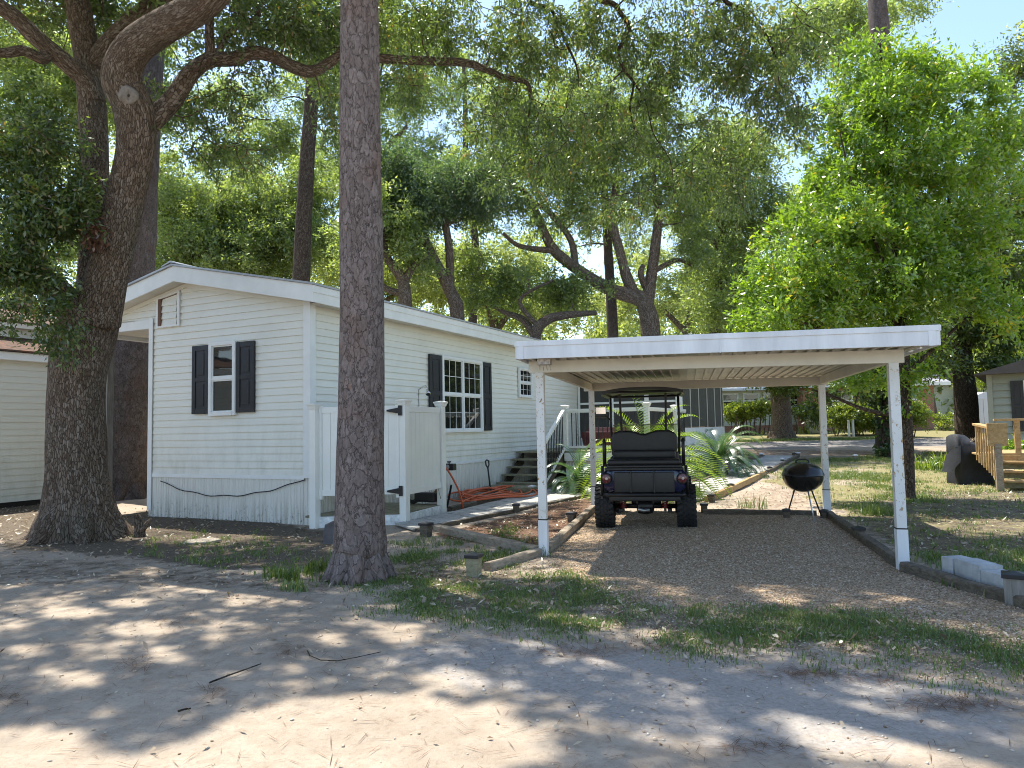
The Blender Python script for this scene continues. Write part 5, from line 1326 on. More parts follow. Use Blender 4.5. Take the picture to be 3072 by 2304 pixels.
ok.branches(cC, thick=.008); ok.crown(cC, .17, 8, 7, .075, .03, M['leaf_brown'], .6, .8, name='dead_spray')
# out of the frame: the rest of the crown, leaves cut out to leave sun patches
cD = np.stack([r.uniform(-11, -2.5, 46), r.uniform(6.0, 13.5, 46), r.uniform(8.4, 11.5, 46)], 1)
ok.branches(cD, thick=.03, sag=-.05); ok.crown(cD, .75, 9, 22, .12, .05, M['leaf_oak'], .2, .7, name='shade_crown', keep=lit_keep)
ok.finish()

# ---- an oak standing right of the camera whose crown hangs over the road and into the top of the picture
hb = Vector((6.2, 1.0, 0)); hb.z = gz(hb.x, hb.y)
ho = Tree('live_oak', 'live oak leaning in from the right, its twigs hanging into the top centre', hb, M['bark_dark'], seed=9)
ho.limb([(hb + Vector((0, 0, -.2)), .62), (hb + Vector((0, 0, .4)), .44), (hb + Vector((-.1, .3, 2)), .38), (hb + Vector((-.5, 1.2, 4.2)), .34), (hb + Vector((-1.3, 2.5, 6.2)), .28)], 20, 8, True, .06)
top = hb + Vector((-1.3, 2.5, 6.2))
ho.limb([(top, .20), (Vector((4.3, 5.5, 7.9)), .12), (Vector((3.6, 8.0, 8.5)), .07), (V(1820, -60, 10.0), .045), (V(1850, 20, 10.6), .040), (V(1890, 90, 10.7), .034), (V(1856, 150, 10.8), .03), (V(1872, 210, 10.9), .024), (V(1900, 250, 11), .02), (V(1890, 330, 11.1), .014), (V(1915, 420, 11.2), .008)], 8, 6)
ho.limb([(top, .20), (Vector((3.0, 5.2, 8.3)), .12), (Vector((1.2, 7.2, 8.9)), .07), (V(1580, -60, 10.4), .04), (V(1655, 30, 10.8), .03), (V(1690, 110, 10.9), .024), (V(1730, 200, 11), .016), (V(1735, 260, 11.1), .008)], 8, 6)
ho.limb([(top, .20), (Vector((2.6, 4.4, 8.4)), .09), (Vector((-.3, 7.0, 9.3)), .06), (Vector((-3.0, 8.4, 9.6)), .04), (Vector((-5.4, 9.3, 9.6)), .025)], 10, 7)
ho.limb([(top, .20), (Vector((4.6, 5.6, 7.6)), .10), (V(2200, -80, 9.6), .045), (V(2240, 40, 10.2), .03), (V(2300, 110, 10.3), .022), (V(2330, 190, 10.4), .015), (V(2340, 300, 10.5), .008)], 8, 6)
ho.limb([(V(1872, 210, 10.9), .02), (V(1935, 300, 11), .015), (V(1960, 400, 11), .011), (V(2010, 480, 11.1), .008), (V(2020, 560, 11.2), .005)], 6, 6)
r = ho.rng
hA = cat_([ell(1600, 120, 11, 150, 130, 38, r, .9), ell(1480, 60, 10.8, 120, 70, 16, r, .8), ell(1750, 40, 10.6, 160, 50, 20, r, .8), ell(1850, 120, 11, 160, 130, 34, r, .9), ell(2080, 130, 10.8, 170, 150, 46, r, .9), ell(2270, 120, 10.4, 150, 150, 46, r, .8), ell(2330, 300, 10.5, 110, 110, 22, r, .6), ell(1480, 330, 11, 130, 140, 18, r, .8), ell(1700, 380, 11.1, 170, 150, 30, r, .9), ell(1930, 400, 11.1, 170, 170, 36, r, .9), ell(2130, 450, 11, 120, 160, 22, r, .7), ell(1560, 560, 11.2, 130, 80, 10, r, .7), ell(1850, 640, 11.2, 130, 100, 10, r, .7), ell(2190, 560, 10.9, 60, 110, 8, r, .5), ell(2410, 130, 10.3, 60, 120, 10, r, .4)])
hA = cat_([hA, hA[::2] + r.normal(size=hA[::2].shape) * .38])
ho.branches(hA, thick=.011, sag=.16, up=.0, rmin=.006, jit=.2, seg=7)
ho.crown(hA, .33, 9, 10, .082, .028, M['leaf_oak'], .75, .7, bias=.15)
n_ = 900
sh_pts = []  # unseen sprays added along sun rays to throw shade on chosen ground
while len(sh_pts) < n_:
    p = Vector((ho.rr.uniform(-9, 8.5), ho.rr.uniform(1.8, 9.6), 0))
    px, py = project(np.array([p]))
    if in_poly(px, py, LIT_P[0])[0]: continue
    if p.x > .3 and p.y > 6.9: continue
    H = ho.rr.uniform(8.4, 11.0)
    sh_pts.append(tuple(shade_at(p, H)))
for _ in range(70):      # more sprays added to shade the bed and the house path
    p = Vector((ho.rr.uniform(-1.8, 1.4), ho.rr.uniform(9.8, 14.2), 0)); sh_pts.append(tuple(shade_at(p, ho.rr.uniform(9.2, 11.0))))
hS = np.array(sh_pts)
ho.branches(hS, thick=.006, sag=-.03, up=.1)
ho.crown(hS, .55, 8, 26, .12, .052, M['leaf_oak'], .1, .6, name='shade_crown', keep=lit_keep)  # added overhead leaves, shaped to cast the dapples on the road
ho.finish()

# ---- pines
def pine(name, label, rows, crown_z, seed, bark, sides=28, rough=.05, crown_r=2.6, ncl=40, top=17.0, nl=(10, 14), flare=None, group=None, NLW=(.20, .010), extra=None):
    b = rows[0][0]; base = Vector((b.x, b.y, gz(b.x, b.y)))
    t = Tree(name, label, base, bark, seed=seed, group=group or 'pine trees around the home')
    if flare: rows = [(base + Vector((0, 0, -.15)), flare * 1.25), (base + Vector((0, 0, .03)), flare), (base + Vector((0, 0, .22)), flare * .80)] + rows[1:]
    t.limb(rows, sides, 10, True, rough)
    if flare:
        for k in range(8):
            a = k * 2 * PI / 8 + .2 + .1 * math.sin(k * 5); dr = Vector((math.cos(a), math.sin(a), 0)); q = flare
            t.limb([(base + dr * q * .52 + Vector((0, 0, .34)), q * .26), (base + dr * q * .80 + Vector((0, 0, .13)), q * .28), (base + dr * q * 1.06 + Vector((0, 0, .02)), q * .22), (base + dr * q * 1.22 + Vector((0, 0, -.06)), q * .10)], 10, 5, True, .08, False)
    tp = rows[-1][0]; r = t.rng
    n = ncl; ang = r.uniform(0, 2 * PI, n); zz = r.uniform(crown_z, top, n); rad = crown_r * (1 - .6 * (zz - crown_z) / max(.1, top - crown_z)) * r.uniform(.35, 1, n)
    c = np.stack([tp.x + np.cos(ang) * rad, tp.y + np.sin(ang) * rad, zz], 1)
    if extra is not None: c = cat_([c, extra(r)])
    t.branches(c, thick=.02, sag=-.05, up=.6)
    t.crown(c, .55, nl[0], nl[1], NLW[0], NLW[1], M['needle'], -.1, .8, needle=True, jit=.05)
    t.finish(); return t
b = G(1078, 1735); Yp = b.y
pine('pine_tree', 'tall straight scaly-barked pine trunk in the foreground, left of the carport',
     [(b, .27)] + PL([(1080, 1640, Yp, 158), (1079, 1560, Yp, 148), (1080, 1400, Yp, 142), (1084, 1200, Yp, 136), (1086, 900, Yp, 132), (1083, 600, Yp, 128), (1080, 300, Yp, 122), (1078, 0, Yp, 116)]) + [(V(1076, 0, Yp) + Vector((0, .1, 4)), .15), (V(1076, 0, Yp) + Vector((0, .2, 9)), .10)], 11, 31, M['bark_pine'], 64, .018, 2.4, 46, 15.5, flare=.275)
b = G(386, 1492); Yp = b.y
pine('pine_tree', 'dark thick pine trunk standing between the oak and the porch', [(b, .45)] + PL([(386, 1400, Yp, 120), (395, 1150, Yp, 112), (408, 850, Yp, 100), (428, 500, Yp, 92), (446, 200, Yp, 84), (456, 0, Yp, 80)]) + [(V(460, 0, Yp) + Vector((0, 0, 5)), .22)], 12.5, 32, M['bark_pine_dark'], 32, .05, 3, 40, 17.5, flare=.50)
Yp = 22.0; b = V(900, 1330, Yp); b.z = 0
pine('pine_tree', 'dark straight pine trunk rising behind the roof of the mobile home', [(b, .30)] + PL([(900, 1000, Yp, 56), (905, 820, Yp, 52), (916, 560, Yp, 46), (933, 325, Yp, 42), (944, 140, Yp, 38), (950, -20, Yp, 34)]) + [(V(952, 0, Yp) + Vector((0, 0, 3)), .1)], 11.0, 33, M['bark_dark'], 20, .04, 3.0, 40, 18, group=None,
     extra=lambda r: cat_([ell(830, 300, 21.5, 90, 60, 8, r), ell(1020, 250, 21.5, 60, 60, 6, r), ell(1000, 80, 21.5, 140, 60, 14, r), ell(800, 100, 21.5, 120, 60, 12, r)]))
Yp = 25.0; b = V(2660, 1330, Yp); b.z = gz(b.x, Yp)
pine('pine_tree', 'tall brown pine top poking above the bright green tree', [(b, .36)] + PL([(2655, 1000, Yp, 66), (2650, 600, Yp, 62), (2645, 200, Yp, 58), (2636, 60, Yp, 56), (2628, -40, Yp, 52)]) + [(V(2625, -40, Yp) + Vector((0, 0, 5)), .3)], 18.5, 34, M['bark_pine_dark'], 20, .05, 3.0, 26, 22)
Yp = 29.0; b = V(1838, 1280, Yp); b.z = gz(b.x, Yp)
pine('pine_tree', 'slim pine trunk rising straight behind the carport roof, left of a forked oak', [(b, .25)] + PL([(1838, 1000, Yp, 34), (1826, 780, Yp, 28), (1812, 560, Yp, 24), (1800, 380, Yp, 20), (1792, 200, Yp, 14)]), 8.5, 35, M['bark_pine_dark'], 14, .04, 3.0, 36, 16.5, NLW=(.26, .018))
Yp = 31.0; b = V(1418, 1280, Yp); b.z = gz(b.x, Yp)
pine('pine_tree', 'thin pine trunk among the far oaks above the long roof', [(b, .2)] + PL([(1418, 950, Yp, 26), (1428, 760, Yp, 22), (1400, 500, Yp, 18), (1395, 300, Yp, 14), (1390, 180, Yp, 10)]), 9.0, 36, M['bark_pine_dark'], 12, .04, 2.8, 34, 16.5, NLW=(.26, .018), extra=lambda r: cat_([ell(1330, 300, 30, 150, 90, 12, r), ell(1260, 400, 30, 90, 70, 8, r)]))

# ---- oaks behind the home
def far_oak(label, limbs, blobs, seed, mat, base=None, L=.15, W=.064, nT=10, nL=17, rc=.70, thick=.022, trunk_n=1, droop=.15, name='live_oak', bark='bark_far', group='oaks behind the mobile home', bias=.3, sag=.02):
    if base is None: p = limbs[0][0]; base = V(p[0], p[1], p[2])
    base = Vector((base.x, base.y, gz(base.x, base.y)))
    t = Tree(name, label, base, M[bark], seed=seed, group=group); r = t.rng
    for i, rows in enumerate(limbs):
        q = PL(rows)
        if i == 0: q = [(base + Vector((0, 0, -.1)), q[0][1] * 1.35), (base + Vector((0, 0, .35)), q[0][1] * 1.08)] + q
        t.limb(q, 12 if i < trunk_n else 9, 6, i < trunk_n, .06)
    c = cat_([ell(x, y, Yd, rx, ry, int(n * 2.5), r, rd) for x, y, Yd, rx, ry, n, rd in blobs])
    t.branches(c, thick=thick * 1.2, sag=sag, rmin=.012, up=.3, jit=.24, seg=8, n=4)
    t.crown(c, rc, nT, nL, L, W, M[mat], droop, .75, bias=bias)
    t.finish(); return t
YA = 27.0
far_oak('forked grey oak whose limbs spread left above the carport roof',
        [[(1952, 1010, YA, 60), (1940, 930, YA, 54), (1918, 896, YA, 50), (1838, 872, YA, 40), (1765, 830, YA, 36), (1675, 763, YA, 32), (1638, 708, YA, 28), (1602, 625, YA, 22), (1560, 560, YA, 14)],
         [(1905, 890, YA, 36), (1880, 830, YA, 34), (1866, 780, YA, 30), (1838, 662, YA, 26), (1844, 572, YA, 20), (1860, 480, YA, 12)],
         [(1938, 925, YA, 40), (1945, 885, YA, 38), (1964, 752, YA, 32), (1976, 632, YA, 26), (1960, 520, YA, 18), (1990, 400, YA, 10)],
         [(1725, 796, YA, 24), (1712, 720, YA, 20), (1650, 640, YA, 16), (1590, 600, YA, 10)],
         [(1660, 752, YA, 20), (1560, 738, YA - .5, 14), (1510, 700, YA - 1, 10)],
         [(1960, 815, YA, 18), (2030, 780, YA, 14), (2080, 800, YA, 8)],
         [(1935, 860, YA, 20), (1922, 820, YA - .3, 18), (1930, 795, YA - .3, 14)]],
        [(1560, 470, YA, 230, 120, 40, 2.2), (1800, 470, YA, 230, 140, 48, 2.5), (2020, 560, YA, 160, 150, 30, 2), (1500, 620, YA, 120, 60, 10, 1.5), (1700, 640, YA, 160, 60, 12, 1.5), (2080, 760, YA, 70, 80, 8, 1), (1680, 300, YA, 240, 120, 34, 2.5), (1960, 300, YA, 170, 120, 24, 2.5), (1500, 330, YA, 130, 110, 14, 2)], 41, 'leaf_far', L=.14, W=.055, droop=.2)
far_oak('dark low oak just above the middle of the long roof',
        [[(1372, 960, 25, 44), (1362, 900, 25, 40), (1337, 844, 25, 34), (1290, 752, 25, 28), (1262, 690, 25, 22), (1235, 620, 25, 14)],
         [(1350, 870, 25, 26), (1348, 760, 25, 24), (1335, 640, 25, 18), (1340, 560, 25, 10)], [(1310, 790, 25, 20), (1220, 750, 25, 16), (1150, 765, 25, 10)], [(1280, 735, 25, 14), (1180, 680, 25, 10)]],
        [(1300, 590, 25, 190, 90, 60, 1.8), (1180, 520, 25, 100, 90, 24, 1.5), (1430, 560, 25, 110, 90, 24, 1.5), (1200, 680, 25, 90, 60, 12, 1.2)], 42, 'leaf_far_dark', L=.13, W=.048, nL=18, rc=.66)
far_oak('crooked small oak with low forked limbs right of the front pine',
        [[(1216, 950, 24, 44), (1214, 880, 24, 40), (1205, 835, 24, 32), (1160, 770, 24, 24), (1150, 700, 24, 18), (1160, 620, 24, 10)],
         [(1212, 850, 24, 26), (1240, 800, 24, 22), (1290, 760, 24, 14)], [(1205, 880, 24, 22), (1150, 860, 24, 18), (1090, 780, 24, 12)]],
        [(1170, 660, 24, 110, 80, 14, 1.5), (1060, 720, 24, 90, 90, 10, 1.5), (1260, 780, 24, 80, 40, 5, 1)], 43, 'leaf_far')
far_oak('broad pale-green oak filling the gap left of the front pine',
        [[(700, 1200, 30, 60), (690, 1000, 30, 50), (680, 860, 30, 40), (640, 740, 30, 28), (600, 640, 30, 16)], [(685, 900, 30, 30), (760, 800, 30, 22), (860, 740, 30, 12)], [(680, 850, 30, 26), (720, 720, 30, 20), (740, 600, 30, 10)], [(690, 940, 30, 22), (560, 850, 29.5, 16), (500, 820, 29, 10)]],
        [(620, 640, 30, 190, 90, 58, 2.6), (800, 620, 30, 170, 90, 46, 2.6), (560, 740, 29, 120, 80, 32, 2), (720, 740, 29.5, 200, 80, 50, 2.2), (900, 720, 29.5, 130, 100, 34, 2), (680, 800, 29, 190, 50, 28, 2), (500, 560, 30, 70, 110, 16, 2), (960, 560, 30, 90, 80, 16, 2)], 44, 'leaf_far', nL=17, rc=.72)
far_oak('oak glimpsed behind the left live oak limbs', [[(60, 1150, 28, 70), (70, 900, 28, 50), (100, 700, 28, 36), (140, 500, 28, 20)], [(75, 860, 28, 30), (20, 700, 28, 16)], [(95, 720, 28, 26), (220, 560, 28, 12)]],
        [(60, 400, 28, 170, 150, 34, 2.5), (220, 250, 28, 170, 130, 34, 2.5), (60, 150, 28, 160, 120, 26, 2.5), (460, 330, 28, 90, 110, 16, 2), (100, 800, 28, 140, 100, 18, 2), (400, 150, 28, 150, 110, 24, 2)], 45, 'leaf_far', rc=.75, L=.17, W=.075)
far_oak('tall loose oak behind the gap at upper centre', [[(1120, 1200, 36, 44), (1110, 900, 36, 40), (1100, 600, 36, 34), (1120, 380, 36, 24), (1140, 220, 36, 12)], [(1104, 560, 36, 24), (1020, 400, 36, 14)], [(1105, 500, 36, 22), (1220, 380, 36, 12)]],
        [(1080, 470, 36, 150, 90, 18, 2.5), (1170, 330, 36, 130, 80, 12, 2.5), (1300, 500, 36, 140, 80, 16, 2.5), (700, 480, 36, 120, 60, 14, 2), (850, 430, 36, 120, 60, 14, 2), (960, 250, 36, 150, 110, 16, 2.5), (700, 300, 36, 130, 90, 8, 2.5), (1300, 230, 36, 150, 100, 16, 2.5), (1120, 120, 36, 160, 70, 12, 2.5), (1240, 620, 36, 150, 80, 14, 2.5)], 46, 'leaf_far', L=.2, W=.08, rc=1.0)
far_oak('tall oak behind the bright tree, left shoulder', [[(2130, 1250, 30, 50), (2140, 1000, 30, 40), (2170, 800, 30, 34), (2160, 600, 30, 26), (2190, 380, 30, 14)], [(2192, 780, 30, 24), (2080, 660, 30, 16), (2040, 600, 30, 8)], [(2170, 640, 30, 22), (2270, 480, 30, 12)]],
        [(2190, 470, 30, 140, 120, 40, 2.5), (2100, 640, 30, 90, 80, 16, 2), (2260, 640, 29.5, 130, 110, 30, 2), (2150, 800, 30, 110, 80, 18, 2), (2180, 920, 29, 120, 70, 22, 2), (2420, 120, 31, 140, 90, 26, 2.5), (2540, 60, 31, 130, 60, 20, 2), (2700, 30, 31, 60, 40, 6, 1.5)], 47, 'leaf_far', rc=.85)
far_oak('low twisted oak limbs just over the far end of the roof', [[(1610, 1180, 26, 40), (1606, 1010, 26, 34), (1640, 960, 26, 30), (1700, 945, 26, 24), (1790, 938, 26, 14)], [(1606, 1010, 26, 26), (1570, 960, 26.3, 22), (1520, 940, 26.6, 16), (1480, 920, 27, 8)], [(1620, 985, 26, 18), (1560, 900, 26, 12), (1660, 840, 26, 7)]],
        [(1560, 860, 27, 130, 60, 12, 1.5), (1700, 880, 27, 120, 50, 10, 1.5), (1480, 900, 27, 80, 40, 6, 1), (1420, 800, 27, 80, 60, 8, 1)], 48, 'leaf_far')

far_oak('pale sunlit oak far behind the low limbs over the roof end', [[(1480, 1230, 42, 40), (1490, 1050, 42, 34), (1470, 930, 42, 24), (1420, 830, 42, 14)], [(1485, 1000, 42, 22), (1560, 900, 42, 14), (1640, 850, 42, 7)]],
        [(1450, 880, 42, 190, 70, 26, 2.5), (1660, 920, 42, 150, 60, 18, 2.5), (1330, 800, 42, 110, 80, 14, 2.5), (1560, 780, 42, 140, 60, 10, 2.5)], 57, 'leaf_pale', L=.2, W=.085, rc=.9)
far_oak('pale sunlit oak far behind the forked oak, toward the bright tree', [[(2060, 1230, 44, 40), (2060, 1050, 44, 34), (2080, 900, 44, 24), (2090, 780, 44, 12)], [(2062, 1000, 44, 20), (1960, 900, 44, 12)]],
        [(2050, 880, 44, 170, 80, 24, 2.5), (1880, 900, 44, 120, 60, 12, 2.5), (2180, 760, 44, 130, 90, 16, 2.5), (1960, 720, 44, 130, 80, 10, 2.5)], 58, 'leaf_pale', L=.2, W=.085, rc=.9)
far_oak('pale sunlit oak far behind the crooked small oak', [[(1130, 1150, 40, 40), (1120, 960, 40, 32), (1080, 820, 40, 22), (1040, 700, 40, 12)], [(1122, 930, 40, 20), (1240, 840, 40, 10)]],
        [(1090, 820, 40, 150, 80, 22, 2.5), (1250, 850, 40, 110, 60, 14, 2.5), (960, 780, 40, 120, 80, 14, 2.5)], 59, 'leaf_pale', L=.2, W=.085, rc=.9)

# ---- the bright tree right of the carport, and its neighbours
b = G(2726, 1496); Yb = b.y
bt = Tree('shade_tree', 'bright fresh-green bushy tree standing right behind the carport', b, M['bark_dark'], seed=51)
bt.limb([(b + Vector((0, 0, -.1)), .17), (b + Vector((0, 0, .12)), .115)] + PL([(2724, 1350, Yb, 32), (2716, 1150, Yb, 28), (2712, 1000, Yb, 26), (2690, 760, Yb, 22), (2665, 500, Yb, 17), (2650, 260, Yb, 11), (2640, 130, Yb, 5)]), 14, 8, True, .05)
for rows in ([(2714, 1060, Yb, 16), (2770, 900, Yb, 15), (2830, 700, Yb + .2, 12), (2860, 500, Yb + .3, 8), (2870, 330, Yb + .3, 4)], [(2712, 1000, Yb, 16), (2600, 880, Yb, 12), (2480, 780, Yb - .3, 8), (2400, 700, Yb - .4, 4)], [(2705, 930, Yb, 14), (2640, 760, Yb - .5, 11), (2560, 560, Yb - .7, 7), (2520, 400, Yb - .7, 4)],
             [(2718, 1100, Yb, 14), (2560, 1050, Yb - .3, 9), (2400, 960, Yb - .5, 6), (2290, 900, Yb - .6, 3)], [(2720, 1120, Yb, 14), (2850, 1000, Yb, 10), (2980, 880, Yb, 6)], [(2722, 1250, Yb, 16), (2600, 1230, Yb - .1, 12), (2500, 1190, Yb - .2, 9), (2440, 1170, Yb - .3, 5)]): bt.limb(PL(rows), 8, 6)
r = bt.rng
bc = cat_([ell(2640, 190, Yb, 110, 90, 18, r, .6), ell(2600, 330, Yb, 170, 110, 40, r, 1.0), ell(2760, 330, Yb + .2, 150, 110, 34, r, 1.0), ell(2560, 520, Yb, 190, 120, 56, r, 1.2), ell(2780, 520, Yb, 190, 120, 52, r, 1.2), ell(2480, 700, Yb - .1, 190, 110, 58, r, 1.2), ell(2720, 720, Yb - .4, 200, 120, 56, r, 1.0), ell(2920, 640, Yb, 130, 150, 40, r, 1.1), ell(2400, 850, Yb - .2, 190, 90, 50, r, 1.2), ell(2620, 880, Yb - .3, 200, 80, 44, r, 1.2), ell(2840, 880, Yb - .2, 150, 80, 28, r, 1.0), ell(2300, 960, Yb - .1, 120, 40, 16, r, .9), ell(2450, 960, Yb - .1, 170, 40, 20, r, .9), ell(2680, 1000, Yb + .1, 130, 60, 16, r, .8), ell(2880, 300, Yb + .3, 100, 90, 22, r, .7), ell(2980, 430, Yb + .2, 100, 110, 24, r, .7), ell(2780, 230, Yb + .2, 80, 60, 12, r, .6), ell(2980, 950, Yb - .6, 90, 60, 9, r, .8), ell(2570, 1150, Yb - .1, 120, 40, 7, r, .5), ell(2720, 1160, Yb, 80, 60, 8, r, .5)])
bt.branches(bc, thick=.010, sag=-.06, rmin=.004, jit=.08)
bt.crown(bc, .44, 10, 17, .105, .040, M['leaf_bright'], -.12, .75, bias=.8, ldroop=.12)
bt.finish()
far_oak('dark-trunked shade tree at the right, behind the covered grill', [[(2905, 1345, 26, 70), (2898, 1200, 26, 62), (2885, 1080, 26, 54), (2890, 900, 26, 44), (2910, 700, 26, 28), (2930, 520, 26, 14)], [(2888, 1060, 26, 34), (2990, 900, 26, 22), (3080, 780, 26, 12)], [(2890, 1000, 26, 30), (2800, 860, 26, 18), (2760, 760, 26, 10)], [(2890, 1100, 26, 20), (2800, 1040, 25.5, 12)]],
        [(3000, 620, 26, 130, 140, 38, 2.2), (2960, 820, 26, 150, 90, 30, 2.2), (2860, 960, 25.5, 160, 60, 20, 2), (3060, 980, 25, 90, 80, 16, 2), (2790, 1090, 25, 60, 40, 5, 1), (2990, 1090, 25, 50, 40, 4, 1), (3040, 420, 27, 80, 90, 14, 2), (2790, 700, 26, 110, 120, 20, 2), (3060, 200, 28, 60, 90, 10, 1.5)], 52, 'leaf_right', name='shade_tree', bark='bark_dark', group='shade trees beyond the lawn', L=.16, W=.06, rc=.75)
far_oak('thick grey trunk by the far white house seen under the carport', [[(2345, 1306, 36, 66), (2344, 1240, 36, 58), (2340, 1160, 36, 54), (2336, 1060, 36, 48), (2330, 900, 36, 40)], [(2338, 1100, 36, 30), (2420, 1000, 36, 20), (2480, 900, 36, 10)], [(2338, 1100, 36, 26), (2250, 1010, 36, 16)]],
        [(2330, 1000, 36, 170, 50, 26, 2.5), (2270, 1130, 35.3, 50, 16, 4, .6), (2400, 1130, 35.3, 50, 18, 4, .6), (2345, 1165, 35.3, 26, 20, 3, .4), (2420, 880, 34, 220, 110, 50, 4.5), (2200, 980, 33, 120, 60, 16, 3.5)], 53, 'leaf_right', name='shade_tree', bark='bark_far', group='shade trees beyond the lawn', L=.17, W=.075, rc=.8)  # last two crown blobs, hidden from view, added to shade the far road
far_oak('ivy-wrapped tree stem behind the right front carport post', [[(2662, 1368, 23.5, 30), (2660, 1250, 23.5, 27), (2664, 1150, 23.5, 25), (2680, 980, 23.5, 20), (2690, 800, 23.5, 10)]],
        [(2650, 1120, 23.5, 90, 60, 10, 1.2), (2560, 1160, 23.3, 60, 26, 3, .6), (2690, 980, 23.5, 130, 80, 14, 1.5), (2465, 1200, 24.5, 28, 50, 3, .5)], 54, 'leaf_right', name='shade_tree', bark='bark_dark', group='shade trees beyond the lawn', L=.15, W=.06, rc=.6)
iv = bpy.data.objects['shade_tree.003'] if 'shade_tree.003' in bpy.data.objects else None
rI = np.random.default_rng(8); zc = np.linspace(0.05, 2.6, 46); ib = G(2662, 1368)
cI = np.stack([ib.x + rI.normal(size=46) * .15, ib.y + rI.normal(size=46) * .12 - .1, ib.z + zc], 1)
Vv, Q, v = spray(cI, np.full(46, .24), 6, 9, .10, .08, .2, .8, rI)
if iv: np_mesh('ivy', Vv, Q, M['ivy'], {'v': v}, False, iv, ib)
far_oak('leaning reddish trunk beside the yellow house far right', [[(2800, 1290, 44, 34), (2796, 1240, 44, 28), (2788, 1180, 44, 24), (2780, 1100, 44, 18)]], [(2790, 1050, 44, 110, 50, 14, 2)], 55, 'leaf_right', name='shade_tree', bark='bark_pine' if False else 'bark_far', group='shade trees beyond the lawn', L=.2, W=.09, rc=.9)
far_oak('pale feathery tree behind the grey house at the right edge', [[(3060, 1290, 34, 40), (3050, 1150, 34, 30), (3040, 1050, 34, 18)]], [(3040, 1070, 34, 120, 60, 24, 2), (2990, 1120, 33, 60, 40, 8, 1.5)], 56, 'leaf_hedge', name='shade_tree', bark='bark_far', group='shade trees beyond the lawn', L=.22, W=.05, rc=.8)

# ---- far wood closing the view: one mass
rF = np.random.default_rng(77); nF = 1700
ang = rF.uniform(-.72, .78, nF); dist = rF.uniform(56, 84, nF); zF = rF.gamma(1.6, 5.0, nF) + .3
cF = np.stack([np.sin(ang) * dist, np.cos(ang) * dist, np.minimum(zF, 26) + .8], 1)
Vv, Q, v = spray(cF, np.full(nF, 2.3), 8, 22, .42, .21, .1, .8, rF)
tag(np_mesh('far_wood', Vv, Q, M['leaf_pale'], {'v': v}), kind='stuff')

# ---- sago palms
def sago(label, base, nfr, Lf, th, seed, mat, spread=1.0, lift=.55):
    rr = random.Random(seed); base = Vector(base); o = thing('sago_palm', label, 'sago palm', base, 0, 'sago palms in the bed before the deck')
    w = MB(); w.tube([(0, 0, -.1), (0, 0, th * .5), (0, 0, th)], [.16, .17, .11], 14, True, 0, lambda i, k, n, z, a: 1 + .12 * ((k + i) % 2)); w.build('trunk', M['bark_dark'], o, smooth=False)
    vs = []; fs = []; vv = []; st = MB()
    for i in range(nfr):
        az = i * 2.39996 + rr.uniform(-.2, .2); el = PI / 2 * (1 - (i + .5) / nfr) ** .8 * .95 + rr.uniform(-.08, .08)
        L = Lf * rr.uniform(.8, 1.1); p = Vector((0, 0, th - .02)); d = Vector((math.cos(az) * math.cos(el) * spread, math.sin(az) * math.cos(el) * spread, math.sin(el) * lift / .55)).normalized()
        pts = []; n = 40; step = L / n
        for k in range(n + 1):
            pts.append(p.copy()); p = p + d * step; d = (d + Vector((0, 0, -.034 - .034 * k / n * 2))).normalized()
        st.tube(pts, [.010 * (1 - .8 * k / n) for k in range(n + 1)], 4, False)
        tone = rr.gauss(.5, .16)
        for k in range(4, n + 1):
            t_ = (pts[min(n, k + 1)] - pts[k - 1]).normalized(); sd = t_.cross(Vector((0, 0, 1))).normalized(); up = sd.cross(t_)
            f = k / n; ll = .125 * Lf * math.sin(PI * min(1, .12 + f * .9)) ** .7 + .02
            for sg in (-1, 1):
                for sub in (0,):
                    q = pts[k] + t_ * step * sub; dr = (sd * sg * .88 + t_ * .42 + up * .50).normalized(); tip = q + dr * ll - Vector((0, 0, ll * .10))
                    wv = t_ * .0075 * (1.2 if Lf > 1 else 1); b0 = len(vs)
                    m_ = q + dr * ll * .5
                    vs += [q - wv, q + wv, m_ + wv * .95, m_ - wv * .95, tip]; fs += [(b0, b0 + 1, b0 + 2, b0 + 3), (b0 + 3, b0 + 2, b0 + 4, b0 + 4)]
                    vv += [max(0, min(1, tone + rr.gauss(0, .1)))] * 5
    q4 = np.array([f if len(set(f)) == 4 else (f[0], f[1], f[2], f[2]) for f in fs])
    quads = q4[::2]; tris = np.array([f[:3] for f in fs[1::2]])
    V2 = np.array([tuple(p) for p in vs])
    me = bpy.data.meshes.new('fronds'); me.from_pydata(V2.tolist(), [], [tuple(x) for x in quads] + [tuple(x) for x in tris])
    a = me.attributes.new('v', 'FLOAT', 'POINT'); a.data.foreach_set('value', np.array(vv, np.float32)); me.materials.append(mat)
    fo = bpy.data.objects.new('fronds', me); COL.objects.link(fo); fo.parent = o
    st.build('stalks', M['frond'], fo, smooth=True, fixn=False)
    return o
gq = V(1945, 1450, 14.4); gq.z = gz(gq.x, gq.y)
sago('sunlit yellow-green sago palm right behind the golf cart', gq, 64, 2.0, .36, 3, M['frond'], 1.0, .32)
gq = V(1738, 1440, 15.4); gq.z = gz(gq.x, gq.y)
sago('greyish shaded sago palm in front of the deck, left of the cart', gq, 34, 1.1, .18, 5, M['frond_dark'], 1.2, .35)
gq = V(2160, 1400, 18.6); gq.z = gz(gq.x, gq.y)
sago('large blue-green sago palm at the porch corner beside the far path', gq, 56, 1.45, .38, 7, M['frond_dark'], 1.1, .34)

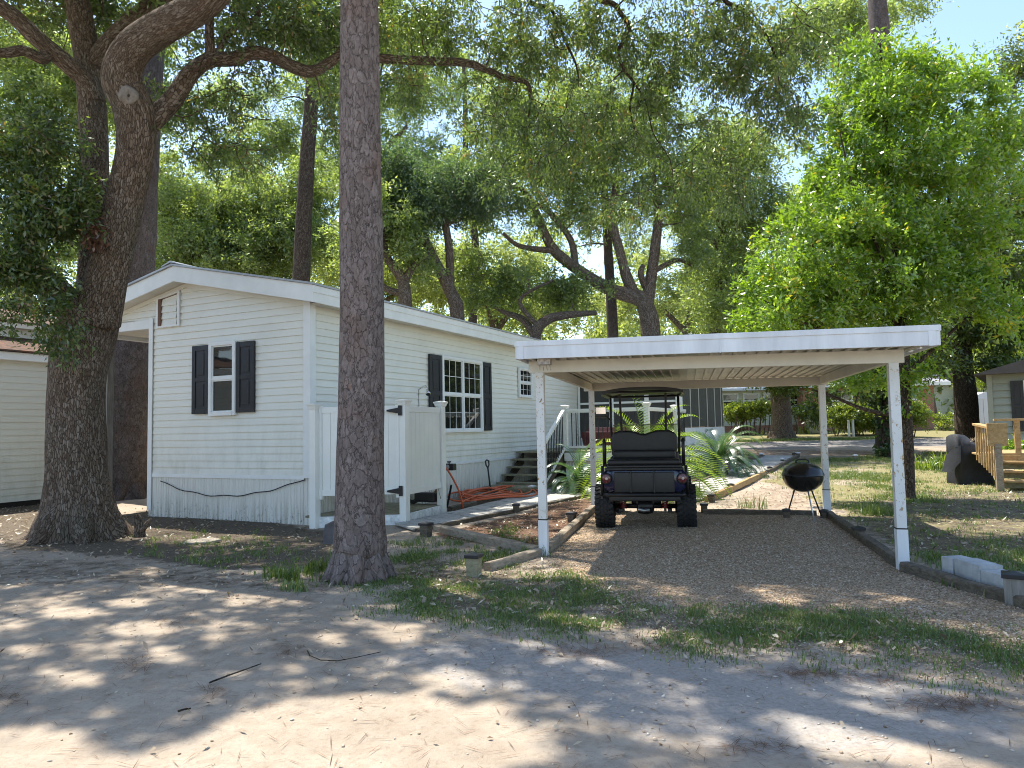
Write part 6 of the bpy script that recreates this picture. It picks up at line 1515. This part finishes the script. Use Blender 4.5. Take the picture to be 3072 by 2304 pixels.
# ---- hedges and plants round the far houses
def shrub(name, label, blobs, seed, mat, stems=None, L=.12, W=.06, rc=.4, cat='hedge', nT=8, nL=14, group=None):
    c0 = blobs[0]; base = V(c0[0], c0[1], c0[2]); base.z = gz(base.x, base.y)
    t = Tree(name, label, base, M['bark_far'], cat, group, seed)
    r = t.rng; c = cat_([ell(x, y, Yd, rx, ry, n, r, rd) for x, y, Yd, rx, ry, n, rd in blobs])
    for i in range(stems or 6):
        q = c[r.integers(len(c))]; a = Vector((q[0] + r.normal() * .2, q[1] + r.normal() * .1, gz(q[0], q[1]) - .05))
        t.limb([(a, .03), ((a + Vector(q)) / 2 + Vector((r.normal() * .15, 0, 0)), .022), (Vector(q), .012)], 5, 3)
    t.crown(c, rc, nT, nL, L, W, M[mat], 0, .8)
    t.finish()
shrub('hedge', 'leggy flat-topped hedge with bare stems before the far white house', [(2240, 1230, 39, 70, 16, 46, .6), (2300, 1226, 39, 40, 18, 18, .5), (2215, 1250, 39, 40, 12, 10, .5)], 61, 'leaf_hedge', 26, L=.16, W=.07, rc=.45)
shrub('hedge', 'dark hedge continuing right of the thick grey trunk', [(2415, 1235, 39.5, 50, 16, 22, .6), (2440, 1250, 39.5, 30, 22, 12, .5)], 62, 'leaf_right', 10, L=.15, W=.07, rc=.42)
shrub('hedge', 'round clipped yellow-green shrub before the brick house', [(2570, 1250, 37, 85, 36, 120, 1.2), (2640, 1260, 37, 50, 34, 50, .9), (2510, 1245, 37, 40, 24, 24, .8)], 63, 'leaf_hedge', 8, L=.12, W=.055, rc=.42, nL=18)
shrub('hedge', 'yellow-green shrub showing between carport post and dark trunk', [(2740, 1245, 34, 45, 36, 46, 1.0)], 64, 'leaf_hedge', 6, L=.12, W=.055, rc=.4)
shrub('shrub', 'small pale shrub beside the far yellow house', [(2845, 1262, 40, 32, 26, 18, .7)], 65, 'leaf_hedge', 5, rc=.4, cat='shrub')
shrub('shrub', 'sunlit shrub glimpsed through the porch opening', [(335, 1130, 19, 22, 50, 14, .5), (470, 1180, 24, 60, 70, 24, 1.0), (330, 1250, 19, 20, 90, 14, .5)], 66, 'leaf_hedge', 5, rc=.4, cat='shrub', L=.10, W=.05)
shrub('shrub', 'leafy shrub behind the wooden deck at the right edge', [(3050, 1340, 17.2, 34, 26, 12, .4)], 67, 'leaf_bright', 4, rc=.25, cat='shrub', L=.09, W=.04)
# strappy lily clump by the covered grill
rL = np.random.default_rng(5); lb_ = G(2812, 1408); V2, Q2, v2 = blades(np.array(tuple(lb_)[:2]) + rL.normal(size=(30, 2)) * np.array([.28, .2]), 8, .42, .014, .05, rL)
lo = thing('lily_clump', 'clump of strappy bright leaves left of the covered grill', 'plant', lb_); np_mesh('leaves', V2, Q2, M['frond'], {'v': v2}, False, lo, lb_)
lb_ = G(2430, 1300); V2, Q2, v2 = blades(np.array(tuple(lb_)[:2]) + rL.normal(size=(24, 2)) * np.array([1.6, .4]), 8, .5, .02, .1, rL)
lo = thing('groundcover_clump', 'low leafy groundcover at the foot of the far hedge', 'plant', lb_); np_mesh('leaves', V2, Q2, M['leaf_hedge'], {'v': v2}, False, lo, lb_)
# ------------------------------------------------------------------ neighbours' buildings
def local_house(name, label, org, rz, cat='house'): return thing(name, label, cat, org, rz)
# left neighbour: siding wall with brown shingle roofs
so = G(60, 1519); so.z = 0
nb = local_house('neighbour_house', 'cream-sided house with brown shingle roofs behind the oak at left', so, HA)
w = MB(); lap_siding(w, (0, 0, 0), (0, 1, 0), (1, 0, 0), -7, 3.6, .10, 3.02, .135); w.box(-4.5, -.01, -7, 3.6, .1, 3.02); lap_siding(w, (-4.5, 3.6, 0), (1, 0, 0), (0, 1, 0), 0, 4.5, .1, 3.02, .135); w.build('wall', M['siding2'], nb, fixn=False)
w = MB(); w.box(-4.4, -.06, -6.9, 3.5, -.1, .10); w.build('foundation', M['cart_black'], nb)
w = MB(); w.box(-.0, .22, -7.2, 3.8, 2.98, 3.14); w.build('fascia', M['trim'], nb, bevel=.004)
w = MB(); w.extr([(.30, -7.3, 3.145), (.30, -7.3, 3.18), (-1.1, -7.3, 3.62), (-1.1, -7.3, 3.585)], (0, 11.2, 0)); w.build('porch_roof', M['shingle'], nb)
w = MB(); lap_siding(w, (-1.1, 0, 0), (0, 1, 0), (1, 0, 0), -7, 3.6, 3.45, 3.86, .12); w.box(-4.4, -1.11, -7, 3.6, 3.02, 3.86); w.box(-1.1, -.86, -7.2, 3.8, 3.80, 3.90); w.build('upper_wall', M['siding'], nb, fixn=False)
w = MB(); w.extr([(-.80, -7.3, 3.905), (-.80, -7.3, 3.94), (-2.9, -7.3, 4.52), (-5.2, -7.3, 3.94), (-5.2, -7.3, 3.905), (-2.9, -7.3, 4.485)], (0, 11.2, 0)); w.build('roof', M['shingle'], nb)
# white picket gate glimpsed behind the porch pine
pg = thing('fence_panel', 'short white fence panel glimpsed beside the porch wall', 'fence', hw(-5.2, 5.4) if False else V(447, 1330, 17.6), HA)
pgo = pg.location.copy(); pgo.z = gz(pgo.x, pgo.y); pg.location = pgo
w = MB(); w.box(-.5, .5, -.02, .02, .15, .95); w.build('boards', M['siding4'], pg, bevel=.003)
w = MB(); w.box(-.55, .55, -.04, .04, .95, 1.02); w.build('rail', M['trim'], pg, bevel=.004)
# far white house
YW = 43.0
a = V(2130, 1300, YW); a.z = gz(a.x, a.y); gzw = a.z
wx0 = -6.0; wx1 = V(2412, 1300, YW).x - a.x
wh = local_house('white_house', 'far white clapboard house with windows and a white metal roof', a, 0)
w = MB(); lap_siding(w, (0, 0, 0), (1, 0, 0), (0, -1, 0), wx0, wx1, .38, 2.45, .17); w.box(wx0, wx1, .01, 8, .3, 2.45); w.build('wall', M['siding4'], wh, fixn=False)
w = MB(); w.box(wx0, wx1, -.02, 7.9, -.3, .36); w.build('foundation', M['brick'], wh)
w = MB(); w.extr([(wx0 - .3, -.6, 2.42), (wx0 - .3, -.6, 2.55), (wx0 - .3, 2.2, 3.15), (wx0 - .3, 2.2, 3.02)], (wx1 - wx0 + .5, 0, 0)); w.build('porch_roof', M['roof_white'], wh)
w = MB(); w.extr([(wx0 - .3, 2.2, 3.0), (wx0 - .3, 2.2, 3.16), (wx0 - .3, 5.2, 4.3), (wx0 - .3, 8.4, 3.1), (wx0 - .3, 8.4, 3.0)], (wx1 - wx0 + 5, 0, 0)); w.build('roof', M['roof_grey'], wh)
for x in (-4.6, -3.2, -1.8, .75, 2.0, 3.2, 4.6):
    window(wh, (x, -.02, 1.35), (1, 0, 0), (0, -1, 0), 1.0, .95, 1, (0, 0), fr=.09)
# brick house
a = V(2412, 1300, 42.0); a.z = gz(a.x, a.y)
bh = local_house('brick_house', 'far red-brick house with a grey shingle roof behind the clipped shrub', a, 0)
w = MB(); w.box(.05, 7.6, 0, 9, -.3, 2.55); w.build('wall', M['brick'], bh)
w = MB(); w.extr([(-.6, -.7, 2.52), (-.6, -.7, 2.68), (-.6, 4.2, 4.5), (-.6, 9.4, 2.6), (-.6, 9.4, 2.5)], (8.8, 0, 0)); w.build('roof', M['roof_grey'], bh)
w = MB(); w.box(-.6, 8.2, -.72, -.68, 2.48, 2.68); w.build('fascia', M['trim'], bh)
for x, ww in ((1.6, 1.3), (3.4, 1.7), (5.4, 1.2)): window(bh, (x, -.01, 1.15), (1, 0, 0), (0, -1, 0), ww, 1.15, 1 if ww < 1.5 else 2, (2, 2), fr=.08)
# yellow house further right
a = V(2752, 1290, 50.0); a.z = gz(a.x, a.y)
yh = local_house('yellow_house', 'far pale-yellow house behind the leaning trunk at right', a, 0)
w = MB(); lap_siding(w, (0, 0, 0), (1, 0, 0), (0, -1, 0), 0, 9, .2, 2.7, .2); w.box(0, 9, .01, 7, -.3, 2.7); w.build('wall', M['siding4'], yh, fixn=False)
w = MB(); w.extr([(-.4, -.5, 2.65), (-.4, -.5, 2.8), (-.4, 3.5, 3.9), (-.4, 7.4, 2.8), (-.4, 7.4, 2.65)], (10, 0, 0)); w.build('roof', M['shingle'], yh)
window(yh, (2.6, -.01, 1.0), (1, 0, 0), (0, -1, 0), 1.0, 1.2, 1, (0, 0), fr=.08)
# air conditioner, white pipes
a = G(2447, 1302); a = V(2447, 1302, 39.2); a.z = gz(a.x, a.y)
ac = thing('air_conditioner', 'grey boxy air conditioner standing by the far brick wall', 'air conditioner', a)
w = MB(); w.box(-.42, .42, -.35, .35, 0, .75); w.build('cabinet', simple('ac_grey', (.42, .42, .38), .5), ac, bevel=.03)
w = MB()
for i in range(7): w.box(-.36 + i * .105, -.31 + i * .105, -.365, -.352, .30, .68)
w.build('grille', M['cart_black'], ac)
w = MB(); w.box(-.44, .44, -.37, .37, .75, .80); w.build('lid', M['trim'], ac, bevel=.01)
for (x, y0, h, lab) in ((2547, 1299, .78, 'left one of two short white pipes before the brick wall'), (2560, 1299, .80, 'right one of two short white pipes before the brick wall'), (2639, 1298, 1.55, 'tall white pipe in front of the clipped round shrub')):
    p = V(x, y0, 36); p.z = gz(p.x, p.y); w = MB(); w.tube([(0, 0, -.1), (0, 0, h)], .06, 10); w.tube([(0, 0, h), (0, 0, h + .04)], [.075, .06], 10)
    o = w.build('pipe', M['trim'], smooth='auto'); o.location = p; tag(o, lab, 'pipe', 'white pipes before the brick house')
# grey house at right edge, with a shutter
a = V(2976, 1315, 20.5); a.z = gz(a.x, a.y)
gh = local_house('grey_house', 'grey clapboard house with a black shutter at the right edge', a, R(-36))
w = MB(); lap_siding(w, (0, 0, 0), (1, 0, 0), (0, -1, 0), 0, 6, .25, 2.55, .20, None, .045); w.box(0, 6, .01, 8, -.1, 2.55); lap_siding(w, (0, 0, 0), (0, 1, 0), (-1, 0, 0), 0, 8, .25, 2.55, .20, None, .045); w.build('wall', M['siding3'], gh, fixn=False)
w = MB(); w.box(-.052, .08, -.062, -.047, .2, 2.55); w.build('corner_trim', M['siding3'], gh)
w = MB(); w.extr([(-.35, -.45, 2.50), (6.3, -.45, 2.50), (6.3, -.45, 3.4), (2.2, -.45, 3.25)], (0, 8.9, 0)); w.build('roof', simple('dark_eave', (.07, .06, .055), .8), gh)
shutter(gh, (.50, -.047, .9), (1, 0, 0), (0, -1, 0), .28, 1.4); window(gh, (.80, -.047, .9), (1, 0, 0), (0, -1, 0), .9, 1.4, 1)
# white garden gate beyond
a = V(2955, 1290, 30); a.z = gz(a.x, a.y)
fg = thing('white_shed', 'white board shed front glimpsed left of the grey house', 'shed', a)
w = MB()
for i in range(6): w.box(-.72 + i * .24, -.50 + i * .24, 0, .04, .35, 1.75)
w.build('boards', M['vinyl'], fg, bevel=.004)
w = MB(); w.extr([(-.8, -.02, 1.75), (.8, -.02, 1.75), (.1, -.02, 2.05)], (0, .5, 0)); w.build('gable', M['trim'], fg)
w = MB(); w.box(-.8, .8, -.03, .0, .38, .44); w.box(-.76, -.66, -.03, .05, -.1, 1.75); w.box(.66, .76, -.03, .05, -.1, 1.75); w.build('frame', M['trim'], fg)
# wooden steps and deck at the right edge
a = G(3001, 1473); a.z = 0
wd = thing('wooden_porch', 'new yellow-wood porch with railing and steps at the right edge', 'porch', a, R(-22))
w = MB(); w.box(-.06, .06, -.06, .06, -.05, .92); w.build('newel_post', M['timber'], wd, bevel=.006)
def wbox(nm, *b, mat='new_wood'): w = MB(); w.box(*b); return w.build(nm, M[mat], wd, bevel=.005)
for i in range(3): wbox('tread', .10, 1.9, .05 + i * .28, .36 + i * .28, .17 + i * .17, .21 + i * .17)
for i in range(3): wbox('riser', .12, 1.9, .36 + i * .28 - .02, .36 + i * .28, .04 + i * .17, .168 + i * .17, mat='green_wood')
wbox('floor', -.15, 2.6, .92, 2.9, .66, .70)
wbox('rim_board', -.15, 2.6, .89, .918, .50, .66)
w = MB(); w.beam((-.05, .0, 1.22), (-.14, 1.1, 1.30), .14, .045); w.build('side_rail', M['new_wood'], wd, bevel=.005)
w = MB(); w.obox((.0, -.02, 1.10), (.17, 0, 0), (0, .03, 0), (0, 0, .22)); w.build('cap_board', M['new_wood'], wd, bevel=.006)
w = MB(); w.beam((.15, .95, 1.38), (2.6, .95, 1.38), .12, .045); w.build('front_rail', M['new_wood'], wd, bevel=.005)
for i in range(8):
    f = i / 7; w = MB(); w.beam((-.06 - .09 * f, .05 + 1.05 * f, .25 + .3 * f), (-.05 - .09 * f, .0 + 1.1 * f, 1.19 + .08 * f), .045, .03, up=(1, 0, 0)); w.build('baluster', M['new_wood'], wd, bevel=.003)
for x in (.55, 1.9): wbox('rail_post', x - .05, x + .05, .93, 1.0, .70, 1.36)
# the covered grill
a = G(2912, 1449); a.z = 0
cg = thing('covered_grill', 'grill under a dark fabric cover with dead leaves on top', 'covered grill', a, R(4))
w = MB(); vs = []; fs = []; n = 48; lev = [(.0, 1.0), (.10, 1.0), (.25, .97), (.42, .93), (.60, .93), (.72, .95), (.80, .93), (.845, .80), (.85, .40)]
for j, (z, k) in enumerate(lev):
    for i in range(n):
        t_ = 2 * PI * i / n; c_, s_ = math.cos(t_), math.sin(t_); e = .42
        x = math.copysign(abs(c_) ** e, c_) * .44 * k; y = math.copysign(abs(s_) ** e, s_) * .30 * k
        f = 1 + (.045 * math.sin(t_ * 5 + z * 4) + .03 * math.sin(t_ * 11 + z * 9) + .05 * math.sin(t_ * 3 - z * 7)) * (1 - .35 * z)
        hood = .22 * max(0, min(1, (-x + .15) / .3)) * (1 if j >= 6 else 0) * max(0, min(1, (y + .32) / .2))
        zz = z + hood + .02 * math.sin(t_ * 4 + 1) * (1 if 3 < j < 7 else .3)
        if j >= 7: zz += -.05 * (1 - abs(x) / .4)
        vs.append((x * f, y * f, zz))
for j in range(len(lev) - 1):
    for i in range(n): fs.append((j * n + i, j * n + (i + 1) % n, (j + 1) * n + (i + 1) % n, (j + 1) * n + i))
vs.append((0, .05, .86)); fs += [((len(lev) - 1) * n + i, (len(lev) - 1) * n + (i + 1) % n, len(vs) - 1) for i in range(n)]
w.add([(x * .90, y * .9, z * 1.02) for x, y, z in vs], fs); w.build('cover', M['cloth'], cg, smooth=True)
w = MB(); w.extr([(-.43, -.20, .82), (-.36, -.26, .84), (-.40, -.30, .50), (-.60, -.22, .26), (-.66, -.02, .28), (-.50, .05, .62)], (.03, .04, 0)); w.build('flap', M['cloth'], cg, bevel=.008, smooth='auto')
rC = np.random.default_rng(4); cc = np.stack([rC.normal(.12, .10, 60), rC.normal(-.05, .07, 60), rC.uniform(.87, .94, 60)], 1); Vv, Q, v = spray(cc, np.full(60, .05), 2, 2, .08, .045, .0, .5, rC)
np_mesh('dead_leaves', Vv, Q, M['litter'], {'v': v}, False, cg)
w = MB(); w.tube([(-.05, 0, 0), (.05, .02, .12), (.10, .02, .20)], [.10, .12, .03], 12); o = w.build('plant_pot', M['cap_white'], smooth=True); o.location = G(2982, 1452) + Vector((0, .25, .05)); o.rotation_euler = (R(10), R(-50), 0); tag(o, 'white pot lying on its side at the porch post', 'pot')

# ------------------------------------------------------------------ sun, sky, camera
wd_ = bpy.data.worlds.new('World'); SC.world = wd_; wd_.use_nodes = True
nt = wd_.node_tree; nt.nodes.clear(); bgd = nt.nodes.new('ShaderNodeBackground'); wo_ = nt.nodes.new('ShaderNodeOutputWorld')
sky = nt.nodes.new('ShaderNodeTexSky'); sky.sky_type = 'NISHITA'; sky.sun_disc = False
EL = math.asin(SUN.z); AZ = math.atan2(SUN.x, SUN.y)
sky.sun_elevation = EL; sky.sun_rotation = AZ; sky.air_density = 1.0; sky.dust_density = .7; sky.ozone_density = 1.0
nt.links.new(sky.outputs[0], bgd.inputs[0]); bgd.inputs[1].default_value = .14; nt.links.new(bgd.outputs[0], wo_.inputs[0])
sl = bpy.data.lights.new('sun', 'SUN'); sl.energy = 3.9; sl.angle = R(.53); sl.color = (1.0, .95, .86)
so_ = bpy.data.objects.new('sun', sl); COL.objects.link(so_); so_.rotation_euler = SUN.to_track_quat('Z', 'Y').to_euler(); so_.location = (0, 0, 30)
cd = bpy.data.cameras.new('camera'); co = bpy.data.objects.new('camera', cd); COL.objects.link(co)
cd.sensor_width = 36; cd.lens = F / 3072 * 36; cd.clip_end = 1000; cd.clip_start = .05
mt = CM.to_4x4(); mt.translation = CAM; co.matrix_world = mt; SC.camera = co
SC.view_settings.view_transform = 'Standard'; SC.view_settings.look = 'None'; SC.view_settings.gamma = 1; SC.view_settings.exposure = 1.3
SC.view_settings.use_curve_mapping = False
cy = SC.cycles; cy.max_bounces = 4; cy.diffuse_bounces = 2; cy.glossy_bounces = 3; cy.transmission_bounces = 4; cy.transparent_max_bounces = 6
cy.sample_clamp_indirect = 6; cy.filter_width = 1.0
